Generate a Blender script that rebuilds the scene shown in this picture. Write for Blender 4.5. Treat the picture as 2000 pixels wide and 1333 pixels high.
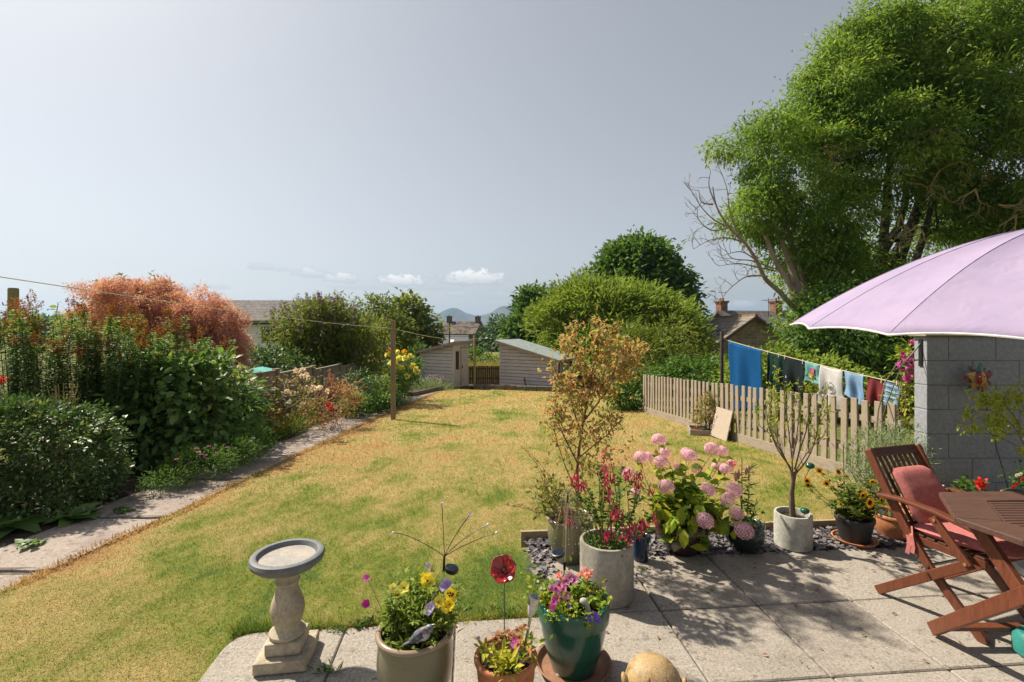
import bpy, bmesh, math, random
import numpy as np
from mathutils import Vector, Matrix

for o in list(bpy.data.objects):
    bpy.data.objects.remove(o)
scene = bpy.context.scene
C = scene.collection
R = math.radians
random.seed(7)
rng = np.random.default_rng(11)

# ------------------------------------------------------------------ camera
F = 950.0          # focal length in pixels of a 2000 px wide frame
HC = 1.58          # eye height over the patio
HY = 640.0         # image row of the horizon
cam_d = bpy.data.cameras.new("camera")
cam = bpy.data.objects.new("camera", cam_d)
C.objects.link(cam)
cam.location = (0, 0, HC)
cam.rotation_euler = (R(90), 0, 0)
cam_d.sensor_width = 36
cam_d.lens = F * 36 / 2000
cam_d.shift_y = -(666.5 - HY) / 2000
cam_d.clip_start = 0.05
cam_d.clip_end = 20000
scene.camera = cam

# ------------------------------------------------------------------ sun, sky, exposure
SUN_AZ = math.atan2(-0.84, 0.54)      # angle from +Y towards +X
SUN_EL = R(49)
sun_dir = Vector((math.sin(SUN_AZ) * math.cos(SUN_EL), math.cos(SUN_AZ) * math.cos(SUN_EL), math.sin(SUN_EL)))
sl = bpy.data.lights.new("sun", 'SUN')
sl.energy = 4.3
sl.angle = R(1.3)
sl.color = (1.0, 0.91, 0.76)
so = bpy.data.objects.new("sun", sl)
C.objects.link(so)
so.rotation_euler = sun_dir.to_track_quat('Z', 'Y').to_euler()
so.location = (-20, 10, 30)

world = bpy.data.worlds.new("World")
scene.world = world
world.use_nodes = True
wn = world.node_tree
for n in list(wn.nodes):
    wn.nodes.remove(n)


def N(nt, typ, **kw):
    n = nt.nodes.new(typ)
    for k, v in kw.items():
        if k.startswith('i_'):
            key = k[2:]
            key = int(key) if key.isdigit() else key
            n.inputs[key].default_value = v
        else:
            setattr(n, k, v)
    return n


def math_n(nt, op, a, b=None, c=None):
    n = nt.nodes.new('ShaderNodeMath')
    n.operation = op
    for i, v in enumerate((a, b, c)):
        if v is None:
            continue
        if isinstance(v, (int, float)):
            n.inputs[i].default_value = v
        else:
            nt.links.new(v, n.inputs[i])
    return n.outputs[0]


sky = N(wn, 'ShaderNodeTexSky', sky_type='NISHITA', sun_disc=False)
sky.sun_elevation = SUN_EL
sky.sun_rotation = SUN_AZ
sky.altitude = 150
sky.air_density = 1.0
sky.dust_density = 2.0
sky.ozone_density = 1.6
hsv = N(wn, 'ShaderNodeHueSaturation')
hsv.inputs['Saturation'].default_value = 0.4
hsv.inputs['Value'].default_value = 1.0
gam = N(wn, 'ShaderNodeGamma')          # hazy air evens out the glow round the sun
gam.inputs['Gamma'].default_value = 0.74
wn.links.new(sky.outputs[0], gam.inputs['Color'])
wn.links.new(gam.outputs[0], hsv.inputs['Color'])
# cumulus low over the hills: a noise-broken mask by direction
tc = N(wn, 'ShaderNodeTexCoord')
sep = N(wn, 'ShaderNodeSeparateXYZ')
wn.links.new(tc.outputs['Generated'], sep.inputs[0])
az = math_n(wn, 'ARCTAN2', sep.outputs[0], sep.outputs[1])
el = math_n(wn, 'ARCSINE', sep.outputs[2])
cmb = N(wn, 'ShaderNodeCombineXYZ')
wn.links.new(az, cmb.inputs[0])
wn.links.new(math_n(wn, 'MULTIPLY', el, 1.8), cmb.inputs[1])
cn = N(wn, 'ShaderNodeTexNoise')
cn.inputs['Scale'].default_value = 62
cn.inputs['Detail'].default_value = 5
cn.inputs['Roughness'].default_value = 0.62
wn.links.new(cmb.outputs[0], cn.inputs['Vector'])
nz = math_n(wn, 'MULTIPLY', math_n(wn, 'SUBTRACT', cn.outputs[0], 0.5), 4.2)
clouds = [(510, 523, 24, 9, .55), (550, 528, 13, 7, .4), (605, 536, 32, 12, .75), (665, 546, 34, 12, .85), (785, 551, 46, 15, 1.0),
          (700, 563, 60, 6, .3), (850, 565, 40, 6, .3), (925, 546, 62, 19, 1.0), (890, 576, 18, 7, .6), (975, 578, 50, 10, .45), (430, 562, 22, 6, .5),
          (365, 563, 36, 7, .5), (1445, 596, 34, 9, .6), (1395, 603, 26, 6, .35), (250, 570, 40, 6, .3)]
mask = None
shade = None
for (px, py, w, h, op) in clouds:
    a0 = math.atan((px - 1000) / F)
    e0 = math.atan((HY - py) / F * math.cos(a0))
    wa = w / F * math.cos(a0) ** 2
    he = h / F * math.cos(a0)
    da = math_n(wn, 'DIVIDE', math_n(wn, 'SUBTRACT', az, a0), wa)
    de = math_n(wn, 'DIVIDE', math_n(wn, 'SUBTRACT', el, e0), he)
    # flat undersides: squash the lower half
    de2 = math_n(wn, 'MAXIMUM', de, math_n(wn, 'MULTIPLY', de, -1.7))
    e = math_n(wn, 'ADD', math_n(wn, 'MULTIPLY', da, da), math_n(wn, 'MULTIPLY', de2, de2))
    v = math_n(wn, 'ADD', math_n(wn, 'SUBTRACT', 1.0, e), nz)
    mr = N(wn, 'ShaderNodeMapRange', interpolation_type='SMOOTHSTEP')
    mr.inputs['From Min'].default_value = -0.7
    mr.inputs['From Max'].default_value = 0.7
    mr.inputs['To Max'].default_value = op
    wn.links.new(v, mr.inputs['Value'])
    mask = mr.outputs[0] if mask is None else math_n(wn, 'MAXIMUM', mask, mr.outputs[0])
    s = math_n(wn, 'MULTIPLY', mr.outputs[0], math_n(wn, 'ADD', math_n(wn, 'MULTIPLY', de, 0.45), 0.55))
    shade = s if shade is None else math_n(wn, 'MAXIMUM', shade, s)
cr = N(wn, 'ShaderNodeValToRGB')
cr.color_ramp.elements[0].color = (2.5, 2.68, 2.95, 1)
cr.color_ramp.elements[1].color = (5.7, 5.6, 5.4, 1)
cr.color_ramp.elements[0].position = 0.1
cr.color_ramp.elements[1].position = 0.85
wn.links.new(shade, cr.inputs[0])
mixc = N(wn, 'ShaderNodeMix', data_type='RGBA')
wn.links.new(mask, mixc.inputs['Factor'])
wn.links.new(hsv.outputs[0], mixc.inputs['A'])
wn.links.new(cr.outputs[0], mixc.inputs['B'])
bg = N(wn, 'ShaderNodeBackground')
bg.inputs['Strength'].default_value = 0.091
wo = N(wn, 'ShaderNodeOutputWorld')
wn.links.new(mixc.outputs['Result'], bg.inputs['Color'])
wn.links.new(bg.outputs[0], wo.inputs['Surface'])

scene.view_settings.view_transform = 'Standard'
scene.view_settings.look = 'None'
scene.view_settings.gamma = 1
scene.view_settings.exposure = 0.95
try:
    scene.cycles.max_bounces = 6
    scene.cycles.transparent_max_bounces = 6
    scene.cycles.volume_bounces = 0
    scene.cycles.use_denoising = True
except Exception:
    pass


# ------------------------------------------------------------------ helpers
def gz(y):
    """height of the sloping garden: level at the patio, then falling away"""
    b = -0.02
    if y <= 2.3:
        return b
    z = b - 0.055 * (min(y, 24) - 2.3) * (1 if y > 3.3 else (y - 2.3))
    if y > 24:
        z -= 0.033 * (min(y, 150) - 24)
    if y > 150:
        z -= 0.02 * (min(y, 1200) - 150)
    return z


gz_v = np.vectorize(gz)


def at(px, py, d):
    return Vector(((px - 1000) / F * d, d, HC - (py - HY) / F * d))


def gnd(px, py):
    d = 5.0
    for _ in range(60):
        d = 0.5 * d + 0.5 * F * (HC - gz(d)) / max(py - HY, 1)
    return Vector(((px - 1000) / F * d, d, gz(d)))


def thing(name, label, cat, loc=(0, 0, 0), rz=0.0, group=None):
    o = bpy.data.objects.new(name, None)
    o.empty_display_size = 0.1
    C.objects.link(o)
    o.location = loc
    o.rotation_euler = (0, 0, rz)
    tag(o, label, cat, group)
    return o


def tag(o, label, cat, group=None, kind=None):
    if label:
        o['label'] = label
    if cat:
        o['category'] = cat
    if group:
        o['group'] = group
    if kind:
        o['kind'] = kind
    return o


def nrm(v):
    return v / np.maximum(np.linalg.norm(v, axis=-1, keepdims=True), 1e-9)


class MB:
    def __init__(self):
        self.v = []
        self.f = []

    def add(self, vs, fs):
        b = len(self.v)
        self.v.extend([tuple(x) for x in vs])
        self.f.extend([tuple(i + b for i in f) for f in fs])

    def box(self, c, s, rot=None):
        c = Vector(c)
        hx, hy, hz = s[0] / 2, s[1] / 2, s[2] / 2
        vs = [Vector((x, y, z)) for x in (-hx, hx) for y in (-hy, hy) for z in (-hz, hz)]
        if rot is not None:
            vs = [rot @ p for p in vs]
        self.add([c + p for p in vs], [(0, 1, 3, 2), (4, 6, 7, 5), (0, 4, 5, 1), (2, 3, 7, 6), (0, 2, 6, 4), (1, 5, 7, 3)])

    def boxz(self, x0, x1, y0, y1, z0, z1):
        self.box(((x0 + x1) / 2, (y0 + y1) / 2, (z0 + z1) / 2), (abs(x1 - x0), abs(y1 - y0), abs(z1 - z0)))

    def beam(self, p0, p1, w, t, side=(1, 0, 0)):
        """bar from p0 to p1, w wide across `side`, t thick"""
        p0 = Vector(p0)
        p1 = Vector(p1)
        d = (p1 - p0).normalized()
        s = Vector(side)
        s = (s - d * s.dot(d)).normalized()
        n = d.cross(s)
        q = []
        for p in (p0, p1):
            for a, b in ((-1, -1), (1, -1), (1, 1), (-1, 1)):
                q.append(p + s * (a * w / 2) + n * (b * t / 2))
        self.add(q, [(3, 2, 1, 0), (4, 5, 6, 7), (0, 1, 5, 4), (1, 2, 6, 5), (2, 3, 7, 6), (3, 0, 4, 7)])

    def strip(self, pts, w, t, side=(1, 0, 0)):
        """a bar bent along pts"""
        pts = [Vector(p) for p in pts]
        q = []
        for i, p in enumerate(pts):
            d = (pts[min(i + 1, len(pts) - 1)] - pts[max(i - 1, 0)]).normalized()
            s = Vector(side)
            s = (s - d * s.dot(d)).normalized()
            n = d.cross(s)
            for a, b in ((-1, -1), (1, -1), (1, 1), (-1, 1)):
                q.append(p + s * (a * w / 2) + n * (b * t / 2))
        fs = [(3, 2, 1, 0)]
        m = len(pts)
        for i in range(m - 1):
            o = i * 4
            for k in range(4):
                fs.append((o + k, o + (k + 1) % 4, o + 4 + (k + 1) % 4, o + 4 + k))
        o = (m - 1) * 4
        fs.append((o, o + 1, o + 2, o + 3))
        self.add(q, fs)

    def tube(self, pts, r, n=8, cap=True):
        pts = [Vector(p) for p in pts]
        m = len(pts)
        if not hasattr(r, '__len__'):
            r = [r] * m
        ref = Vector((0.31, 0.17, 0.93))
        vs = []
        s = None
        for i, p in enumerate(pts):
            d = (pts[min(i + 1, m - 1)] - pts[max(i - 1, 0)])
            if d.length < 1e-9:
                d = Vector((0, 0, 1))
            d.normalize()
            if s is None:
                s = d.cross(ref)
                if s.length < 0.05:
                    s = d.cross(Vector((1, 0, 0)))
            s = (s - d * s.dot(d)).normalized()
            u = d.cross(s)
            for k in range(n):
                a = 2 * math.pi * k / n
                vs.append(p + (s * math.cos(a) + u * math.sin(a)) * r[i])
        fs = []
        for i in range(m - 1):
            for k in range(n):
                a = i * n + k
                b = i * n + (k + 1) % n
                fs.append((a, b, b + n, a + n))
        if cap:
            fs.append(tuple(range(n))[::-1])
            fs.append(tuple(range((m - 1) * n, m * n)))
        self.add(vs, fs)

    def lathe(self, prof, n=48, c=(0, 0, 0), axis=None, sx=1, sy=1, wob=0, seed=0):
        vs = []
        rr = random.Random(seed)
        ph = [rr.uniform(0, 6.28) for _ in range(4)]
        M = axis
        for (r, z) in prof:
            for k in range(n):
                a = 2 * math.pi * k / n
                q = r * (1 + wob * (math.sin(2 * a + ph[0]) + math.sin(3 * a + ph[1] + z * 9)))
                p = Vector((q * math.cos(a) * sx, q * math.sin(a) * sy, z))
                if M is not None:
                    p = M @ p
                vs.append(p + Vector(c))
        fs = []
        for i in range(len(prof) - 1):
            for k in range(n):
                a = i * n + k
                b = i * n + (k + 1) % n
                fs.append((a, b, b + n, a + n))
        if prof[0][0] > 1e-5:
            fs.append(tuple(range(n))[::-1])
        if prof[-1][0] > 1e-5:
            fs.append(tuple(range((len(prof) - 1) * n, len(prof) * n)))
        self.add(vs, fs)

    def ball(self, c, r, n=12, m=8, rot=None):
        if not hasattr(r, '__len__'):
            r = (r, r, r)
        vs = []
        for i in range(m + 1):
            t = math.pi * i / m
            for k in range(n):
                a = 2 * math.pi * k / n
                p = Vector((r[0] * math.sin(t) * math.cos(a), r[1] * math.sin(t) * math.sin(a), -r[2] * math.cos(t)))
                if rot is not None:
                    p = rot @ p
                vs.append(p + Vector(c))
        fs = []
        for i in range(m):
            for k in range(n):
                a = i * n + k
                b = i * n + (k + 1) % n
                fs.append((a, b, b + n, a + n))
        self.add(vs, fs)

    def prism(self, poly, z0, z1):
        n = len(poly)
        vs = [(p[0], p[1], z0) for p in poly] + [(p[0], p[1], z1) for p in poly]
        fs = [tuple(range(n))[::-1], tuple(range(n, 2 * n))]
        for k in range(n):
            fs.append((k, (k + 1) % n, n + (k + 1) % n, n + k))
        self.add(vs, fs)

    def xform(self, M):
        self.v = [tuple(M @ Vector(p)) for p in self.v]
        return self

    def build(self, name, mat, parent=None, smooth=True, bevel=0, weld=False, angle=40):
        me = bpy.data.meshes.new(name)
        me.from_pydata(self.v, [], self.f)
        bm = bmesh.new()
        bm.from_mesh(me)
        if weld:
            bmesh.ops.remove_doubles(bm, verts=bm.verts, dist=1e-5)
        bmesh.ops.recalc_face_normals(bm, faces=bm.faces)
        bm.to_mesh(me)
        bm.free()
        me.materials.append(mat)
        if smooth:
            me.shade_smooth()
            try:
                me.set_sharp_from_angle(angle=R(angle))
            except Exception:
                pass
        o = bpy.data.objects.new(name, me)
        C.objects.link(o)
        if parent is not None:
            o.parent = parent
        if bevel:
            b = o.modifiers.new('bevel', 'BEVEL')
            b.width = bevel
            b.segments = 2
            b.limit_method = 'ANGLE'
        return o


def copy_part(o, parent, loc=(0, 0, 0), rot=(0, 0, 0), sc=1.0):
    c = o.copy()
    C.objects.link(c)
    c.parent = parent
    c.location = loc
    c.rotation_euler = rot
    c.scale = (sc, sc, sc) if not hasattr(sc, '__len__') else sc
    return c


class Leaves:
    """many small leaf faces in one mesh, each with its own 'tint'"""

    def __init__(self):
        self.V = []
        self.Fc = []
        self.T = []
        self.n = 0

    def add(self, P, D, L, W, seg=1, droop=0.25, fold=0.18, jitter=0.5, tint=None, up=None):
        P = np.asarray(P, float).reshape(-1, 3)
        n = len(P)
        if n == 0:
            return self
        D = nrm(np.broadcast_to(np.asarray(D, float), (n, 3)) + 0)
        L = np.broadcast_to(np.asarray(L, float), (n,))
        W = np.broadcast_to(np.asarray(W, float), (n,))
        U = np.array([0, 0, 1.0]) + rng.normal(0, jitter, (n, 3)) if up is None else np.broadcast_to(np.asarray(up, float), (n, 3)) + rng.normal(0, jitter, (n, 3))
        S = nrm(np.cross(D, U) + 1e-6)
        Nn = np.cross(S, D)
        L1 = L[:, None]
        W1 = W[:, None]
        t = rng.random(n) if tint is None else np.broadcast_to(np.asarray(tint, float), (n,))

        def pt(u, s, f):
            return P + D * L1 * u + S * W1 * s + Nn * W1 * f - Nn * L1 * (droop * u * u)
        if seg == 1:
            vs = np.stack([pt(0, 0, 0), pt(.42, .5, fold), pt(1, 0, 0), pt(.42, -.5, fold)], 1)
            fc = np.array([[0, 1, 2, 3]])
        elif seg == 0:      # single blade: thin quad with pointed tip
            vs = np.stack([pt(0, .5, 0), pt(0, -.5, 0), pt(1, -.08, 0), pt(1, .08, 0)], 1)
            fc = np.array([[0, 1, 2, 3]])
        else:
            rows = [(0, .03), (.28, .42), (.62, .45), (1, .02)]
            pts = []
            for (u, w) in rows:
                pts += [pt(u, w, fold * w * 2), pt(u, 0, 0), pt(u, -w, fold * w * 2)]
            vs = np.stack(pts, 1)
            fc = []
            for r in range(3):
                a = r * 3
                fc += [[a, a + 3, a + 4, a + 1], [a + 1, a + 4, a + 5, a + 2]]
            fc = np.array(fc)
        k = vs.shape[1]
        self.V.append(vs.reshape(-1, 3))
        off = self.n + np.arange(n)[:, None, None] * k
        self.Fc.append((fc[None] + off).reshape(-1, 4))
        self.T.append(np.repeat(t, len(fc)))
        self.n += n * k
        return self

    def count(self):
        return sum(len(f) for f in self.Fc)

    def build(self, name, mat, parent=None, smooth=False):
        V = np.concatenate(self.V)
        Fc = np.concatenate(self.Fc)
        T = np.concatenate(self.T)
        me = bpy.data.meshes.new(name)
        me.vertices.add(len(V))
        me.vertices.foreach_set('co', V.astype(np.float32).ravel())
        m = len(Fc)
        me.loops.add(m * 4)
        me.loops.foreach_set('vertex_index', Fc.astype(np.int32).ravel())
        me.polygons.add(m)
        me.polygons.foreach_set('loop_start', np.arange(0, m * 4, 4, dtype=np.int32))
        try:
            me.polygons.foreach_set('loop_total', np.full(m, 4, dtype=np.int32))
        except Exception:
            pass
        if smooth:
            me.polygons.foreach_set('use_smooth', np.ones(m, dtype=bool))
        a = me.attributes.new('tint', 'FLOAT', 'FACE')
        a.data.foreach_set('value', T.astype(np.float32))
        me.update(calc_edges=True)
        me.validate()
        me.materials.append(mat)
        o = bpy.data.objects.new(name, me)
        C.objects.link(o)
        if parent is not None:
            o.parent = parent
        return o


# ------------------------------------------------------------------ materials
def newmat(name):
    m = bpy.data.materials.new(name)
    m.use_nodes = True
    nt = m.node_tree
    b = nt.nodes['Principled BSDF']
    return m, nt, b


def ramp(nt, sock, stops):
    r = nt.nodes.new('ShaderNodeValToRGB')
    e = r.color_ramp.elements
    while len(e) < len(stops):
        e.new(0.5)
    for el_, (p, c) in zip(e, stops):
        el_.position = p
        el_.color = (*c, 1)
    nt.links.new(sock, r.inputs[0])
    return r.outputs[0]


def pos(nt, kind='Object', scale=(1, 1, 1)):
    t = nt.nodes.new('ShaderNodeTexCoord')
    mp = nt.nodes.new('ShaderNodeMapping')
    mp.inputs['Scale'].default_value = scale
    nt.links.new(t.outputs[kind], mp.inputs[0])
    return mp.outputs[0]


def noise(nt, vec, scale, detail=4, rough=.55, dist=0):
    n = nt.nodes.new('ShaderNodeTexNoise')
    n.inputs['Scale'].default_value = scale
    n.inputs['Detail'].default_value = detail
    n.inputs['Roughness'].default_value = rough
    n.inputs['Distortion'].default_value = dist
    nt.links.new(vec, n.inputs['Vector'])
    return n.outputs[0]


def bump(nt, b, h, strength=.3, dist=.01):
    n = nt.nodes.new('ShaderNodeBump')
    n.inputs['Strength'].default_value = strength
    n.inputs['Distance'].default_value = dist
    nt.links.new(h, n.inputs['Height'])
    nt.links.new(n.outputs[0], b.inputs['Normal'])


def mixcol(nt, fac, a, b_, mode='MIX'):
    m = nt.nodes.new('ShaderNodeMix')
    m.data_type = 'RGBA'
    m.blend_type = mode
    for key, v in (('Factor', fac), ('A', a), ('B', b_)):
        if isinstance(v, (int, float)):
            m.inputs[key].default_value = v
        elif isinstance(v, tuple):
            m.inputs[key].default_value = (*v, 1)
        else:
            nt.links.new(v, m.inputs[key])
    return m.outputs['Result']


def surf(name, c1, c2=None, c3=None, scale=6, rough=.7, bs=40, bst=.25, bd=.004, stretch=(1, 1, 1), spec=.5, detail=5, metal=0, coat=0, lo=.35, hi=.65, sub=0):
    """mottled surface: colour noise between two or three colours plus a bump"""
    m, nt, b = newmat(name)
    v = pos(nt, 'Object', stretch)
    c2 = c2 or tuple(x * .75 for x in c1)
    st = [(lo, c1), (hi, c2)] if c3 is None else [(lo, c1), ((lo + hi) / 2, c2), (hi, c3)]
    col = ramp(nt, noise(nt, v, scale, detail, .6), st)
    fine = ramp(nt, noise(nt, v, scale * 9, 3, .6), [(.3, (.78, .78, .78)), (.7, (1.12, 1.12, 1.12))])
    col = mixcol(nt, 1.0, col, fine, 'MULTIPLY')
    nt.links.new(col, b.inputs['Base Color'])
    b.inputs['Roughness'].default_value = rough
    b.inputs['Specular IOR Level'].default_value = spec
    b.inputs['Metallic'].default_value = metal
    b.inputs['Coat Weight'].default_value = coat
    if bst:
        bump(nt, b, noise(nt, v, bs, 4, .65), bst, bd)
    return m


def leafmat(name, cols, trans=.3, rough=.62, spec=.2, noise_scale=0):
    m, nt, b = newmat(name)
    a = nt.nodes.new('ShaderNodeAttribute')
    a.attribute_name = 'tint'
    n = len(cols)
    col = ramp(nt, a.outputs['Fac'], [(i / max(n - 1, 1), c) for i, c in enumerate(cols)])
    nt.links.new(col, b.inputs['Base Color'])
    b.inputs['Roughness'].default_value = rough
    b.inputs['Specular IOR Level'].default_value = spec
    if trans:
        tr = nt.nodes.new('ShaderNodeBsdfTranslucent')
        br = mixcol(nt, 1.0, col, (1.3, 1.35, .8), 'MULTIPLY')
        nt.links.new(br, tr.inputs[0])
        mx = nt.nodes.new('ShaderNodeMixShader')
        mx.inputs[0].default_value = trans
        nt.links.new(b.outputs[0], mx.inputs[1])
        nt.links.new(tr.outputs[0], mx.inputs[2])
        nt.links.new(mx.outputs[0], nt.nodes['Material Output'].inputs['Surface'])
    return m


def plain(name, c, rough=.5, spec=.5, metal=0, coat=0, trans=0):
    return surf(name, c, tuple(x * .82 for x in c), scale=14, rough=rough, spec=spec, metal=metal, coat=coat, bst=.08, bs=90, bd=.002)


M = {}
M['leaf_dark'] = leafmat('leaf_dark', [(.025, .06, .02), (.05, .11, .028), (.09, .16, .04)], .28, .5, .35)
M['leaf_gloss'] = leafmat('leaf_gloss', [(.05, .105, .03), (.095, .18, .045), (.155, .245, .06), (.32, .36, .11)], .36, .48, .42)
M['leaf_box'] = leafmat('leaf_box', [(.03, .068, .02), (.06, .12, .03), (.105, .165, .048), (.25, .28, .09)], .28, .45, .45)
M['leaf_mid'] = leafmat('leaf_mid', [(.05, .105, .02), (.085, .165, .03), (.15, .23, .045)], .34)
M['leaf_ash'] = leafmat('leaf_ash', [(.06, .13, .02), (.12, .215, .032), (.21, .30, .05), (.36, .40, .10)], .42, .6, .2)
M['leaf_light'] = leafmat('leaf_light', [(.12, .18, .03), (.19, .26, .042), (.29, .33, .06)], .38)
M['leaf_olive'] = leafmat('leaf_olive', [(.09, .125, .025), (.15, .19, .035), (.24, .25, .055)], .36)
M['leaf_lime'] = leafmat('leaf_lime', [(.10, .19, .02), (.2, .3, .03), (.36, .36, .04), (.5, .44, .06)], .35)
M['leaf_silver'] = leafmat('leaf_silver', [(.12, .17, .09), (.2, .26, .14), (.28, .32, .18)], .3)
M['leaf_maple'] = leafmat('leaf_maple', [(.24, .27, .08), (.38, .27, .10), (.48, .235, .10), (.46, .34, .18), (.25, .29, .09)], .45)
M['leaf_bronze'] = leafmat('leaf_bronze', [(.11, .16, .04), (.19, .21, .055), (.32, .21, .07), (.42, .27, .11)], .38)
M['leaf_acer'] = leafmat('leaf_acer', [(.30, .40, .05), (.42, .48, .06), (.5, .50, .10), (.36, .44, .07)], .45)
M['smoke'] = leafmat('smoke', [(.45, .185, .16), (.57, .26, .225), (.65, .345, .30), (.70, .44, .38)], .38, .8, .1)
M['plume'] = leafmat('plume', [(.19, .07, .022), (.33, .13, .035), (.42, .2, .06)], .25, .8, .1)
M['redleaf'] = leafmat('redleaf', [(.24, .07, .05), (.36, .15, .09), (.42, .24, .12), (.17, .18, .06)], .35)
M['purple_fl'] = leafmat('purple_fl', [(.13, .06, .15), (.23, .11, .27), (.16, .09, .12)], .25, .7, .1)
M['pink_fl'] = leafmat('pink_fl', [(.60, .27, .50), (.78, .42, .60), (.88, .60, .70), (.80, .42, .64)], .35, .6, .2)
M['pale_fl'] = leafmat('pale_fl', [(.75, .5, .48), (.85, .72, .66), (.85, .8, .72)], .3, .6, .2)
M['white_fl'] = leafmat('white_fl', [(.75, .72, .7), (.85, .84, .8)], .3, .6, .2)
M['yellow_fl'] = leafmat('yellow_fl', [(.85, .55, .01), (.9, .66, .02), (.9, .75, .10)], .3, .6, .2)
M['lemon_fl'] = leafmat('lemon_fl', [(.8, .7, .12), (.85, .78, .28)], .3, .6, .2)
M['orange_fl'] = leafmat('orange_fl', [(.88, .42, .008), (.92, .58, .015)], .25, .6, .2)
M['lilac_fl'] = leafmat('lilac_fl', [(.36, .26, .66), (.52, .42, .78), (.66, .58, .82)], .3, .6, .2)
M['violet_fl'] = leafmat('violet_fl', [(.10, .05, .42), (.18, .10, .56), (.22, .12, .5)], .2, .6, .2)
M['magenta_fl'] = leafmat('magenta_fl', [(.50, .03, .32), (.66, .05, .42), (.72, .20, .52)], .3, .6, .2)
M['crimson_fl'] = leafmat('crimson_fl', [(.22, .012, .06), (.5, .02, .10), (.68, .05, .16), (.36, .03, .14)], .3, .5, .3)
M['red_fl'] = leafmat('red_fl', [(.65, .02, .012), (.8, .05, .02)], .25, .5, .3)
M['salmon_fl'] = leafmat('salmon_fl', [(.72, .16, .15), (.82, .26, .22)], .3, .6, .2)
M['dark_fl'] = leafmat('dark_fl', [(.03, .012, .008), (.05, .02, .012)], 0, .8, .2)
M['twig_dry'] = leafmat('twig_dry', [(.2, .13, .08), (.32, .23, .15)], 0, .8, .2)

M['bark'] = surf('bark', (.16, .125, .09), (.08, .062, .045), scale=5, bs=22, bst=.7, bd=.02, stretch=(1, 1, .25), rough=.9)
M['bark_pale'] = surf('bark_pale', (.34, .27, .2), (.2, .15, .11), scale=4, bs=20, bst=.6, bd=.015, stretch=(1, 1, .3), rough=.9)
M['bark_dark'] = surf('bark_dark', (.035, .028, .022), (.06, .048, .036), scale=5, bs=22, bst=.6, bd=.02, stretch=(1, 1, .3), rough=.9)
M['twig'] = surf('twig', (.20, .14, .085), (.13, .09, .055), scale=20, bs=60, bst=.3, rough=.8)
M['twig_red'] = surf('twig_red', (.22, .10, .055), (.14, .075, .045), scale=20, bs=60, bst=.3, rough=.8)
M['stem_green'] = surf('stem_green', (.08, .13, .03), (.12, .14, .04), scale=20, bs=60, bst=.2, rough=.6)
M['lichen'] = surf('lichen', (.36, .30, .20), (.42, .28, .07), scale=3, bs=40, bst=.5, rough=.9)
M['soil'] = surf('soil', (.035, .024, .016), (.065, .046, .03), scale=25, bs=60, bst=1, bd=.02, rough=.95, spec=.2)
M['soil_dry'] = surf('soil_dry', (.12, .085, .058), (.07, .048, .033), scale=8, bs=40, bst=1, bd=.03, rough=.95, spec=.2)
M['concrete_pot'] = surf('concrete_pot', (.42, .39, .33), (.30, .28, .235), (.22, .2, .165), scale=5, bs=70, bst=.35, bd=.004, rough=.9, spec=.25)
M['white_pot'] = surf('white_pot', (.50, .48, .42), (.40, .39, .34), (.28, .27, .22), scale=6, bs=70, bst=.3, bd=.004, rough=.85, spec=.25)
M['stone'] = surf('stone', (.50, .43, .325), (.41, .35, .26), (.30, .25, .185), scale=9, bs=110, bst=.45, bd=.004, rough=.92, spec=.2)
M['bowl_grey'] = surf('bowl_grey', (.155, .16, .168), (.115, .12, .128), scale=12, bs=90, bst=.2, bd=.003, rough=.62)
M['bowl_sand'] = surf('bowl_sand', (.40, .34, .27), (.27, .26, .25), scale=10, bs=90, bst=.15, bd=.002, rough=.45)
M['terracotta'] = surf('terracotta', (.50, .20, .085), (.42, .165, .07), (.52, .26, .14), scale=6, bs=60, bst=.12, bd=.002, rough=.75, spec=.3)
M['terra_dark'] = surf('terra_dark', (.30, .14, .075), (.20, .10, .06), scale=8, bs=60, bst=.15, bd=.002, rough=.6)
M['black_pot'] = plain('black_pot', (.018, .018, .018), .55)
M['metal_black'] = plain('metal_black', (.015, .015, .016), .4)
M['steel'] = plain('steel', (.55, .53, .5), .3, metal=1)
M['panel_dark'] = plain('panel_dark', (.02, .03, .05), .15)
M['plastic_clear'] = plain('plastic_clear', (.7, .7, .7), .3)
M['poppy'] = plain('poppy', (.38, .014, .014), .25, coat=.5)
M['white'] = plain('white', (.75, .74, .72), .5)
M['rope'] = plain('rope', (.62, .58, .36), .7)
M['wire'] = plain('wire', (.12, .12, .12), .6)


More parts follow.
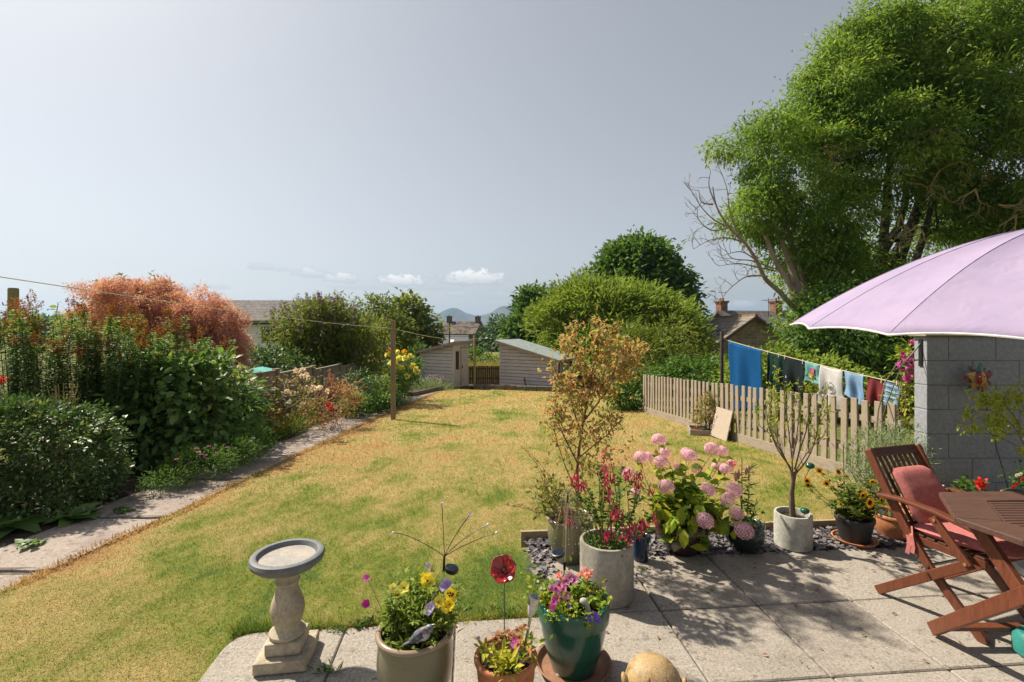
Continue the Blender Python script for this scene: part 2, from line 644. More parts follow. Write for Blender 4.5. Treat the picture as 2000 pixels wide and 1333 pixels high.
def glaze(name, base, low, rings=0.0, rimcol=None, rimz=None, rough=.22):
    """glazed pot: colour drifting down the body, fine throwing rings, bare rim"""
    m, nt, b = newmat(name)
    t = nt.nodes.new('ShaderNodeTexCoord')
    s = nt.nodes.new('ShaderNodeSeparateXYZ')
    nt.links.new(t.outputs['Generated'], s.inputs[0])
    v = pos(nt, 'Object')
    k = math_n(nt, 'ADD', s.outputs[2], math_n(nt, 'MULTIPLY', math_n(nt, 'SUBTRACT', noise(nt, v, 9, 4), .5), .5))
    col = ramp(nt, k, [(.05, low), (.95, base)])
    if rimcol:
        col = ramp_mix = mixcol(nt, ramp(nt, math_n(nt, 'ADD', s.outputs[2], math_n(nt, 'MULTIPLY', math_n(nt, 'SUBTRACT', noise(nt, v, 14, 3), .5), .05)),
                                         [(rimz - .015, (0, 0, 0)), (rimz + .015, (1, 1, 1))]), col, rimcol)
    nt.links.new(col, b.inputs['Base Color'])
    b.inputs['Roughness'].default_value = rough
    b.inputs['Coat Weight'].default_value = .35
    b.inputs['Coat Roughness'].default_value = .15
    w = nt.nodes.new('ShaderNodeTexWave')
    w.bands_direction = 'Z'
    w.inputs['Scale'].default_value = 36
    w.inputs['Distortion'].default_value = 1.5
    nt.links.new(v, w.inputs[0])
    h = math_n(nt, 'ADD', math_n(nt, 'MULTIPLY', w.outputs[1], rings), noise(nt, v, 30, 3))
    bump(nt, b, h, .12, .004)
    return m


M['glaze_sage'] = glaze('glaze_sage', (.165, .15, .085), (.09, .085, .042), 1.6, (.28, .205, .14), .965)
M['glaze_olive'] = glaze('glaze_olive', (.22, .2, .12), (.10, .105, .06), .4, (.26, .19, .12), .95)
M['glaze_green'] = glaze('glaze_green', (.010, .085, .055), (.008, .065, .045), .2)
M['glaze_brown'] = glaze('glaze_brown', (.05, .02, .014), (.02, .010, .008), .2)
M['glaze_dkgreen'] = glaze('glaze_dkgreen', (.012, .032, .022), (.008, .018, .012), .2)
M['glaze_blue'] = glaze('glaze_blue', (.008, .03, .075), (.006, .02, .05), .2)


def woodmat(name, c1, c2, c3, axis='x', rough=.7, spec=.3, sc=3.0, bst=.3):
    st = {'x': (.12, 1.6, 1.6), 'y': (1.6, .12, 1.6), 'z': (1.6, 1.6, .12)}[axis]
    m, nt, b = newmat(name)
    v = pos(nt, 'Object', tuple(s * sc for s in st))
    a = noise(nt, v, 6, 5, .6, .4)
    g = noise(nt, v, 38, 3, .6, .2)
    big = noise(nt, pos(nt, 'Object'), 2.3, 3)
    k = math_n(nt, 'ADD', math_n(nt, 'MULTIPLY', a, .6), math_n(nt, 'MULTIPLY', big, .4))
    col = ramp(nt, k, [(.32, c1), (.5, c2), (.68, c3)])
    gr = ramp(nt, g, [(.3, (.65, .65, .65)), (.6, (1.08, 1.08, 1.08))])
    col = mixcol(nt, 1, col, gr, 'MULTIPLY')
    nt.links.new(col, b.inputs['Base Color'])
    b.inputs['Roughness'].default_value = rough
    b.inputs['Specular IOR Level'].default_value = spec
    bump(nt, b, g, bst, .003)
    return m


M['picket'] = woodmat('picket', (.27, .215, .158), (.335, .275, .21), (.205, .165, .125), 'z', .85)
M['picket_h'] = woodmat('picket_h', (.27, .215, .158), (.335, .275, .21), (.205, .165, .125), 'y', .85)
M['post_wood'] = woodmat('post_wood', (.22, .165, .10), (.28, .215, .135), (.17, .125, .08), 'z', .85)
M['post_green'] = woodmat('post_green', (.25, .19, .08), (.3, .24, .1), (.2, .15, .07), 'z', .85)
M['fence_panel'] = woodmat('fence_panel', (.24, .20, .155), (.30, .25, .195), (.18, .15, .12), 'z', .9)
M['fence_dark'] = woodmat('fence_dark', (.07, .048, .035), (.10, .068, .048), (.05, .036, .028), 'z', .9)
M['shed'] = woodmat('shed', (.585, .53, .495), (.65, .595, .56), (.48, .425, .39), 'x', .85, bst=.4)
M['shed_v'] = woodmat('shed_v', (.60, .525, .485), (.65, .585, .54), (.52, .44, .40), 'z', .85, bst=.4)
M['teak'] = woodmat('teak', (.125, .038, .018), (.155, .048, .023), (.09, .026, .013), 'z', .42, .5, bst=.12)
M['teak_dark'] = woodmat('teak_dark', (.075, .032, .02), (.10, .042, .026), (.055, .024, .016), 'x', .4, .5, bst=.12)
M['table_wood'] = woodmat('table_wood', (.088, .048, .036), (.115, .062, .046), (.065, .036, .027), 'x', .38, .5, bst=.12)
M['plywood'] = woodmat('plywood', (.40, .32, .255), (.44, .36, .29), (.35, .275, .215), 'z', .8)
M['edge_board'] = woodmat('edge_board', (.30, .23, .145), (.36, .28, .18), (.24, .18, .115), 'x', .85)
M['carved'] = woodmat('carved', (.33, .21, .085), (.43, .30, .15), (.15, .085, .035), 'z', .5, bst=.6)
M['pole_brown'] = plain('pole_brown', (.055, .032, .026), .6)

# ------------------------------------------------------------------ setting: ground, hills, lawn, patio, path
def grass_colour(nt):
    """burnt summer lawn: green lanes, straw and orange-brown scorched patches"""
    g = nt.nodes.new('ShaderNodeNewGeometry')
    mp = nt.nodes.new('ShaderNodeMapping')
    mp.inputs['Scale'].default_value = (1, .62, 0)
    nt.links.new(g.outputs['Position'], mp.inputs[0])
    v = mp.outputs[0]
    a = noise(nt, v, .75, 4, .6, .5)
    b_ = noise(nt, v, 2.6, 4, .6, .3)
    c = noise(nt, v, 11, 3, .6)
    k = math_n(nt, 'ADD', math_n(nt, 'ADD', math_n(nt, 'MULTIPLY', a, .5), math_n(nt, 'MULTIPLY', b_, .33)), math_n(nt, 'MULTIPLY', c, .17))
    s = nt.nodes.new('ShaderNodeSeparateXYZ')
    nt.links.new(g.outputs['Position'], s.inputs[0])
    # the scorched verge along the path, and the lusher corner by the patio
    edge = nt.nodes.new('ShaderNodeMapRange')
    edge.inputs['From Min'].default_value = -3.1
    edge.inputs['From Max'].default_value = -2.55
    edge.inputs['To Min'].default_value = .11
    edge.inputs['To Max'].default_value = 0
    nt.links.new(s.outputs[0], edge.inputs['Value'])
    k = math_n(nt, 'ADD', k, edge.outputs[0])
    near = nt.nodes.new('ShaderNodeMapRange')
    near.inputs['From Min'].default_value = 3.2
    near.inputs['From Max'].default_value = 7
    near.inputs['To Min'].default_value = -.045
    near.inputs['To Max'].default_value = .02
    nt.links.new(s.outputs[1], near.inputs['Value'])
    k = math_n(nt, 'ADD', k, near.outputs[0])
    dx = math_n(nt, 'SUBTRACT', s.outputs[0], .0)
    dy = math_n(nt, 'SUBTRACT', s.outputs[1], 3.15)
    dd = math_n(nt, 'ADD', math_n(nt, 'MULTIPLY', dx, dx), math_n(nt, 'MULTIPLY', dy, dy))
    lush = nt.nodes.new('ShaderNodeMapRange')
    lush.inputs['From Min'].default_value = .02
    lush.inputs['From Max'].default_value = .32
    lush.inputs['To Min'].default_value = -.14
    lush.inputs['To Max'].default_value = 0
    nt.links.new(dd, lush.inputs['Value'])
    k = math_n(nt, 'ADD', k, lush.outputs[0])
    return ramp(nt, k, [(.37, (.14, .205, .032)), (.435, (.265, .29, .052)), (.49, (.40, .345, .11)), (.545, (.51, .395, .155)), (.60, (.53, .345, .14)), (.70, (.43, .25, .105))])


def grassmat(name, blade):
    m, nt, b = newmat(name)
    col = grass_colour(nt)
    if blade:
        a = nt.nodes.new('ShaderNodeAttribute')
        a.attribute_name = 'tint'
        f = ramp(nt, a.outputs['Fac'], [(0, (.85, .92, .8)), (.5, (1.03, 1.03, 1.0)), (.85, (1.15, 1.12, 1.06)), (1, (1.32, 1.2, 1.12))])
        col = mixcol(nt, 1, col, f, 'MULTIPLY')
        tr = nt.nodes.new('ShaderNodeBsdfTranslucent')
        nt.links.new(col, tr.inputs[0])
        mx = nt.nodes.new('ShaderNodeMixShader')
        mx.inputs[0].default_value = .42
        nt.links.new(b.outputs[0], mx.inputs[1])
        nt.links.new(tr.outputs[0], mx.inputs[2])
        nt.links.new(mx.outputs[0], nt.nodes['Material Output'].inputs['Surface'])
    else:
        g = nt.nodes.new('ShaderNodeNewGeometry')
        n1 = noise(nt, g.outputs['Position'], 55, 4, .7)
        n2 = noise(nt, g.outputs['Position'], 140, 3, .7)
        f = ramp(nt, n1, [(.3, (.62, .66, .6)), (.55, (1, 1, 1)), (.75, (1.2, 1.15, 1.1))])
        col = mixcol(nt, 1, col, f, 'MULTIPLY')
        bump(nt, b, math_n(nt, 'ADD', n1, n2), .9, .03)
    nt.links.new(col, b.inputs['Base Color'])
    b.inputs['Roughness'].default_value = .75
    b.inputs['Specular IOR Level'].default_value = .15
    return m


M['lawn'] = grassmat('lawn', False)
M['blade'] = grassmat('blade', True)
FENCE_A = Vector((4.13, 5.15, 0))
FENCE_B = Vector((3.37, 12.4, 0))


def fence_x(y):
    t = (y - FENCE_A.y) / (FENCE_B.y - FENCE_A.y)
    return FENCE_A.x + (FENCE_B.x - FENCE_A.x) * t


def lawn_l(y):
    return -3.13 + .03 * math.sin(y * 1.7) + .025 * math.sin(y * 4.3 + 1) + (max(0, y - 13) * .05)


def lawn_r(y):
    if y < 3.7:
        return 4.2
    if y <= 12.4:
        return fence_x(y) - .02
    return 3.37


def patch(rows, name, mat, z=0.0):
    """strip of ground between left/right limits for each y"""
    mb = MB()
    for (y, xl, xr) in rows:
        for k in range(13):
            mb.v.append((xl + (xr - xl) * k / 12, y, gz(y) + z))
    for i in range(len(rows) - 1):
        for k in range(12):
            a = i * 13 + k
            mb.f.append((a, a + 1, a + 14, a + 13))
    o = mb.build(name, mat)
    o['kind'] = 'structure'
    return o


ys = [-1.5 + .25 * i for i in range(int(22.2 / .25))]
patch([(y, lawn_l(y), lawn_r(y)) for y in ys], 'lawn', M['lawn'])

M['rough_grass'] = surf('rough_grass', (.12, .14, .03), (.2, .18, .05), (.085, .115, .025), scale=.5, bs=6, bst=.8, bd=.1, rough=.9, spec=.1)
M['field'] = surf('field', (.30, .235, .07), (.22, .19, .05), (.13, .15, .035), scale=.35, bs=8, bst=.8, bd=.1, rough=.9, spec=.1)
M['hill'] = surf('hill', (.06, .08, .04), (.11, .085, .06), (.045, .07, .03), scale=.006, bs=.05, bst=.2, bd=2, rough=1, spec=0)
# terrain sheet out to the horizon
yy = np.concatenate([np.linspace(-30, 30, 61), np.linspace(34, 150, 25), np.geomspace(170, 4200, 26)])
xx = np.concatenate([-np.geomspace(3400, 12, 22), np.linspace(-10, 10, 11), np.geomspace(12, 3400, 22)])
mb = MB()
for y in yy:
    for x in xx:
        mb.v.append((x, y, gz(y) - .035))
nx = len(xx)
for i in range(len(yy) - 1):
    for k in range(nx - 1):
        mb.f.append((i * nx + k, i * nx + k + 1, (i + 1) * nx + k + 1, (i + 1) * nx + k))
g = mb.build('ground', M['rough_grass'])
g['kind'] = 'structure'

# field of ripe grass behind the sheds
patch([(y, -6 - (y - 24) * .3, 6 + (y - 24) * .2) for y in (23.5, 26, 29, 33, 37, 42)], 'field', M['field'], .02)

# two peaks far away
mb = MB()
hx = np.linspace(-1500, 1500, 121)
hy = np.linspace(2700, 3800, 23)


def ridge(x, y):
    p = (y - 3100) / 300
    e = math.exp(-p * p)
    px = 1000 + F * x / 3100
    s = 0
    s += 86 * math.exp(-((px - 886) / 26) ** 2) * .55
    s += 98 * math.exp(-((px - 986) / 30) ** 2) * .5
    s += 58 * math.exp(-((px - 925) / 105) ** 4)
    s += 52 * math.exp(-((px - 1060) / 70) ** 2)
    s += 42 * math.exp(-((px - 700) / 130) ** 2) + 36 * math.exp(-((px - 1330) / 160) ** 2)
    s += 2.2 * math.sin(x * .03 + y * .011) + 1.4 * math.sin(x * .071 - y * .02)
    q = (y - 2800) / 120
    return s * e + 16 * math.exp(-q * q) * (1 + .3 * math.sin(x * .008))


for y in hy:
    for x in hx:
        mb.v.append((x, y, gz(y) - 1 + 48 * (1 if y > 2950 else max(0, (y - 2700) / 250)) * (1 if y < 3400 else max(0, (3800 - y) / 400)) * .5 + ridge(x, y) * 1.2))
nx = len(hx)
for i in range(len(hy) - 1):
    for k in range(nx - 1):
        mb.f.append((i * nx + k, i * nx + k + 1, (i + 1) * nx + k + 1, (i + 1) * nx + k))
g = mb.build('hills', M['hill'])
g['kind'] = 'structure'

# ---- planting bed of bare soil on the left
patch([(y, -6.9 if y < 8.6 else -4.86, -3.86) for y in (1.5, 3, 5, 7, 8.5, 8.7, 11, 13, 15, 17, 19, 21)], 'soil_bed', M['soil'], .012)

# ---- patio of paving slabs
PA = R(5)
PO = Vector((.83, 2.72, 0))
PU = Vector((math.cos(PA), math.sin(PA), 0))
PV = Vector((-math.sin(PA), math.cos(PA), 0))
ROT5 = Matrix.Rotation(PA, 3, 'Z')


def slabmat(name, cols, wet=0):
    m, nt, b = newmat(name)
    v = pos(nt, 'Object')
    g = nt.nodes.new('ShaderNodeNewGeometry')
    rnd = g.outputs['Random Per Island']
    big = noise(nt, v, 2.4, 5, .65, .6)
    spk = math_n(nt, 'ADD', math_n(nt, 'MULTIPLY', noise(nt, v, 70, 4, .75), .6), math_n(nt, 'MULTIPLY', noise(nt, v, 170, 2, .6), .4))
    mid = noise(nt, v, 14, 4, .65)
    k = math_n(nt, 'ADD', math_n(nt, 'MULTIPLY', big, .7), math_n(nt, 'MULTIPLY', rnd, .12))
    col = ramp(nt, k, [(.28, cols[0]), (.45, cols[1]), (.62, cols[2])])
    sp = ramp(nt, spk, [(.36, (.42, .41, .40)), (.46, (.88, .88, .88)), (.55, (1.06, 1.06, 1.05)), (.66, (1.5, 1.47, 1.42))])
    col = mixcol(nt, 1, col, sp, 'MULTIPLY')
    st = ramp(nt, mid, [(.30, (.42, .41, .39)), (.44, (1, 1, 1)), (1, (1, 1, 1))])
    col = mixcol(nt, .75, col, st, 'MULTIPLY')
    nt.links.new(col, b.inputs['Base Color'])
    b.inputs['Roughness'].default_value = .88
    b.inputs['Specular IOR Level'].default_value = .25
    bump(nt, b, math_n(nt, 'ADD', math_n(nt, 'MULTIPLY', spk, .5), mid), .35, .006)
    return m


M['slab'] = slabmat('slab', [(.255, .223, .19), (.32, .284, .245), (.283, .255, .222)])
M['pathslab'] = slabmat('pathslab', [(.22, .178, .155), (.33, .275, .24), (.26, .22, .193)])
M['joint'] = surf('joint', (.16, .13, .095), (.05, .042, .03), scale=20, bs=90, bst=.8, rough=.95)
S = .57
mb = MB()
rr = random.Random(3)


def slab(mb, u0, u1, v0, v1, z1, tilt=.0, round_corner=None):
    g_ = rr.uniform(.003, .0065)
    c = PO + PU * ((u0 + u1) / 2) + PV * ((v0 + v1) / 2)
    w, d = (u1 - u0) - g_ * 2, (v1 - v0) - g_ * 2
    Rm = ROT5 @ Matrix.Rotation(rr.uniform(-tilt, tilt), 3, 'X') @ Matrix.Rotation(rr.uniform(-tilt, tilt), 3, 'Y')
    poly = []
    e = .006
    cr_ = {k: .012 for k in range(4)}
    if round_corner is not None:
        cr_[round_corner] = .12
    for k, (sx, sy) in enumerate(((-1, -1), (1, -1), (1, 1), (-1, 1))):
        r = cr_[k]
        cx, cy = sx * (w / 2 - r), sy * (d / 2 - r)
        a0 = {0: 180, 1: 270, 2: 0, 3: 90}[k]
        for j in range(5):
            a = R(a0 + 90 * j / 4)
            poly.append((cx + r * math.cos(a), cy + r * math.sin(a)))
    n = len(poly)
    vs = [Vector((p[0], p[1], -.045)) for p in poly] + [Vector((p[0], p[1], -e)) for p in poly]
    vs += [Vector((p[0] * (1 - 2 * e / w), p[1] * (1 - 2 * e / d), 0)) for p in poly]
    fs = []
    for q in range(2):
        for k in range(n):
            fs.append((q * n + k, q * n + (k + 1) % n, (q + 1) * n + (k + 1) % n, (q + 1) * n + k))
    fs.append(tuple(range(2 * n, 3 * n)))
    zz = z1 + rr.uniform(-.003, .003)
    mb.add([Rm @ p + Vector((c.x, c.y, zz)) for p in vs], fs)


for j in range(-5, 1):          # rows running across
    for i in range(-4, 8):
        slab(mb, i * S, (i + 1) * S, (j - 1) * S, j * S, .0, .004, 3 if (i == -4 and j == 0) else None)
for i in range(-1, 7):          # the deeper part beside the lawn
    slab(mb, i * S, (i + 1) * S, 0, .62, .0, .004)
o = mb.build('patio', M['slab'], smooth=False)
o['kind'] = 'structure'
mb = MB()
mb.add([PO + PU * u + PV * v + Vector((0, 0, -.014)) for (u, v) in ((-2.26, -3.4), (4.5, -3.4), (4.5, .60), (-.55, .60), (-.55, -.02), (-2.26, -.02))], [(0, 1, 2, 3, 4, 5)])
o = mb.build('patio_joints', M['joint'], smooth=False)
o['kind'] = 'structure'

# ---- old path of big cracked slabs
mb = MB()
y = 1.2
rr = random.Random(9)
while y < 20.4:
    L = rr.uniform(1.15, 1.55)
    if y < 4:
        L = 1.05
    xo = max(0, y - 13) * .05
    x0, x1 = -3.95 + xo, -3.12 + xo + rr.uniform(-.02, .02)
    y0, y1 = y + .015, y + L - .015
    sk = rr.uniform(-.06, .06)
    top = .015
    dz = rr.uniform(-.012, .018)
    nn = 7
    vs = []
    for layer, ins in ((-.09, 0), (top - .012, 0), (top, .012)):
        ring = []
        for k in range(nn):
            ring.append((x0 + (x1 - x0) * k / (nn - 1), y0 + ins + rr.uniform(0, .018) + sk * k / nn))
        for k in range(nn):
            ring.append((x1 - (x1 - x0) * k / (nn - 1), y1 - ins - rr.uniform(0, .018) + sk * (nn - k) / nn))
        vs += [(a, b, gz(b) + layer + dz) for a, b in ring]
    q = 2 * nn
    fs = [tuple(range(2 * q, 3 * q))]
    for l in range(2):
        for k in range(q):
            fs.append((l * q + k, l * q + (k + 1) % q, (l + 1) * q + (k + 1) % q, (l + 1) * q + k))
    mb.add(vs, fs)
    y += L
o = mb.build('path', M['pathslab'], smooth=False)
o['kind'] = 'structure'
patch([(y, -4.0 + max(0, y - 13) * .05, -3.14 + max(0, y - 13) * .05) for y in [1 + i for i in range(21)]], 'path_bed', M['joint'], -.022)

# ---- slate chippings behind the patio and the timber edging
M['slate'] = leafmat('slate', [(.055, .05, .058), (.10, .09, .10), (.16, .14, .145), (.21, .17, .155)], 0, .6, .4)
M['slate_bed'] = surf('slate_bed', (.05, .045, .05), (.09, .08, .085), scale=30, bs=60, bst=1, bd=.02, rough=.9)
mb = MB()
mb.add([PO + PU * u + PV * v + Vector((0, 0, -.012)) for (u, v) in ((-.64, .62), (3.5, .62), (3.5, 1.0), (-.64, 1.0))], [(0, 1, 2, 3)])
mb.add([PO + PU * u + PV * v + Vector((0, 0, -.011)) for (u, v) in ((-.60, .30), (-.57, .30), (-.57, .62), (-.60, .62))], [(0, 1, 2, 3)])
o = mb.build('slate_ground', M['slate_bed'], smooth=False)
o['kind'] = 'structure'
n = 5200
u = rng.uniform(-.66, 3.45, n)
v = rng.uniform(.60, .97, n)
v = np.where(u < -.5, rng.uniform(.45, .97, n), v)
P = np.array(PO)[None] + u[:, None] * np.array(PU) + v[:, None] * np.array(PV)
P[:, 2] = -.012 + rng.uniform(0, .022, n)
a = rng.uniform(0, 6.28, n)
lv = Leaves()
D = np.stack([np.cos(a), np.sin(a), rng.normal(.05, .22, n)], 1)
lv.add(P, D, rng.uniform(.025, .06, n), rng.uniform(.02, .045, n), droop=0, fold=.06, jitter=.35)
o = lv.build('slate_chippings', M['slate'])
tag(o, 'purple grey slate chippings spread in a strip between patio and lawn', 'slate chippings', None, 'stuff')
t = thing('timber_edging', 'low weathered timber edging boards between the slate chippings and the lawn', 'edging', PO + PV * 1.0)
for (u0, u1) in ((-.68, .78), (.785, 2.25), (2.255, 3.5)):
    mb = MB()
    mb.box(PU * ((u0 + u1) / 2) + Vector((0, 0, -.01)), (u1 - u0, .032, .12), ROT5)
    mb.build('board', M['edge_board'], t, smooth=False, bevel=.004)


# ---- grass blades of the lawn
def in_patio(x, y):
    du = (x - PO.x) * PU.x + (y - PO.y) * PU.y
    dv = (x - PO.x) * PV.x + (y - PO.y) * PV.y
    a = (du > -2.29) & (dv < .005) & ~((du < -2.2) & (dv > -.06))
    # the scalloped corner of the lawn beside the slate
    b_ = (du > -.50 - .22 * np.clip((dv - .25) / .5, 0, 1)) & (dv < 1.03)
    return a | b_


lv = Leaves()
vfence = np.vectorize(lawn_r)
vleft = np.vectorize(lawn_l)
for (y0, y1, dens, h, w) in ((1.2, 3.2, 8200, .025, .0032), (3.2, 5.0, 5000, .028, .0044), (5.0, 8.0, 1900, .036, .008), (8.0, 13, 700, .042, .014), (13, 20.4, 300, .05, .022)):
    n = int((y1 - y0) * 7.2 * dens)
    y = rng.uniform(y0, y1, n)
    x = rng.uniform(-3.15, 4.0, n)
    ok = (x > vleft(y) - .03) & (x < vfence(y)) & ~in_patio(x, y) & (np.abs(x) < y * 1.12)
    x, y = x[ok], y[ok]
    n = len(x)
    P = np.stack([x, y, gz_v(y) - .002], 1)
    D = np.stack([rng.normal(0, .55, n), rng.normal(0, .55, n), np.ones(n)], 1)
    lv.add(P, D, h * rng.uniform(.45, 1.25, n), w * rng.uniform(.6, 1.2, n), seg=0, droop=.25, tint=rng.random(n))
# longer tufts left by the mower along the edges
n = 5200
uu = rng.uniform(-2.3, -.5, n)
P = np.array(PO)[None] + uu[:, None] * np.array(PU) + (.015 + np.abs(rng.normal(0, .02, n)))[:, None] * np.array(PV)
P[:, 2] = -.03
D = np.stack([rng.normal(0, .5, n), rng.normal(-.25, .5, n), np.ones(n)], 1)
lv.add(P, D, rng.uniform(.03, .075, n), .005, seg=0, droop=.5, tint=rng.random(n) * .6)
n = 9000
y = rng.uniform(2, 19, n)
P = np.stack([vleft(y) + rng.uniform(-.03, .05, n), y, gz_v(y)], 1)
D = np.stack([rng.normal(-.4, .5, n), rng.normal(0, .5, n), np.ones(n)], 1)
lv.add(P, D, rng.uniform(.03, .06, n), .005 + .0008 * y, seg=0, droop=.5, tint=rng.random(n))
o = lv.build('lawn_grass', M['blade'])
tag(o, 'short dry mown grass of the back garden lawn', 'grass', None, 'stuff')

# tall straw-coloured grass in the field
M['straw'] = leafmat('straw', [(.2, .19, .05), (.34, .26, .08), (.42, .33, .13)], .3)
n = 9000
y = rng.uniform(23.8, 40, n)
x = rng.uniform(-5, 4, n)
lv = Leaves()
lv.add(np.stack([x, y, gz_v(y)], 1), np.stack([rng.normal(0, .2, n), rng.normal(0, .2, n), np.ones(n)], 1), rng.uniform(.35, .8, n), .03, seg=0, droop=.2)
o = lv.build('field_grass', M['straw'])
tag(o, 'tall straw coloured grass in the field seen between the two sheds', 'grass', None, 'stuff')


# ------------------------------------------------------------------ fences and walls
# picket fence
d = (FENCE_B - FENCE_A)
Ld = d.length
ud = d.normalized()
t = thing('picket_fence', 'weathered wooden picket fence along the right side of the lawn', 'fence', (FENCE_A.x, FENCE_A.y, 0))
nrmf = Vector((-ud.y, ud.x, 0))      # towards the lawn
fz = math.atan2(ud.y, ud.x) - math.pi / 2
Rf = Matrix.Rotation(fz, 3, 'Z')
proto = None
npk = 45
for i in range(npk):
    s = .10 + (Ld - .15) * i / (npk - 1)
    p = ud * s
    if proto is None:
        mb = MB()
        mb.boxz(-.011, .011, -.047, .047, .10, .95)
        proto = mb.build('picket', M['picket'], t, smooth=False, bevel=.004)
        c = proto
    else:
        c = copy_part(proto, t)
    c.location = (p.x - nrmf.x * -.03, p.y - nrmf.y * -.03, gz(FENCE_A.y + p.y) + rr.uniform(-.012, .012))
    c.rotation_euler = (rr.uniform(-.012, .012), rr.uniform(-.01, .01), fz)
    c.scale = (1, rr.uniform(.93, 1.04), 1)
nseg = 4
for i in range(nseg):
    s0, s1 = Ld * i / nseg, Ld * (i + 1) / nseg
    for (nm, h0, h1, off, th, shrink) in (('gravel_board', .0, .15, .035, .028, .004), ('rail', .30, .37, -.005, .045, 0), ('rail', .70, .77, -.005, .045, 0)):
        mb = MB()
        a = ud * (s0 + shrink) + nrmf * off
        b_ = ud * (s1 - shrink) + nrmf * off
        za, zb = gz(FENCE_A.y + a.y), gz(FENCE_A.y + b_.y)
        hm = (h0 + h1) / 2
        mb.beam((a.x, a.y, za + hm), (b_.x, b_.y, zb + hm), h1 - h0, th, (0, 0, 1))
        mb.build(nm, M['picket_h'], t, smooth=False, bevel=.003)
for i in range(1, nseg + 1):
    p = ud * (Ld * i / nseg) - nrmf * .075
    mb = MB()
    z0 = gz(FENCE_A.y + p.y)
    mb.boxz(p.x - .045, p.x + .045, p.y - .045, p.y + .045, z0 - .1, z0 + .9)
    mb.build('post', M['picket'], t, smooth=False, bevel=.005)

# plywood sheet leaning on the pickets
p = Vector((fence_x(8.45) - .17, 8.45, gz(8.45)))
t = thing('plywood_sheet', 'pale square of plywood leaning against the picket fence behind the planter box', 'board', (p.x, p.y, p.z), fz)
mb = MB()
mb.beam((-.03, 0, .012), (.085, 0, .52), .52, .016, (0, 1, 0))
mb.build('sheet', M['plywood'], t, smooth=False, bevel=.003)

# left boundary fence: panels between posts with caps
t = thing('panel_fence', 'grey brown boarded panel fence along the left border with square posts', 'fence', (-4.92, 0, 0))
y = 8.3
k = 0
while y < 23:
    h = 1.10 + .012 * max(0, y - 8)
    zt = gz(y + .9) + h
    mb = MB()
    for j in range(11):
        yy0 = y + .06 + j * (1.74 / 11)
        mb.boxz(-.008 + (j % 2) * .008, .008 + (j % 2) * .008, yy0, yy0 + 1.74 / 11 + .008, gz(y + .9) + .02, zt - .03)
    mb.build('panel', M['fence_panel'], t, smooth=False)
    mb = MB()
    mb.boxz(-.035, .04, y + .052, y + 1.808, zt - .03, zt)
    mb.build('capping_rail', M['fence_panel'], t, smooth=False, bevel=.004)
    for hh in (.25, .6, .9):
        if hh == .6:
            continue
    for yy0 in (y + .55, y + 1.2):
        mb = MB()
        mb.boxz(.018, .045, yy0, yy0 + .045, gz(y + .9) + .02, zt - .033)
        mb.build('batten', M['fence_panel'], t, smooth=False)
    mb = MB()
    mb.boxz(-.05, .05, y - .05, y + .05, gz(y) - .1, zt + .07)
    pst = mb.build('post', M['post_wood'], t, smooth=False, bevel=.004)
    mb = MB()
    mb.boxz(-.065, .065, y - .065, y + .065, zt + .072, zt + .10)
    mb.build('post_cap', M['post_wood'], pst, smooth=False, bevel=.01)
    y += 1.86
    k += 1

# grey painted block wall (end of a wall, at the right)
M['block'] = surf('block', (.285, .30, .335), (.265, .277, .31), (.305, .317, .348), scale=3, bs=60, bst=.35, bd=.004, rough=.75, spec=.35)
M['mortar_paint'] = surf('mortar_paint', (.19, .198, .215), (.21, .218, .235), scale=10, bs=80, bst=.4, rough=.8)
WX, WY = 4.13, 4.84
t = thing('block_wall', 'grey painted concrete block wall behind the garden table', 'wall', (WX, WY, 0))
rows, rh, bl = 6, .243, .47
mb = MB()
for r in range(rows + 1):
    z0 = 1.49 - (r + 1) * rh
    z1 = z0 + rh
    x = 0.0
    first = .215 if r % 2 == 0 else .45
    w = first
    while x < 3.6:
        x1 = min(x + w, 3.6)
        mb.boxz(x + .004 if x > 0 else 0, x1 - .004, 0, .155, z0 + .004, z1 - .004)
        x = x1
        w = bl
mb.build('blocks', M['block'], t, smooth=False, bevel=.006)
mb = MB()
mb.boxz(.004, 3.6, .006, .149, -.2, 1.488)
mb.build('mortar', M['mortar_paint'], t, smooth=False)
mb = MB()
mb.boxz(-.04, 3.65, -.035, .19, 1.491, 1.525)
M['coping'] = surf('coping', (.36, .29, .20), (.28, .23, .16), scale=8, bs=60, bst=.5, rough=.9)
mb.build('coping', M['coping'], t, smooth=False, bevel=.008)

# low retaining wall at the far end of the lawn
M['old_wall'] = surf('old_wall', (.17, .14, .11), (.115, .095, .075), (.21, .18, .15), scale=5, bs=30, bst=.8, bd=.02, rough=.9)
a, b_ = Vector((-1.55, 20.65, 0)), Vector((2.3, 18.75, 0))
t = thing('retaining_wall', 'low brown retaining kerb wall at the far end of the lawn', 'wall', (a.x, a.y, gz(a.y)))
mb = MB()
nb = 9
for i in range(nb):
    p0 = a.lerp(b_, i / nb + .002)
    p1 = a.lerp(b_, (i + 1) / nb - .002)
    h = .20 + rr.uniform(-.012, .012)
    mb.beam((p0.x - a.x, p0.y - a.y, gz(p0.y) - gz(a.y) + h / 2), (p1.x - a.x, p1.y - a.y, gz(p1.y) - gz(a.y) + h / 2), .14, h, (b_.y - a.y, a.x - b_.x, 0))
mb.build('blocks', M['old_wall'], t, smooth=False, bevel=.012)
# packed earth behind it
mb = MB()
q = [(-1.5, 20.72), (2.3, 18.85), (4.0, 21), (4, 25), (-6, 25), (-4.9, 21.2), (-2.0, 20.75)]
mb.add([(x, y, gz(y) + .05) for x, y in q], [tuple(range(len(q)))])
o = mb.build('yard_ground', M['soil_dry'], smooth=False)
o['kind'] = 'structure'

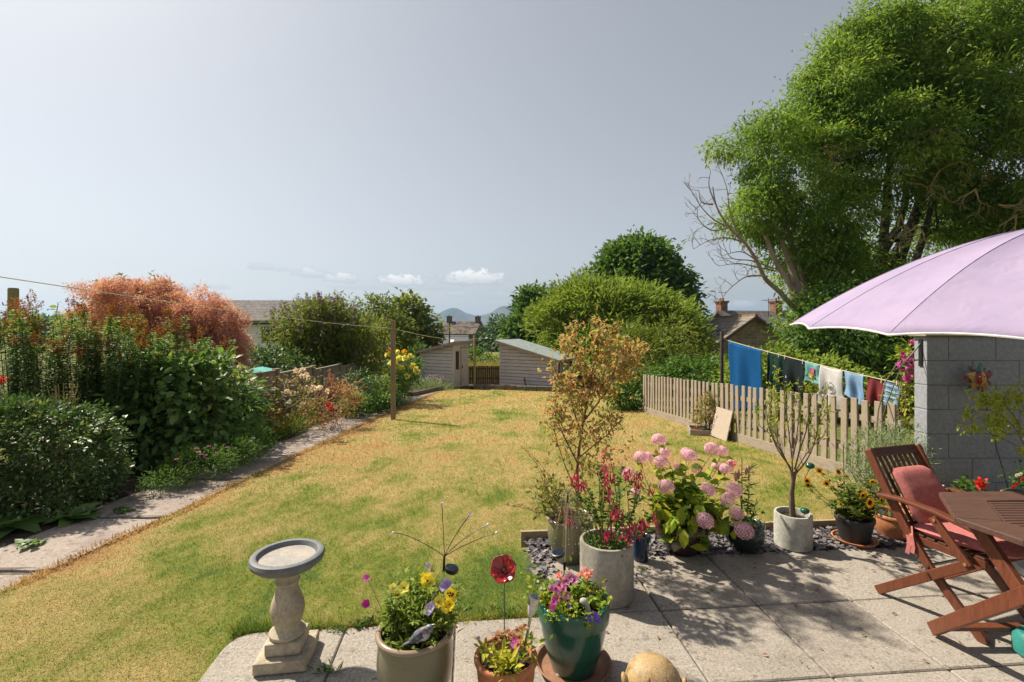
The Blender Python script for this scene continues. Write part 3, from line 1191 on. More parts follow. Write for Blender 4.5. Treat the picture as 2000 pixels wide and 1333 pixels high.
# brown slatted gate fence between the sheds
t = thing('board_fence', 'low dark brown vertical board fence between the two sheds', 'fence', (-2.1, 22.9, gz(22.9)))
mb = MB()
x = 0
while x < 1.75:
    mb.boxz(x, x + .088, -.01, .01, .02, .92 + rr.uniform(-.02, .02))
    x += .10
mb.build('boards', M['fence_dark'], t, smooth=False)
for h in (.3, .75):
    mb = MB()
    mb.boxz(0, 1.75, .013, .05, h, h + .07)
    mb.build('rail', M['fence_dark'], t, smooth=False)


# ------------------------------------------------------------------ sheds
M['felt'] = surf('felt', (.19, .235, .225), (.24, .28, .27), (.15, .18, .17), scale=3, bs=60, bst=.3, rough=.85)
M['felt_grey'] = surf('felt_grey', (.20, .19, .18), (.26, .24, .22), scale=3, bs=60, bst=.3, rough=.85)
M['glass'] = plain('glass', (.012, .016, .02), .08, .7)
M['timber_trim'] = woodmat('timber_trim', (.30, .235, .20), (.36, .295, .25), (.24, .19, .16), 'x', .85)


def clad(mb, x0, x1, zb, zt0, zt1, y, bh=.15, th=.02, holes=()):
    """horizontal boards on a wall along x whose top slopes from zt0 to zt1"""
    z = zb
    top = max(zt0, zt1)
    while z < top:
        z1 = min(z + bh, top)

        def xs(zz):
            if zt0 == zt1:
                return x0, x1
            f = (zz - zt0) / (zt1 - zt0)
            xc = x0 + (x1 - x0) * f
            if zt1 > zt0:
                return (max(x0, min(x1, xc)), x1) if zz > zt0 else (x0, x1)
            return (x0, min(x1, max(x0, xc))) if zz > zt1 else (x0, x1)
        a0, a1 = xs(z)
        c0, c1 = xs(z1 - .022)
        if a1 - a0 > .02:
            ov = .012
            vs = [(a0, y - th, z), (a1, y - th, z), (c1, y - .008, z1 - .020), (c0, y - .008, z1 - .020),
                  (a0, y + .01, z), (a1, y + .01, z), (c1, y + .01, z1 - .020), (c0, y + .01, z1 - .020)]
            mb.add(vs, [(0, 1, 2, 3), (7, 6, 5, 4), (0, 4, 5, 1), (1, 5, 6, 2), (2, 6, 7, 3), (3, 7, 4, 0)])
        z = z1


def body(mb, x0, x1, y0, y1, zb, zt0, zt1):
    mb.add([(x0, y0, zb), (x1, y0, zb), (x1, y0, zt1), (x0, y0, zt0), (x0, y1, zb), (x1, y1, zb), (x1, y1, zt1), (x0, y1, zt0)],
           [(0, 1, 2, 3), (7, 6, 5, 4), (0, 4, 5, 1), (1, 5, 6, 2), (2, 6, 7, 3), (3, 7, 4, 0)])


# left shed: corner at the right, monopitch rising to the door side
cx, cy = -2.52, 21.0
ang = math.atan2(-.47, .88)
t = thing('garden_shed', 'small pale weathered timber shed with a door and window, left of the far end', 'shed', (cx, cy, gz(21.3)), ang)
# local x: left (-) to corner (0); local +y away from camera
mb = MB()
body(mb, -1.78, 0, .012, 1.15, 0, 1.55, 1.95)
mb.build('frame', M['fence_dark'], t, smooth=False)  # solid backing, coloured dark to stand in for shade between the boards
mb = MB()
clad(mb, -1.78, 0, .02, 1.55, 1.95, 0)
mb.build('side_wall', M['shed'], t, smooth=False)
mb = MB()
mb.boxz(.004, .02, .01, .50, .02, .80)
mb.boxz(.004, .02, .01, .50, 1.62, 1.94)
mb.boxz(.004, .02, .01, .08, .80, 1.62)
mb.boxz(.004, .02, .40, .50, .80, 1.62)
mb.boxz(.004, .026, .505, 1.14, 1.76, 1.93)
for k in range(5):
    mb.boxz(.021, .027, .01, .50, .04 + k * .15, .175 + k * .15)
mb.build('front_wall', M['shed_v'], t, smooth=False)
mb = MB()
mb.boxz(.003, .012, .08, .40, .80, 1.62)
w = mb.build('window', M['glass'], t, smooth=False)
mb = MB()
for (a0, a1, b0, b1) in ((.06, .42, .77, .81), (.06, .42, 1.61, 1.65), (.06, .10, .81, 1.61), (.38, .42, .81, 1.61)):
    mb.boxz(.014, .034, a0, a1, b0, b1)
mb.build('window_frame', M['shed_v'], w, smooth=False)
mb = MB()
for k in range(5):
    mb.boxz(.022, .042, .54 + k * .115, .54 + (k + 1) * .115 - .006, .03, 1.74)
dr = mb.build('door', M['shed_v'], t, smooth=False, bevel=.004)
mb = MB()
mb.boxz(.043, .065, .58, .62, .85, .97)
mb.build('handle', M['metal_black'], dr, smooth=False)
mb = MB()
mb.beam((-1.95, .55, 1.55), (.18, .55, 2.02), 1.55, .05, (0, 1, 0))
mb.build('roof', M['felt_grey'], t, smooth=False)
mb = MB()
mb.beam((-1.95, -.24, 1.52), (.18, -.24, 1.995), .02, .10, (0, 1, 0))
mb.boxz(.185, .205, -.24, 1.33, 1.93, 2.05)
mb.build('fascia', M['timber_trim'], t, smooth=False)
mb = MB()
mb.boxz(-.045, .03, -.026, .035, 0, 1.9)
mb.boxz(-1.81, -1.75, -.026, .035, 0, 1.5)
mb.build('corner_post', M['shed_v'], t, smooth=False)

# right shed
sx, sy = -.52, 21.9
vec = Vector((2.44, -1.35, 0))
ang = math.atan2(vec.y, vec.x)
W_ = vec.length
zb0 = gz(21.2)
t = thing('garden_shed', 'wide pale timber shed with a green grey felt roof sloping down to the right', 'shed', (sx, sy, zb0), ang)
mb = MB()
body(mb, 0, W_, .012, 1.9, 0, 1.98, 1.28)
mb.build('frame', M['fence_dark'], t, smooth=False)  # dark backing again: shade in the cladding gaps put into its colour
mb = MB()
clad(mb, 0, W_, .02, 1.98, 1.28, 0)
mb.build('side_wall', M['shed'], t, smooth=False)
mb = MB()
mb.beam((-.16, .9, 2.06), (W_ + .2, .9, 1.255), 2.35, .05, (0, 1, 0))
mb.build('roof', M['felt'], t, smooth=False)
mb = MB()
mb.beam((-.16, -.285, 2.02), (W_ + .2, -.285, 1.215), .02, .11, (0, 1, 0))
mb.boxz(W_ + .2, W_ + .225, -.28, 2.07, 1.16, 1.27)
mb.build('fascia', M['timber_trim'], t, smooth=False)
mb = MB()
mb.boxz(-.03, .035, -.028, .035, 0, 1.96)
mb.boxz(W_ - .035, W_ + .03, -.028, .035, 0, 1.25)
mb.build('corner_post', M['shed_v'], t, smooth=False)
mb = MB()
mb.boxz(W_ - .40, W_ - .34, -.10, -.02, .98, 1.04)
mb.tube([(W_ - .36, -.06, 1.04), (W_ - .36, -.06, 1.14)], .02)
mb.build('outdoor_light', M['metal_black'], t)
mb = MB()
mb.boxz(W_ + .012, W_ + .03, .2, 1.0, .05, 1.15)
mb.build('door', M['shed_v'], t, smooth=False)
p = Vector((sx, sy, 0)) + vec.normalized() * 1.35 + Vector((-.1, -.22, 0))
t = thing('plank', 'short dark plank leaning at the foot of the wide shed', 'plank', (p.x, p.y, gz(p.y)), ang)
mb = MB()
mb.beam((.06, -.1, .0), (-.08, .12, .42), .09, .03, (0, 1, 0))
mb.build('board', M['fence_dark'], t, smooth=False)
# dark water butt and clutter right of the shed
t = thing('water_butt', 'black plastic tub standing beside the right end of the wide shed', 'tub', (2.55, 20.6, gz(20.6)))
mb = MB()
mb.lathe([(.32, 0), (.38, .55), (.40, .56), (.40, .6), (.36, .6), (.34, .1), (0, .1)], 24)
mb.build('tub', M['black_pot'], t)
t = thing('storage_box', 'pale upright board box beside the wide shed', 'box', (2.35, 21.6, gz(21.6)), -.3)
mb = MB()
mb.boxz(-.2, .2, -.2, .2, 0, 1.15)
mb.build('body', M['shed_v'], t, smooth=False, bevel=.01)
mb = MB()
mb.boxz(-.23, .23, -.23, .23, 1.151, 1.19)
mb.build('lid', M['felt_grey'], t, smooth=False, bevel=.008)


# ------------------------------------------------------------------ houses
def stonemat(name, c1, c2, c3, mortar, sc=1.0, bw=.5, rh_=.2):
    m, nt, b = newmat(name)
    t_ = nt.nodes.new('ShaderNodeTexCoord')
    sp = nt.nodes.new('ShaderNodeSeparateXYZ')
    nt.links.new(t_.outputs['Object'], sp.inputs[0])
    cb = nt.nodes.new('ShaderNodeCombineXYZ')
    nt.links.new(math_n(nt, 'ADD', sp.outputs[0], sp.outputs[1]), cb.inputs[0])
    nt.links.new(sp.outputs[2], cb.inputs[1])
    br = nt.nodes.new('ShaderNodeTexBrick')
    br.inputs['Scale'].default_value = sc
    br.inputs['Brick Width'].default_value = bw
    br.inputs['Row Height'].default_value = rh_
    br.inputs['Mortar Size'].default_value = .012
    br.inputs['Color1'].default_value = (*c1, 1)
    br.inputs['Color2'].default_value = (*c2, 1)
    br.inputs['Mortar'].default_value = (*mortar, 1)
    nt.links.new(cb.outputs[0], br.inputs['Vector'])
    n_ = ramp(nt, noise(nt, t_.outputs['Object'], 2.5, 5, .65), [(.3, (.6, .6, .6)), (.6, (1.15, 1.12, 1.08))])
    col = mixcol(nt, 1, br.outputs[0], n_, 'MULTIPLY')
    nt.links.new(col, b.inputs['Base Color'])
    b.inputs['Roughness'].default_value = .9
    b.inputs['Specular IOR Level'].default_value = .2
    bump(nt, b, math_n(nt, 'ADD', math_n(nt, 'MULTIPLY', br.outputs[1], -1.0), noise(nt, t_.outputs['Object'], 14, 4)), .6, .03)
    return m


M['rubble'] = stonemat('rubble', (.24, .20, .16), (.16, .135, .11), None, (.28, .245, .2))
M['rubble_far'] = stonemat('rubble_far', (.22, .19, .155), (.15, .13, .105), None, (.25, .22, .185), bw=.6, rh_=.28)
M['brick'] = stonemat('brick', (.33, .135, .09), (.25, .115, .08), None, (.2, .16, .13), bw=.23, rh_=.08)
M['slate_roof'] = stonemat('slate_roof', (.15, .138, .14), (.185, .168, .168), None, (.06, .053, .053), bw=.45, rh_=.25)
M['slate_roof_warm'] = stonemat('slate_roof_warm', (.25, .215, .18), (.19, .165, .14), None, (.07, .06, .052), bw=.45, rh_=.22)
M['render_white'] = surf('render_white', (.78, .80, .82), (.72, .74, .76), scale=1.5, bs=40, bst=.1, rough=.85)
M['mossy_roof'] = surf('mossy_roof', (.19, .145, .12), (.15, .11, .088), (.05, .042, .032), scale=.9, bs=5, bst=.5, bd=.1, rough=.95, lo=.4, hi=.58)
M['ridge_tile'] = surf('ridge_tile', (.30, .17, .09), (.24, .14, .08), scale=3, bs=20, bst=.3, rough=.85)


def gable_house(name, label, loc, rz, w, dpt, eave, ridge, wallm, roofm, over=.25, ridge_m=None):
    """ridge runs along local y; the gable with width w faces local -y"""
    t = thing(name, label, 'house', loc, rz)
    mb = MB()
    vs = []
    for y in (0, dpt):
        vs += [(-w / 2, y, -3), (w / 2, y, -3), (w / 2, y, eave), (0, y, ridge), (-w / 2, y, eave)]
    mb.add(vs, [(0, 1, 2, 3, 4), (9, 8, 7, 6, 5), (0, 5, 6, 1), (1, 6, 7, 2), (4, 3, 8, 9), (0, 4, 9, 5), (2, 7, 8, 3)])
    mb.build('wall', wallm, t, smooth=False)
    sl_ = (ridge - eave) / (w / 2)
    mb = MB()
    for s in (-1, 1):
        e = Vector((s * (w / 2 + over), dpt / 2, eave - sl_ * over + .08))
        r_ = Vector((0, dpt / 2, ridge + .08))
        mb.beam(e, r_, dpt + over * 2, .09, (0, 1, 0))
    rf = mb.build('roof', roofm, t, smooth=False)
    mb = MB()
    for s in (-1, 1):
        e = Vector((s * (w / 2 + over), -over - .03, eave - sl_ * over))
        r_ = Vector((0, -over - .03, ridge))
        mb.beam(e, r_, .05, .16, (0, 1, 0))
    mb.build('bargeboard', M['pole_brown'], t, smooth=False)
    if ridge_m:
        mb = MB()
        mb.beam((0, -over, ridge + .13), (0, dpt + over, ridge + .13), .22, .12, (1, 0, 0))
        mb.build('ridge_tiles', ridge_m, rf, smooth=False)
    return t


def chimney(t, x, y, z0, z1, w, d, mat, pots=2, potm=None):
    mb = MB()
    mb.boxz(x - w / 2, x + w / 2, y - d / 2, y + d / 2, z0, z1 - .22)
    mb.boxz(x - w / 2 - .07, x + w / 2 + .07, y - d / 2 - .07, y + d / 2 + .07, z1 - .22, z1 - .1)
    mb.boxz(x - w / 2 - .12, x + w / 2 + .12, y - d / 2 - .12, y + d / 2 + .12, z1 - .1, z1)
    c = mb.build('chimney', mat, t, smooth=False)
    for k in range(pots):
        mb = MB()
        xo = x + (k - (pots - 1) / 2) * .34
        mb.lathe([(.12, z1), (.10, z1 + .2), (.13, z1 + .22), (.13, z1 + .28)], 10, (xo, y, 0))
        mb.build('chimney_pot', potm or M['terra_dark'], c)


# stone outbuilding nearest on the right (gable towards us)
D0 = 32
ap = at(1473, 620, D0)
gz0 = ap.z
t = gable_house('stone_outbuilding', 'stone outbuilding with a gable end and brick window arch beyond the washing line', (ap.x, D0, 0), R(2), 4.4, 5.2, gz0 - 1.55, gz0, M['rubble'], M['slate_roof_warm'], .3, M['ridge_tile'])
mb = MB()
mb.boxz(-.75, .75, -.03, .05, gz0 - 3.4, gz0 - 2.35)
w = mb.build('window', M['glass'], t, smooth=False)
mb = MB()
for k in range(9):
    f = (k - 4) / 4
    mb.box((f * .82, -.04, gz0 - 2.22 - .1 * f * f), (.2, .1, .28), Matrix.Rotation(f * -.12, 3, 'Y'))
mb.build('brick_arch', M['brick'], t, smooth=False)
# skylight strips on its roof
mb = MB()
for k in range(3):
    y0 = 1.2 + k * .8
    mb.beam((-2.0, y0, gz0 - 1.27), (-1.35, y0, gz0 - .81), .28, .03, (0, 1, 0))
mb.build('skylight', M['glass'], t, smooth=False)
# the taller house behind with two chimneys
D1 = 46
a1 = at(1408, 609, D1)
t = gable_house('stone_house', 'stone house with slate roof and two brick chimneys behind the outbuilding', (a1.x, D1, 0), R(-62), 6.4, 7.2, a1.z - 2.6, a1.z, M['rubble'], M['slate_roof'], .3)
t.rotation_euler = (0, 0, R(-75))
chimney(t, -.4, .4, a1.z - 1.5, at(0, 588, D1).z, .75, .75, M['brick'], 2, M['terracotta'])
chimney(t, .0, 6.3, a1.z - 1.5, at(0, 588, 47.5).z, .8, .8, M['brick'], 1, M['terracotta'])
mb = MB()
mb.tube([(1.0, 4.5, a1.z - .6), (1.0, 4.5, a1.z + 1.3)], .025, 5)
mb.tube([(.3, 4.5, a1.z + 1.1), (1.9, 4.5, a1.z + 1.1)], .02, 5)
for k in range(5):
    mb.tube([(.4 + k * .3, 4.15, a1.z + 1.1), (.4 + k * .3, 4.85, a1.z + 1.1)], .015, 4)
mb.build('aerial', M['metal_black'], t)

# far stone house between the sheds
D2 = 120
zr, ze = at(0, 629, D2).z, at(0, 651, D2).z
xg = at(928, 640, D2).x
t = thing('stone_house', 'distant grey stone house with a mossy roof and two chimneys between the sheds', 'house', (xg, D2, 0), R(-22))
w, dd = 9.6, 6.0       # ridge along local x, from -w to 0
mb = MB()
mb.add([(x, y, z) for x in (-w, 0) for (y, z) in ((0, -9), (dd, -9), (dd, ze), (dd / 2, zr), (0, ze))], [(0, 1, 2, 3, 4), (9, 8, 7, 6, 5), (0, 4, 9, 5), (1, 6, 7, 2), (4, 3, 8, 9), (3, 2, 7, 8)])
mb.build('wall', M['rubble_far'], t, smooth=False)
mb = MB()
for s in (-1, 1):
    sl_ = (zr - ze) / (dd / 2)
    mb.beam((-w / 2, dd / 2 + s * (dd / 2 + .4), ze - sl_ * .4 + .1), (-w / 2, dd / 2, zr + .1), w + .5, .15, (1, 0, 0))
rf = mb.build('roof', M['mossy_roof'], t, smooth=False)
M['chim_far'] = surf('chim_far', (.085, .07, .06), (.12, .10, .085), scale=1.5, bs=10, bst=.4, rough=.95)
chimney(t, -w + .7, dd / 2, zr - .8, at(0, 617, D2).z, 1.1, 1.0, M['chim_far'], 2)
chimney(t, -.7, dd / 2, zr - .8, at(0, 618, D2).z, 1.1, 1.0, M['chim_far'], 2)
for (x0, x1, h) in ((-7.6, -6.9, .9), (-4.3, -3.6, .9), (-1.6, -.9, .9)):
    mb = MB()
    mb.boxz(x0, x1, -.05, .1, ze - 1.7, ze - .5)
    f = mb.build('window', M['glass'], t, smooth=False)
    mb = MB()
    mb.boxz(x0 - .1, x1 + .1, -.12, .02, ze - 1.82, ze - 1.7)
    mb.build('sill', M['render_white'], f, smooth=False)
# slate extension in front of it
D3 = 96
zr3 = at(0, 659, D3).z
t = thing('slate_extension', 'low grey slate roof with one skylight in front of the distant stone house', 'building', (at(850, 660, D3).x, D3, 0), R(6))
mb = MB()
mb.add([(x, y, z) for x in (0, 6.4) for (y, z) in ((0, -9), (4, -9), (4, zr3), (0, zr3 - 2.0))], [(0, 1, 2, 3), (7, 6, 5, 4), (0, 3, 7, 4), (3, 2, 6, 7), (1, 5, 6, 2)])
mb.build('wall', M['rubble_far'], t, smooth=False)
M['slate_far'] = surf('slate_far', (.085, .09, .10), (.10, .105, .115), scale=1, bs=5, bst=.2, rough=.6)
mb = MB()
mb.beam((3.2, -.4, zr3 - 2.1), (3.2, 4.1, zr3 + .15), 6.8, .12, (1, 0, 0))
mb.build('roof', M['slate_far'], t, smooth=False)
mb = MB()
mb.boxz(-.2, 6.6, 3.9, 4.3, zr3 + .02, zr3 + .3)
mb.build('ridge_flashing', M['render_white'], t, smooth=False)
mb = MB()
mb.beam((3.3, 1.2, zr3 - 1.17), (3.3, 2.4, zr3 - .57), .8, .1, (1, 0, 0))
mb.build('skylight', M['white'], t, smooth=False)
# small gabled house further right
D4 = 170
t = gable_house('cottage', 'small distant brown cottage gable beside the dark conifer', (at(957, 640, D4).x, D4, 0), R(-20), 8, 9, at(0, 650, D4).z, at(0, 637, D4).z, M['rubble_far'], M['mossy_roof'], .3)
chimney(t, 0, 8, at(0, 640, D4).z, at(0, 632, D4).z, 1, 1, M['chim_far'], 1)

# long white house with a slate roof, left
D5 = 42
zr5, ze5 = at(0, 584, D5).z, at(0, 625, D5).z
t = thing('white_house', 'long white rendered house with a grey slate roof behind the smoke bush', 'house', (at(300, 600, D5).x, D5, 0), R(3))
w, dd = 12.2, 8.5
mb = MB()
mb.add([(x, y, z) for x in (0, w) for (y, z) in ((0, -4), (dd, -4), (dd, ze5), (dd / 2, zr5), (0, ze5))], [(0, 1, 2, 3, 4), (9, 8, 7, 6, 5), (0, 4, 9, 5), (1, 6, 7, 2), (4, 3, 8, 9), (3, 2, 7, 8)])
mb.build('wall', M['render_white'], t, smooth=False)
mb = MB()
for s in (-1, 1):
    sl_ = (zr5 - ze5) / (dd / 2)
    mb.beam((w / 2, dd / 2 + s * (dd / 2 + .45), ze5 - sl_ * .45 + .08), (w / 2, dd / 2, zr5 + .08), w + .4, .12, (1, 0, 0))
mb.build('roof', M['slate_roof'], t, smooth=False)
mb = MB()
mb.boxz(-.2, w + .2, -.56, -.44, ze5 - .42, ze5 - .26)
mb.build('gutter', M['metal_black'], t, smooth=False)
mb = MB()
mb.boxz(9.1, 10.6, -.04, .05, ze5 - 2.0, ze5 - .6)
f = mb.build('window', M['glass'], t, smooth=False)
mb = MB()
mb.boxz(9.82, 9.88, -.07, -.045, ze5 - 2.0, ze5 - .6)
mb.build('frame', M['white'], f, smooth=False)

# telegraph and washing-line posts
def post(name, label, cat, loc, h, r, mat, square=False, lean=0):
    t = thing(name, label, cat, loc)
    mb = MB()
    if square:
        mb.boxz(-r, r, -r, r, 0, h)
    else:
        mb.tube([(0, 0, 0), (lean * .5, 0, h * .5), (lean, 0, h - .015), (lean, 0, h)], [r, r * .97, r * .94, r * .8], 12)
    mb.build('post', mat, t, smooth=not square, bevel=.006 if square else 0)
    return t


p = gnd(768, 820)
t = post('washing_line_post', 'tall square wooden washing line post standing at the edge of the lawn by the path', 'post', p, at(0, 626, p.y).z - p.z, .047, M['post_wood'], True)
mb = MB()
mb.tube([(.05, 0, 2.0), (.09, 0, 2.02), (.09, 0, 2.08)], .006, 6)
mb.build('hook', M['metal_black'], t)
LINE0 = p
p2 = Vector((at(927, 700, 20.85).x, 20.85, gz(20.85)))
post('washing_line_post', 'thin greenish timber post at the far end of the lawn between the sheds', 'post', p2, at(0, 655, p2.y).z - p2.z, .05, M['post_green'])
p3 = at(26, 563, 7.2)
t = post('garden_post', 'thick round timber post rising above the tall border plants at the left edge', 'post', (p3.x, p3.y, gz(7.2)), p3.z - gz(7.2), .068, M['post_green'])
mb = MB()
mb.tube([(-.06, -.03, 2.2), (-.12, -.03, 2.2), (-.13, -.03, 2.24)], .009, 6)
mb.build('hook', M['steel'], t)
p4 = at(253, 545, 24)
post('telegraph_pole', 'thin distant pole top above the pink smoke bush', 'pole', (p4.x, p4.y, gz(24)), p4.z - gz(24), .09, M['post_wood'])
p5 = at(878, 624, 75)
post('telegraph_pole', 'dark thin telegraph pole in front of the distant stone house', 'pole', (p5.x, p5.y, gz(75)), p5.z - gz(75), .12, M['pole_brown'])


def wire(name, label, cat, p0, p1, sag, r, mat):
    p0 = Vector(p0)
    p1 = Vector(p1)
    mb = MB()
    pts = []
    for i in range(25):
        f = i / 24
        q = p0.lerp(p1, f) - p0
        q.z -= sag * 4 * f * (1 - f)
        pts.append(q)
    mb.tube(pts, r, 6)
    o = mb.build(name, mat)
    o.location = p0
    tag(o, label, cat)
    return o


lt = LINE0 + Vector((0, 0, at(0, 642, LINE0.y).z - LINE0.z))
wire('washing_line', 'pale washing line sloping from the lawn post up to the left edge', 'washing line', at(-60, 532, 3.2), lt, .05, .0038, M['rope'])
wire('washing_line', 'thin washing line from the lawn post to the far timber post', 'washing line', lt, (p2.x, p2.y, at(0, 662, 20.85).z), .12, .007, M['rope'])
for k, (ya, yb) in enumerate(((634, 660), (652, 664))):
    pass
wire('overhead_cable', 'overhead cable crossing in front of the hills and the distant house', 'cable', at(700, 630, 75), at(1160, 642, 75), .3, .045, M['wire'])


# ------------------------------------------------------------------ the hazy summer air
def haze():
    m = bpy.data.materials.new('haze')
    m.use_nodes = True
    nt = m.node_tree
    nt.nodes.remove(nt.nodes['Principled BSDF'])
    v = nt.nodes.new('ShaderNodeVolumePrincipled')
    v.inputs['Color'].default_value = (.46, .68, 1, 1)
    v.inputs['Density'].default_value = .00017
    v.inputs['Anisotropy'].default_value = .25
    nt.links.new(v.outputs[0], nt.nodes['Material Output'].inputs['Volume'])
    mb = MB()
    mb.boxz(-3500, 3500, -60, 4300, -45, 150)
    o = mb.build('haze', m, smooth=False)
    o['kind'] = 'stuff'
    o['label'] = 'pale blue summer haze in front of the far hills'
    o['category'] = 'haze'


haze()


# ------------------------------------------------------------------ vegetation helpers
def rnd(a, b):
    return rng.uniform(a, b)


def B(px, py, d, rx, ry=None, rd=None):
    """ellipsoid blob given by its place in the view: centre, half width, half height (px) and half depth (m)"""
    c = at(px, py, d)
    rx_ = rx / F * d
    ry_ = (ry or rx) / F * d
    return (c.x, c.y, c.z, rx_, rd or rx_, ry_)


def crown(lv, blobs, per_m2, k, cr, L, W, seg=1, inner=.72, droop_dir=-.15, out=.8, rand=.6, tint=None, base=Vector((0, 0, 0)), flat=.7, up_bias=0, bottom=-1.0, droop=.25):
    """leaf clumps on and under the surface of a set of ellipsoids; k leaves in each clump of radius cr"""
    for bi, (x, y, z, rx, ry, rz) in enumerate(blobs):
        area = 4 * math.pi * ((rx * ry) ** 1.6 / 3 + (rx * rz) ** 1.6 / 3 + (ry * rz) ** 1.6 / 3) ** (1 / 1.6)
        n = max(3, int(area * per_m2))
        dv = nrm(rng.normal(0, 1, (n, 3)))
        dv[:, 2] = np.where(dv[:, 2] < bottom, -dv[:, 2], dv[:, 2])
        rad = rng.uniform(inner, 1.04, n) + rng.normal(0, .03, n)
        Cc = np.array([x, y, z]) + dv * np.array([rx, ry, rz]) * rad[:, None]
        keep = np.ones(n, bool)
        for bj, (x2, y2, z2, a2, b2, c2) in enumerate(blobs):
            if bj != bi:
                q = ((Cc - np.array([x2, y2, z2])) / np.array([a2, b2, c2]))
                keep &= (q ** 2).sum(1) > .36
        Cc, dv = Cc[keep], dv[keep]
        n = len(Cc)
        if n == 0:
            continue
        kk = rng.poisson(k, n)
        idx = np.repeat(np.arange(n), kk)
        m = len(idx)
        ct = rng.random(n) if tint is None else np.full(n, 0.0)
        off = rng.normal(0, 1, (m, 3)) * cr * np.array([1, 1, flat])
        P = Cc[idx] + off - np.array(base)
        D = dv[idx] * out + rng.normal(0, rand, (m, 3)) + nrm(off) * .5 + np.array([0, 0, droop_dir])
        tt = np.clip(ct[idx] * .6 + rng.random(m) * .4, 0, 1) if tint is None else np.clip(rng.normal(tint, .18, m), 0, 1)
        lv.add(P, D, L * rng.uniform(.6, 1.25, m), W * rng.uniform(.7, 1.2, m), seg=seg, tint=tt, droop=droop)
    return lv


def boughs(blobs, n, r0, r1, at_=.8):
    """break big ellipsoids up into separate boughs with gaps between"""
    out = []
    for (x, y, z, rx, ry, rz) in blobs:
        i_ = np.arange(n) + .5
        ph_ = np.arccos(1 - 2 * i_ / n)
        th_ = math.pi * (1 + 5 ** .5) * i_ + rng.random() * 6.28
        dv = np.stack([np.sin(ph_) * np.cos(th_), np.sin(ph_) * np.sin(th_), np.cos(ph_)], 1) + rng.normal(0, .15, (n, 3))
        for q in dv:
            k = rng.uniform(r0, r1)
            f = at_ - k * .45
            out.append((x + q[0] * rx * f, y + q[1] * ry * f, z + q[2] * rz * f, rx * k * rng.uniform(.9, 1.25), ry * k, rz * k * rng.uniform(.62, .85)))
    return out


def limb(mb, p0, p1, r0, r1, bend=.15, n=7):
    p0, p1 = Vector(p0), Vector(p1)
    L = (p1 - p0).length
    o1 = Vector(rng.normal(0, 1, 3)) * L * bend
    o2 = Vector(rng.normal(0, 1, 3)) * L * bend * .5
    pts, rs = [], []
    for i in range(7):
        f = i / 6
        pts.append(p0.lerp(p1, f) + o1 * math.sin(math.pi * f) + o2 * math.sin(2 * math.pi * f))
        rs.append(r0 + (r1 - r0) * f)
    mb.tube(pts, rs, n)
    return pts


def grow(mb, p, d, L, r, depth, tips, spread=.5, up=.15, nb=(2, 3), shrink=.72, nside=5, wig=.25, segs=4, minr=.0012):
    p = Vector(p)
    d = Vector(d).normalized()
    pts, rs = [p.copy()], [r]
    for i in range(segs):
        d = (d + Vector(rng.normal(0, wig, 3)) * .5 + Vector((0, 0, up * .3))).normalized()
        p = p + d * (L / segs)
        pts.append(p.copy())
        rs.append(max(minr, r * (1 - .35 * (i + 1) / segs)))
        tips.append((p.copy(), d.copy(), depth))
    mb.tube(pts, rs, nside if depth > 1 else 4, cap=False)
    if depth > 0:
        for k in range(int(rng.integers(nb[0], nb[1] + 1))):
            q = Vector(rng.normal(0, 1, 3))
            q = (q - d * q.dot(d)).normalized()
            nd = (d + q * spread * rnd(.6, 1.3) + Vector((0, 0, up))).normalized()
            j = int(rng.integers(max(1, segs - 2), segs + 1))
            grow(mb, pts[j], nd, L * shrink * rnd(.8, 1.15), max(minr, rs[j] * .68), depth - 1, tips, spread, up, nb, shrink, nside, wig, segs, minr)


def tree(name, label, cat, base, blobs, trunk_r, leafm, barkm, per_m2, k, cr, L, W, group=None, nl=8, fork=.35, extra=None, **kw):
    base = Vector(base)
    t = thing(name, label, cat, base, 0, group)
    lv = Leaves()
    crown(lv, blobs, per_m2, k, cr, L, W, base=base, **kw)
    lv.build('crown', leafm, t)
    mb = MB()
    cx_ = sum(b[0] for b in blobs) / len(blobs) - base.x
    cy_ = sum(b[1] for b in blobs) / len(blobs) - base.y
    top = max(b[2] for b in blobs) - base.z
    low = min(b[2] for b in blobs) - base.z
    fk = Vector((cx_ * .4, cy_ * .4, max(.2, low * fork + top * .12)))
    limb(mb, (0, 0, -.1), fk, trunk_r, trunk_r * .75, .03, 10)
    for i in range(nl):
        b = blobs[i % len(blobs)]
        e = Vector((b[0] + rnd(-.3, .3) * b[3], b[1] + rnd(-.3, .3) * b[4], b[2] + rnd(-.2, .5) * b[5])) - base
        limb(mb, fk, e, trunk_r * .5, trunk_r * .12, .1, 7)
    mb.build('trunk', barkm, t)
    return t


def bush(name, label, cat, base, blobs, leafm, per_m2, k, cr, L, W, group=None, twigs=10, barkm=None, **kw):
    base = Vector(base)
    t = thing(name, label, cat, base, 0, group)
    lv = Leaves()
    crown(lv, blobs, per_m2, k, cr, L, W, base=base, **kw)
    lv.build('foliage', leafm, t)
    mb = MB()
    for i in range(twigs):
        b = blobs[i % len(blobs)]
        e = Vector((b[0] + rnd(-.6, .6) * b[3], b[1] + rnd(-.6, .6) * b[4], b[2] + rnd(.0, .6) * b[5])) - base
        limb(mb, (rnd(-.1, .1), rnd(-.1, .1), -.03), e, .012, .004, .08, 5)
    mb.build('stems', barkm or M['twig'], t)
    return t


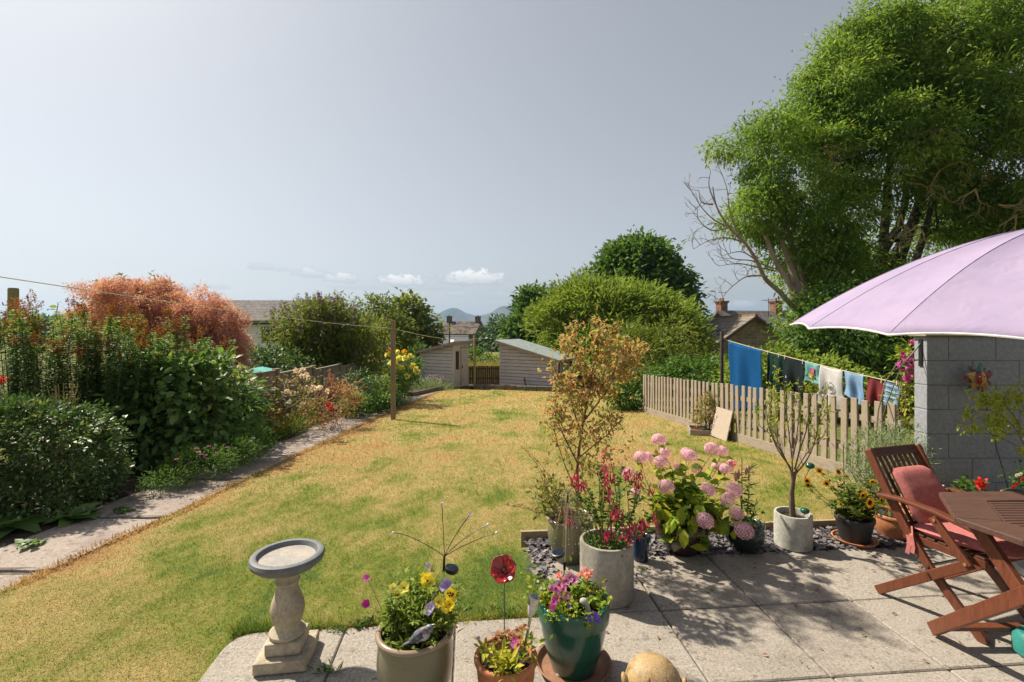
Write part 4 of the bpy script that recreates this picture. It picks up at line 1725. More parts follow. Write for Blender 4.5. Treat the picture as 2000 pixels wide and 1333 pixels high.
# ------------------------------------------------------------------ big trees on the right
d_ = 16
blobs = [B(1605, 520, 15.4, 70, 60), B(1494, 296, 15.5, 72, 78), B(1618, 165, 16.5, 46, 75), B(1700, 95, 17, 75, 80), B(1800, 130, 17, 80, 90), B(1488, 420, 15.5, 66, 62), B(1590, 430, 16, 95, 105), B(1640, 225, 16.5, 95, 115), B(1735, 130, 17, 105, 105),
         B(1720, 300, 16, 120, 120), B(1880, 70, 17.5, 115, 105), B(2010, 120, 17, 125, 130), B(1860, 240, 16, 125, 120), B(1990, 300, 15.5, 120, 120),
         B(1592, 250, 16.5, 45, 50), B(1950, 420, 17, 110, 70)]
base = Vector((12.6, 17.5, gz(17.5)))
t = thing('ash_tree', 'huge ash tree with light green feathery leaves filling the upper right', 'tree', base)
lv = Leaves()
crown(lv, boughs(blobs, 11, .28, .48, .93), 2.6, 105, .23, .17, .052, base=base, inner=.70, droop_dir=-.4, rand=.75, out=.6, flat=.6)
crown(lv, blobs, .25, 60, .4, .22, .06, base=base, inner=.3, droop_dir=-.4, rand=.8)
# wispy outer sprays that break the outline
crown(lv, [(b[0], b[1], b[2], b[3] * 1.03, b[4] * 1.03, b[5] * 1.03) for b in blobs], .8, 26, .16, .17, .05, base=base, inner=.93, droop_dir=-.3, rand=.6)
crown(lv, [B(1640, 520, 17.5, 120, 90), B(1790, 480, 18, 150, 90), B(1900, 500, 18, 120, 80)], 1.4, 34, .4, .26, .07, base=base, inner=.5, droop_dir=-.4)
lv.build('crown', M['leaf_ash'], t)
mb = MB()
fk = Vector((.55, -.3, 3.2))
limb(mb, (0, 0, -.2), fk, .55, .42, .02, 14)
for (px, py, d, r) in ((1770, 330, 17.2, .26), (1740, 150, 17, .2), (1880, 120, 17.5, .2), (1990, 250, 16.5, .2), (1640, 260, 16.5, .17), (1600, 430, 16.3, .15), (1860, 300, 16, .16), (1500, 330, 15.8, .09), (2050, 400, 16.5, .17)):
    e = at(px, py, d) - base
    pts = limb(mb, fk, e, r, r * .25, .07, 9)
    for j in (3, 4, 5):
        q = pts[j] + Vector((rnd(-1.5, 1.5), rnd(-1, .6), rnd(-.3, 1.4)))
        limb(mb, pts[j], q, r * .35, r * .1, .1, 6)
mb.build('trunk', M['bark_dark'], t)
# bare lichen-yellow dead twigs hanging in front of the crown
tips = []
for (px, py, d) in ((1790, 360, 15.2), (1840, 330, 15), (1760, 420, 15.2), (1690, 400, 15.3), (1950, 400, 14.8), (1905, 370, 15), (1985, 420, 14.8), (1930, 310, 15), (1820, 250, 15), (1600, 290, 15.4), (1790, 440, 15)):
    for k in range(2):
        mb = MB()
        grow(mb, at(px, py, d) - base, (rnd(-.5, .5), rnd(-.4, .1), rnd(-1, .1)), .5, .026, 3, tips, .75, -.12, (2, 3), .75, 5, .5, 4, .006)
        mb.build('dead_twig', M['lichen'], t)

# paler trunks with dead limbs on its left side
base = at(1568, 640, 14.6)
base.z = gz(14.6)
t = thing('dead_limbed_tree', 'pale twin trunks with bare dead branches reaching left in front of the ash tree', 'tree', base)
mb = MB()


def path3(pxs, d0, d1, r0, r1, n=9):
    pts = []
    rs = []
    m = len(pxs)
    for i, (px, py) in enumerate(pxs):
        pts.append(at(px, py, d0 + (d1 - d0) * i / (m - 1)) - base)
        rs.append(r0 + (r1 - r0) * i / (m - 1))
    # smooth
    out, ro = [], []
    for i in range(m - 1):
        for j in range(4):
            f = j / 4
            p0, p1, p2, p3 = pts[max(i - 1, 0)], pts[i], pts[i + 1], pts[min(i + 2, m - 1)]
            q = 0.5 * ((2 * p1) + (p2 - p0) * f + (2 * p0 - 5 * p1 + 4 * p2 - p3) * f * f + (3 * p1 - p0 - 3 * p2 + p3) * f ** 3)
            out.append(q)
            ro.append(rs[i] + (rs[i + 1] - rs[i]) * f)
    out.append(pts[-1])
    ro.append(rs[-1])
    mb.tube(out, ro, n)
    return out


path3([(1572, 760), (1568, 660), (1562, 580), (1548, 530), (1530, 480), (1500, 400), (1495, 330)], 14.6, 15.2, .15, .05)
path3([(1566, 760), (1560, 640), (1545, 560), (1520, 520), (1495, 460), (1480, 400)], 14.5, 15, .13, .04)
path3([(1565, 760), (1570, 640), (1572, 560), (1545, 470), (1530, 400), (1545, 330)], 14.7, 15.5, .11, .04)
mb.build('trunk', M['bark_pale'], t)
mb = MB()
main = path3([(1556, 610), (1525, 573), (1495, 545), (1478, 510), (1455, 475), (1425, 445), (1400, 405), (1392, 365)], 14.5, 13.6, .08, .014)
tips = []
for s in ([(1425, 445), (1395, 430), (1370, 405), (1352, 375)], [(1455, 475), (1420, 465), (1385, 470), (1355, 487)], [(1400, 405), (1385, 365), (1388, 335)], [(1440, 455), (1425, 410), (1420, 370), (1410, 340)],
          [(1510, 525), (1470, 510), (1430, 505), (1415, 482)], [(1515, 530), (1470, 520), (1440, 515), (1405, 520)], [(1500, 540), (1460, 540), (1430, 560), (1412, 580), (1405, 595)], [(1478, 510), (1448, 492), (1410, 500)],
          [(1425, 445), (1390, 450), (1365, 430), (1362, 410)], [(1392, 400), (1370, 395), (1365, 372)]):
    pts = path3(s, 14.0, 13.5, .024, .006, 6)
    for j in range(2, len(pts), 2):
        grow(mb, pts[j], (rnd(-1, .1), rnd(-.3, .3), rnd(-.5, .9)), .32, .010, 2, tips, .6, .1, (1, 2), .7, 4, .4, 4, .005)
mb.build('dead_branches', M['bark_pale'], t)
lv = Leaves()
crown(lv, [B(1562, 625, 14.4, 34, 46), B(1620, 620, 14.6, 64, 60)], 3.0, 30, .22, .2, .055, base=base, droop_dir=-.3)
lv.build('foliage', M['leaf_ash'], t)

# dark ivy-clad lower growth behind the clothes
base = Vector((at(1690, 700, 14).x, 14, gz(14)))
bush('ivy_thicket', 'dark green ivy thicket under the ash tree behind the washing', 'thicket', base,
     [B(1640, 650, 13.6, 85, 85), B(1590, 700, 13.4, 55, 60), B(1720, 640, 14, 100, 100), B(1830, 640, 14, 110, 110), B(1690, 730, 13.4, 110, 60)], M['leaf_mid'], 5, 40, .26, .17, .085, inner=.7, droop_dir=-.3)

# green hedge behind the clothes
base = Vector((at(1520, 700, 12).x, 12, gz(12)))
bush('climber_hedge', 'light green climbing hedge mounded behind the blue towel and the dark clothes', 'hedge', base,
     [B(1530, 738, 11.6, 62, 52), B(1600, 752, 11, 62, 44), B(1470, 748, 12, 50, 38), B(1665, 770, 10.6, 50, 38)], M['leaf_light'], 9, 46, .15, .13, .07, inner=.8)
base = Vector((at(1380, 720, 15).x, 15, gz(15)))
bush('hedge', 'clipped green hedge between the picket fence and the stone outbuilding', 'hedge', base,
     [B(1365, 735, 15, 62, 32), B(1440, 738, 15, 60, 30), B(1310, 738, 15, 40, 30)], M['leaf_mid'], 8, 40, .17, .13, .075, inner=.8)

# ------------------------------------------------------------------ middle trees
base = Vector((at(1250, 600, 38).x, 38, gz(38)))
tree('round_headed_tree', 'dark green round headed tree standing tallest behind the lighter willow', 'tree', base,
     [B(1240, 560, 38, 75, 80), B(1290, 590, 38, 60, 65), B(1200, 600, 38, 55, 60), B(1255, 520, 38, 50, 45), B(1310, 640, 38, 40, 50)], .5, M['leaf_mid'], M['bark'], 1.3, 60, .5, .46, .26, inner=.75, bottom=-.6)
base = Vector((at(1200, 650, 26).x, 26, gz(26)))
tree('willow_bush', 'wide light green willow dome right of the sheds', 'tree', base,
     [B(1180, 640, 26, 100, 85), B(1090, 650, 25.5, 48, 60), B(1270, 660, 26, 88, 80), B(1200, 690, 24.5, 120, 55), B(1140, 610, 26, 55, 50), B(1240, 610, 26, 60, 50), B(1330, 690, 25, 40, 50)], .35, M['leaf_light'], M['bark'], 2.2, 64, .36, .34, .08, inner=.72, droop_dir=.35, out=.8, bottom=-.5)
base = Vector((at(1215, 690, 19.5).x, 19.5, gz(19.5)))
bush('olive_shrub', 'yellowish green shrub in front of the willow above the picket fence end', 'shrub', base,
     [B(1300, 680, 19.5, 60, 55), B(1240, 700, 19, 60, 55), B(1340, 720, 19, 50, 40)], M['leaf_olive'], 4, 40, .24, .2, .07, droop_dir=.2)
base = Vector((at(1040, 640, 42).x, 42, gz(42)))
tree('conical_tree', 'mid green conical tree rising behind the roof of the wide shed', 'tree', base,
     [B(1045, 600, 42, 26, 32), B(1040, 640, 42, 42, 40), B(1030, 670, 42, 45, 40), B(1075, 660, 42, 30, 40)], .4, M['leaf_mid'], M['bark'], 1.4, 60, .45, .48, .25, inner=.75, bottom=-.7)
base = Vector((at(1100, 600, 46).x, 46, gz(46)))
tree('olive_tree', 'small olive green tree crown between the conical tree and the willow', 'tree', base,
     [B(1095, 600, 46, 35, 38), B(1130, 590, 46, 30, 32), B(1150, 548, 46, 16, 20)], .35, M['leaf_olive'], M['bark'], 1.2, 50, .5, .45, .24, inner=.7)
base = Vector((at(972, 650, 120).x, 120, gz(120)))
tree('dark_conifer', 'dark distant conifer right of the stone house', 'tree', base,
     [B(972, 655, 120, 18, 26), B(965, 675, 120, 20, 22), B(985, 665, 118, 18, 24)], .5, M['leaf_dark'], M['bark_dark'], .35, 46, 1.1, 1.1, .6, inner=.75)
base = Vector((at(808, 630, 34).x, 34, gz(34)))
tree('maple_tree', 'dark leafy tree left of the distant stone house', 'tree', base,
     [B(795, 615, 34, 30, 34), B(825, 640, 34, 22, 32), B(790, 655, 34, 34, 40), B(830, 672, 34, 20, 24), B(770, 640, 34, 20, 30)], .35, M['leaf_olive'], M['bark'], 1.7, 44, .36, .38, .26, inner=.7)
base = Vector((at(755, 640, 26).x, 26, gz(26)))
tree('yellowing_tree', 'yellow green loose tree right of the buddleia', 'tree', base,
     [B(745, 612, 26, 26, 34), B(765, 650, 25, 34, 45), B(720, 600, 26, 20, 24), B(790, 690, 25, 30, 30)], .2, M['leaf_olive'], M['bark'], 3.0, 34, .25, .25, .11, inner=.6)
base = Vector((at(800, 710, 27).x, 27, gz(27)))
bush('green_shrub', 'fresh green shrub over the fence left of the small shed', 'shrub', base,
     [B(800, 710, 27, 36, 30), B(835, 718, 27, 25, 22)], M['leaf_mid'], 4, 30, .28, .26, .13)
base = Vector((at(935, 700, 30).x, 30, gz(30)))
bush('field_shrub', 'low green shrub at the back of the straw field', 'shrub', base,
     [B(930, 705, 44, 22, 18), B(955, 712, 42, 22, 12), B(905, 708, 44, 18, 14)], M['leaf_mid'], 2, 40, .4, .36, .16)
# far tree line seen along the horizon
for i, (px, py, rx, ry, dd) in enumerate(((960, 652, 14, 8, 260), (1000, 650, 20, 9, 280), (880, 660, 16, 8, 240), (330, 640, 60, 18, 90), (60, 640, 60, 16, 110), (200, 638, 60, 14, 120), (700, 650, 40, 22, 70), (1370, 650, 50, 22, 110))):
    base = Vector((at(px, py, dd).x, dd, gz(dd)))
    tree('distant_tree', ['far tree on the horizon right of the distant stone house', 'far tree clump on the horizon behind the conical tree', 'far tree on the horizon behind the slate extension', 'far green tree behind the white house', 'far green tree at the left edge beyond the post', 'far green tree behind the smoke bush', 'far green tree behind the buddleia', 'far green tree behind the stone outbuilding'][i], 'tree', base,
         [B(px, py, dd, rx, ry), B(px + rx * .6, py + ry * .4, dd, rx * .7, ry * .8), B(px - rx * .7, py + ry * .5, dd, rx * .6, ry * .7)], .3, M['leaf_mid'], M['bark'], 60.0 / dd ** 1.25, 40, dd * .011, dd * .011, dd * .006, group='trees along the horizon')

# ------------------------------------------------------------------ beyond the left fence
# smoke bush
base = Vector((at(330, 690, 9.6).x, 9.6, gz(9.6)))
t = thing('smoke_bush', 'big smoke bush covered in fluffy salmon pink plumes beyond the fence', 'shrub', base)
lv = Leaves()
sb = [B(225, 600, 9.6, 62, 50), B(300, 605, 9.6, 60, 45), B(370, 620, 9.4, 55, 46), B(420, 640, 9.4, 42, 46), B(400, 690, 9.3, 52, 46), B(445, 690, 9.2, 26, 48), B(330, 660, 9.5, 50, 42)]
crown(lv, boughs(sb, 9, .42, .62, 1.0), 24, 90, .062, .06, .017, base=base, inner=.8, rand=1.1, out=.5, droop_dir=.05, flat=.85, bottom=-.9)
lv.build('plumes', M['smoke'], t)
lv = Leaves()
crown(lv, [(b[0], b[1] + .1, b[2] - .1, b[3] * .75, b[4] * .75, b[5] * .75) for b in sb], 6, 12, .14, .10, .07, base=base, inner=.6, tint=.4)
for (px, py) in ((237, 550), (297, 555), (325, 570), (190, 570)):
    c = np.array(at(px, py + 6, 9.5) - base)
    lv.add(c + rng.normal(0, .06, (26, 3)) * [.7, .7, 1.6], rng.normal(0, .6, (26, 3)) + [0, 0, .8], .10, .06, tint=.5)
lv.build('foliage', M['leaf_olive'], t)
mb = MB()
for b in sb:
    limb(mb, (.2, 0, 0), Vector((b[0], b[1], b[2])) - base, .05, .012, .12, 7)
mb.build('stems', M['bark_dark'], t)
base = Vector((at(315, 560, 30).x, 30, gz(30)))
tree('copper_tree', 'dark copper leaved tree top showing just above the smoke bush', 'tree', base, [B(318, 566, 30, 18, 9), B(300, 575, 30, 16, 9)], .2, M['plume'], M['bark_dark'], 4, 40, .25, .25, .12)

# buddleia
base = Vector((at(640, 690, 16).x, 16, gz(16)))
t = thing('buddleia', 'large arching buddleia with purple flower spikes beyond the fence', 'shrub', base)
lv = Leaves()
fl = Leaves()
mb = MB()
for i in range(260):
    px = 625 + rng.normal(0, 58)
    f = (px - 625) / 120
    py = 585 + 45 * f * f + abs(rng.normal(0, 42))
    d = 16 + rnd(-1.5, 1.5)
    e = at(min(max(px, 500), 760), py, d) - base
    s = Vector((rnd(-.5, .5), rnd(-.4, .4), .3)) + Vector((e.x * .25, 0, 0))
    mid = s.lerp(e, .55) + Vector((0, 0, .35))
    pts = []
    for j in range(9):
        u = j / 8
        pts.append(s * (1 - u) ** 2 + mid * 2 * u * (1 - u) + e * u * u)
    if i % 4 == 0:
        mb.tube(pts, [.018 * (1 - .8 * j / 8) for j in range(9)], 5, cap=False)
    for j in range(3, 9):
        m = 9
        c = np.array(pts[j]) + rng.normal(0, .09, (m, 3))
        lv.add(c, rng.normal(0, .6, (m, 3)) + [0, 0, -.15], .2, .055, tint=rng.random() * .7 + .3 * rng.random(m))
    dirv = (pts[8] - pts[6]).normalized()
    m = 24
    u = rng.random(m)
    c = np.array(pts[8])[None] + u[:, None] * np.array(dirv)[None] * .34 + rng.normal(0, .018, (m, 3))
    if i % 3 != 0:
        fl.add(c, rng.normal(0, 1, (m, 3)), .05, .034, tint=rng.random() * .8 + .2 * rng.random(m))
crown(lv, [B(585, 672, 16, 42, 42), B(645, 652, 16, 72, 62), B(720, 670, 16.5, 48, 48), B(610, 715, 15.2, 70, 28)], 4.5, 30, .2, .2, .05, base=base, tint=None)
lv.build('foliage', M['leaf_olive'], t)
fl.build('flower_spikes', M['purple_fl'], t)
mb.build('stems', M['twig'], t)
base = Vector((at(707, 695, 15.5).x - .2, 15.5, gz(15.5)))
t = thing('grass_clump', 'yellow green ornamental grass clump at the foot of the buddleia above the fence', 'ornamental grass', base)
lv = Leaves()
n = 700
lv.add(rng.normal(0, .12, (n, 3)) * [1, 1, .2] + [0, 0, .4], np.stack([rng.normal(0, .5, n), rng.normal(0, .5, n), np.ones(n)], 1), rnd(.6, 1.2), .018, seg=1, droop=.5)
lv.build('blades', M['leaf_light'], t)
base = Vector((at(505, 700, 13).x, 13, gz(13)))
bush('clipped_hedge', 'dark clipped hedge behind the turquoise cover', 'hedge', base,
     [B(480, 712, 13.5, 60, 28), B(560, 715, 14, 50, 26), B(420, 715, 13, 40, 26)], M['leaf_dark'], 8, 34, .14, .1, .06, inner=.85)
c = at(499, 724, 11.2)
t = thing('garden_cover', 'turquoise sheet cover with a low peak just above the panel fence', 'cover', c)
M['turquoise'] = plain('turquoise', (.05, .42, .36), .6)
mb = MB()
mb.add([(-.30, 0, -.07), (.33, 0, -.05), (.33, .6, -.05), (-.30, .6, -.07), (-.15, .1, .04), (-.1, .5, .05), (-.30, 0, -.9), (.33, 0, -.9), (.33, .6, -.9), (-.3, .6, -.9)],
       [(0, 1, 4), (1, 2, 5, 4), (2, 3, 5), (3, 0, 4, 5), (0, 6, 7, 1), (1, 7, 8, 2), (2, 8, 9, 3), (3, 9, 6, 0)])
mb.build('sheet', M['turquoise'], t, smooth=False)

# ------------------------------------------------------------------ left border plants
# rounded glossy evergreen at the front
base = Vector((-4.45, 4.6, gz(4.6)))
bush('rounded_shrub', 'large rounded glossy evergreen shrub at the left front of the border', 'shrub', base,
     [B(82, 900, 4.65, 128, 105, .56), B(25, 890, 4.5, 105, 102, .5), B(150, 925, 4.8, 56, 84, .40), B(50, 965, 4.45, 105, 50, .42)], M['leaf_box'], 52, 34, .058, .052, .028, inner=.86, rand=.6, out=.9, droop_dir=.15, twigs=16, bottom=-.9)
# bigger leaved shrub
base = Vector((-4.5, 6.6, gz(6.6)))
bush('broadleaf_shrub', 'dark broad leaved shrub with dense drooping leaves behind the rounded evergreen', 'shrub', base,
     [B(330, 800, 6.7, 122, 95, .62), B(415, 790, 7.0, 72, 85, .5), B(280, 855, 6.4, 82, 72, .46), B(370, 862, 6.6, 90, 58, .46), B(436, 842, 7.2, 48, 58, .36)], M['leaf_gloss'], 15, 26, .12, .12, .075, seg=2, inner=.86, droop_dir=-.35, rand=.5, twigs=14, bottom=-.8)
base = Vector((-4.6, 8.3, gz(8.3)))
t = bush('rose_bush', 'climbing rose with a few pale pink blooms against the fence beside the broad leaved shrub', 'rose', base,
         [B(460, 770, 8, 38, 45, .3), B(480, 800, 8.3, 28, 55, .3)], M['leaf_mid'], 22, 22, .09, .07, .045)


def rose_heads(t, base, spots, d, mat, r, jit=.25):
    for (px, py) in spots:
        c = at(px, py, d + rnd(-jit, jit)) - Vector(base)
        lv = Leaves()
        m = 26
        dv = nrm(rng.normal(0, 1, (m, 3)))
        lv.add(np.array(c) + dv * r * .35, dv + [0, -.3, .3], r * .9, r * .9, seg=1, fold=.3, jitter=1)
        lv.build('flower', mat, t)


rose_heads(t, base, ((468, 718), (490, 745), (492, 760), (462, 735)), 8, M['pale_fl'], .05)

# tall loosestrife with brown plumes along the fence
M['leaf_willow'] = leafmat('leaf_willow', [(.045, .10, .03), (.085, .165, .045), (.15, .24, .055), (.24, .32, .07)], .36, .6, .25)
grp = 'tall leafy stems in the left border'
for ci, (x0, x1, y0, y1, h0, h1, n, lab, plum) in enumerate((
        (-6.5, -5.25, 5.6, 6.6, 1.55, 2.02, 84, 'tall spiraea clump with rusty brown flower plumes at the far left', .5),
        (-5.6, -4.6, 5.9, 6.9, 1.5, 2.0, 84, 'tallest spiraea clump with bushy brown plumes, second from the left', .5),
        (-5.5, -4.5, 6.9, 7.9, 1.25, 1.75, 74, 'tall spiraea clump in front of the smoke bush with few brown plumes', .22),
        (-4.95, -4.3, 7.4, 8.2, .9, 1.25, 44, 'shorter leafy stem clump between the spiraea and the rose', .05))):
    base = Vector(((x0 + x1) / 2, (y0 + y1) / 2, gz((y0 + y1) / 2)))
    t = thing('spiraea', lab, 'plant', base, 0, grp)
    lv = Leaves()
    pl = Leaves()
    mb = MB()
    for i in range(n):
        b0 = Vector((rnd(x0, x1) - base.x, rnd(y0, y1) - base.y, 0))
        h = rnd(h0, h1) * (.85 if rng.random() < .3 else 1)
        tp = b0 + Vector((rng.normal(0, .12), rng.normal(0, .12) - .03, h))
        mb.tube([b0, b0.lerp(tp, .5) + Vector((rng.normal(0, .02), 0, 0)), tp], [.007, .005, .003], 4, cap=False)
        m = int(h / .03)
        u = np.linspace(.2, 1.0, m)
        a = np.arange(m) * 2.4 + rng.random() * 6
        P = np.array(b0)[None] * (1 - u[:, None]) + np.array(tp)[None] * u[:, None]
        for s in (0, math.pi):
            D = np.stack([np.cos(a + s), np.sin(a + s), np.full(m, .35)], 1)
            lv.add(P, D, .115 * (1.1 - .55 * u ** 3), .030, droop=.35, fold=.3, jitter=.15, tint=np.clip(u * .5 + rng.random() * .3 + rng.normal(0, .12, m), 0, 1))
        if rng.random() < plum:
            for q in range(int(rng.integers(4, 10))):
                c0 = tp + Vector((rng.normal(0, .03), rng.normal(0, .03), rnd(-.05, .10)))
                dirv = np.array([rng.normal(0, .25), rng.normal(0, .25), 1.0])
                m2 = 30
                uu = rng.random(m2)
                pl.add(np.array(c0)[None] + uu[:, None] * dirv * rnd(.07, .16) + rng.normal(0, .008, (m2, 3)), rng.normal(0, 1, (m2, 3)) + [0, 0, .5], .022, .014)
    lv.build('leaves', M['leaf_willow'], t)
    if pl.n:
        pl.build('plumes', M['plume'], t)
    mb.build('stems', M['stem_green'], t)

# a sapling shoot left of the brown plumes
base = Vector((-6.75, 7.0, gz(7)))
t = thing('climber_shoot', 'thin light green climbing shoot beside the round garden post', 'plant', base)
mb = MB()
mb.tube([(0, 0, 0), (.05, 0, 1), (.12, .02, 1.8), (.2, .02, 2.2)], [.010, .009, .008, .005], 5)
mb.build('stem', M['stem_green'], t)
lv = Leaves()
for z in np.linspace(1.5, 2.2, 16):
    lv.add(np.array([[.08 + (z - 1.3) * .15, 0, z]]), [[rnd(-1, 1), -.4, rnd(-.3, .4)]], .09, .055, seg=2, tint=.7)
lv.build('leaves', M['leaf_light'], t)
# red dahlia-like flower at the left edge
base = Vector((-4.62, 4.32, gz(4.3)))
t = thing('red_flower', 'bright red spiky flower at the left edge', 'flower', base)
mb = MB()
tp = at(4, 742, 4.35) - base
mb.tube([(0, 0, 0), Vector((0, 0, .5)), tp], [.006, .005, .004], 5)
mb.build('stem', M['stem_green'], t)
lv = Leaves()
m = 34
lv.add(np.array(tp) + rng.normal(0, .006, (m, 3)), rng.normal(0, 1, (m, 3)) + [0, -.3, .2], .055, .014)
lv.build('flower', M['red_fl'], t)
lv = Leaves()
lv.add(np.array([[0, 0, .2]] * 12) + rng.normal(0, .03, (12, 3)), rng.normal(0, .35, (12, 3)) + [0, 0, 1], .5, .03, seg=2, tint=.8, droop=.3)
lv.build('leaves', M['leaf_lime'], t)
# dry stalks
base = Vector((at(122, 830, 4.9).x, 4.9, gz(4.9)))
t = thing('dry_stalks', 'bundle of dry straw coloured stalks behind the rounded evergreen', 'plant', base)
mb = MB()
for i in range(26):
    e = at(122 + rng.normal(8, 18), 745 + abs(rng.normal(0, 22)), 4.9 + rnd(-.1, .1)) - base
    mb.tube([(rng.normal(0, .02), rng.normal(0, .02), .5), e * .6 + Vector((0, 0, .25)), e], [.004, .004, .002], 4)
mb.build('stalks', M['lichen'], t)

# hosta-like big leaves at the path edge
for (px, py, n, sc, lab) in ((22, 1020, 16, 1.15, 'big leaved hosta at the bottom left edge of the border'), (140, 1000, 20, 1.0, 'broad leaved plant at the foot of the rounded evergreen beside the path'), (235, 985, 9, .55, 'small low leafy plant at the edge of the path'), (65, 1050, 12, .5, 'small weed on the path edge near the hosta')):
    p = gnd(px, py + 20)
    t = thing('broadleaf_plant', lab, 'plant', p)
    lv = Leaves()
    a = rng.uniform(0, 6.28, n)
    D = np.stack([np.cos(a) * .9, np.sin(a) * .9, rng.uniform(.2, 1.1, n)], 1)
    lv.add(rng.normal(0, .03, (n, 3)) * [1, 1, .3] + [0, 0, .03], D, .20 * sc * rng.uniform(.7, 1.2, n), .11 * sc, seg=2, droop=.55, fold=.12, jitter=.2, tint=rng.uniform(.2, .75, n))
    lv.build('leaves', M['leaf_gloss'], t)

# low mat with magenta daisies
base = gnd(390, 905)
t = bush('osteospermum', 'low green mat with magenta pink daisies spilling over the path edge', 'flowers', base,
         [B(330, 935, 5.2, 45, 16, .22), B(390, 905, 5.6, 60, 26, .25), B(450, 885, 6.1, 55, 24, .28), B(495, 865, 6.6, 40, 20, .28)], M['leaf_mid'], 80, 28, .05, .055, .011, droop_dir=.4, rand=.7, twigs=4)
for (px, py) in ((345, 897), (383, 876), (388, 883), (393, 888), (401, 889), (405, 896), (408, 872), (424, 884), (444, 874), (430, 893), (447, 891), (461, 876), (495, 856), (503, 860), (488, 862)):
    c = at(px, py, 5.42 + (px - 390) * .008) - base
    lv = Leaves()
    m = 13
    a = np.arange(m) * 6.283 / m
    lv.add(np.repeat(np.array(c)[None], m, 0), np.stack([np.cos(a), np.sin(a), np.full(m, .12)], 1), .024, .011, droop=.1, jitter=.1)
    f = lv.build('flower', M['magenta_fl'] if px < 470 else M['lilac_fl'], t)
    mb = MB()
    mb.ball(c + Vector((0, 0, .003)), (.006, .006, .004), 8, 5)
    mb.build('centre', M['violet_fl'], f)

# strappy grass-like clumps
for (px, py, d, n, L, mat, lab) in ((560, 838, 8.4, 900, .42, 'leaf_light', 'bright green strappy grass clump beside the path'), (500, 845, 7.4, 500, .36, 'leaf_olive', 'dull green strappy clump between the daisies and the bright grass'), (610, 815, 9.4, 500, .36, 'leaf_light', 'far end of the strappy grass edging near the red shrub')):
    p = gnd(px, py + 14)
    p = Vector((p.x - .25, p.y, p.z))
    t = thing('grass_clump', lab, 'ornamental grass', p, 0, 'strappy grass clumps beside the path')
    lv = Leaves()
    lv.add(rng.normal(0, 1, (n, 3)) * [.18, .45, .01], np.stack([rng.normal(.15, .5, n), rng.normal(0, .5, n), np.ones(n)], 1), L * rng.uniform(.6, 1.1, n), .012, seg=1, droop=.55)
    lv.build('blades', M[mat], t)

# roses and shrubs along the fence
base = gnd(575, 820)
base.x -= .55
t = bush('rose_bush', 'loose rose bush with clusters of small white and pale pink blooms', 'rose', base,
         [B(575, 780, 8.6, 55, 45, .45), B(600, 760, 9.2, 40, 35, .4), B(545, 800, 8.3, 35, 30, .3)], M['leaf_bronze'], 10, 15, .10, .06, .035, twigs=26)
rose_heads(t, base, ((578, 725), (585, 728), (592, 722), (598, 733), (602, 738), (590, 735), (560, 765), (572, 768), (548, 770), (600, 758), (612, 757), (618, 760), (625, 757), (605, 764), (535, 760), (520, 770), (640, 765), (565, 785), (590, 790), (510, 755), (500, 780)), 8.7, M['pale_fl'], .045)
base = gnd(650, 815)
base.x -= .4
t = bush('red_shrub', 'reddish bronze shrub with upright red plumes beside the path', 'shrub', base,
         [B(650, 790, 9.6, 42, 42, .35), B(672, 770, 10.2, 30, 36, .3), B(625, 800, 9.4, 28, 30, .3)], M['redleaf'], 16, 18, .10, .07, .025, droop_dir=.3, twigs=18, barkm=M['twig_red'])
for (px, py) in ((645, 725), (650, 735), (670, 740), (640, 740), (665, 755), (680, 760), (630, 790), (690, 770)):
    c = np.array(at(px, py, 9.8) - base)
    m = 40
    u = rng.random(m)
    lv = Leaves()
    lv.add(c[None] + u[:, None] * [.06, 0, -.32] + rng.normal(0, .02, (m, 3)), rng.normal(0, .6, (m, 3)) + [0, 0, .8], .06, .02, tint=.3 + .2 * rng.random())
    lv.build('plume', M['redleaf'], t)
rose_heads(t, base, ((645, 795), (640, 790), (648, 800)), 9.3, M['red_fl'], .045)
base = gnd(705, 785)
base.x -= .35
bush('mounded_shrub', 'dark green mounded shrub in the middle of the border', 'shrub', base,
     [B(700, 755, 12, 34, 30, .4), B(722, 765, 12.6, 26, 24, .4)], M['leaf_dark'], 22, 30, .09, .07, .028)
base = gnd(745, 780)
base.x -= .4
bush('light_shrub', 'light yellow green shrub between the dark mound and the yellow rose', 'shrub', base,
     [B(740, 762, 13, 24, 26, .35), B(758, 770, 13.4, 16, 20, .3)], M['leaf_light'], 20, 26, .1, .08, .035)
base = gnd(715, 798)
base.x -= .15
bush('ground_cover', 'low bright green leafy ground cover along the path edge', 'plant', base,
     [B(700, 795, 11.4, 34, 14, .3), B(730, 785, 12.2, 30, 14, .3), B(760, 778, 13.2, 26, 14, .3), B(690, 788, 10.9, 20, 14, .3)], M['leaf_mid'], 26, 26, .09, .09, .05, twigs=4)
base = gnd(790, 768)
base.x -= .5
t = bush('yellow_rose', 'yellow flowering rose bush standing behind the square lawn post', 'rose', base,
         [B(785, 728, 14.2, 30, 38, .45), B(765, 740, 14, 24, 34, .4), B(800, 715, 14.5, 20, 26, .35)], M['leaf_mid'], 14, 24, .13, .09, .055)
rose_heads(t, base, ((757, 693), (775, 689), (780, 700), (772, 712), (778, 720), (784, 718), (790, 700), (802, 697), (812, 722), (806, 715), (815, 727), (763, 710), (775, 730), (795, 735), (752, 725)), 13.8, M['lemon_fl'], .085)
rose_heads(t, base, ((760, 686), (790, 688), (768, 688)), 14, M['orange_fl'], .075)
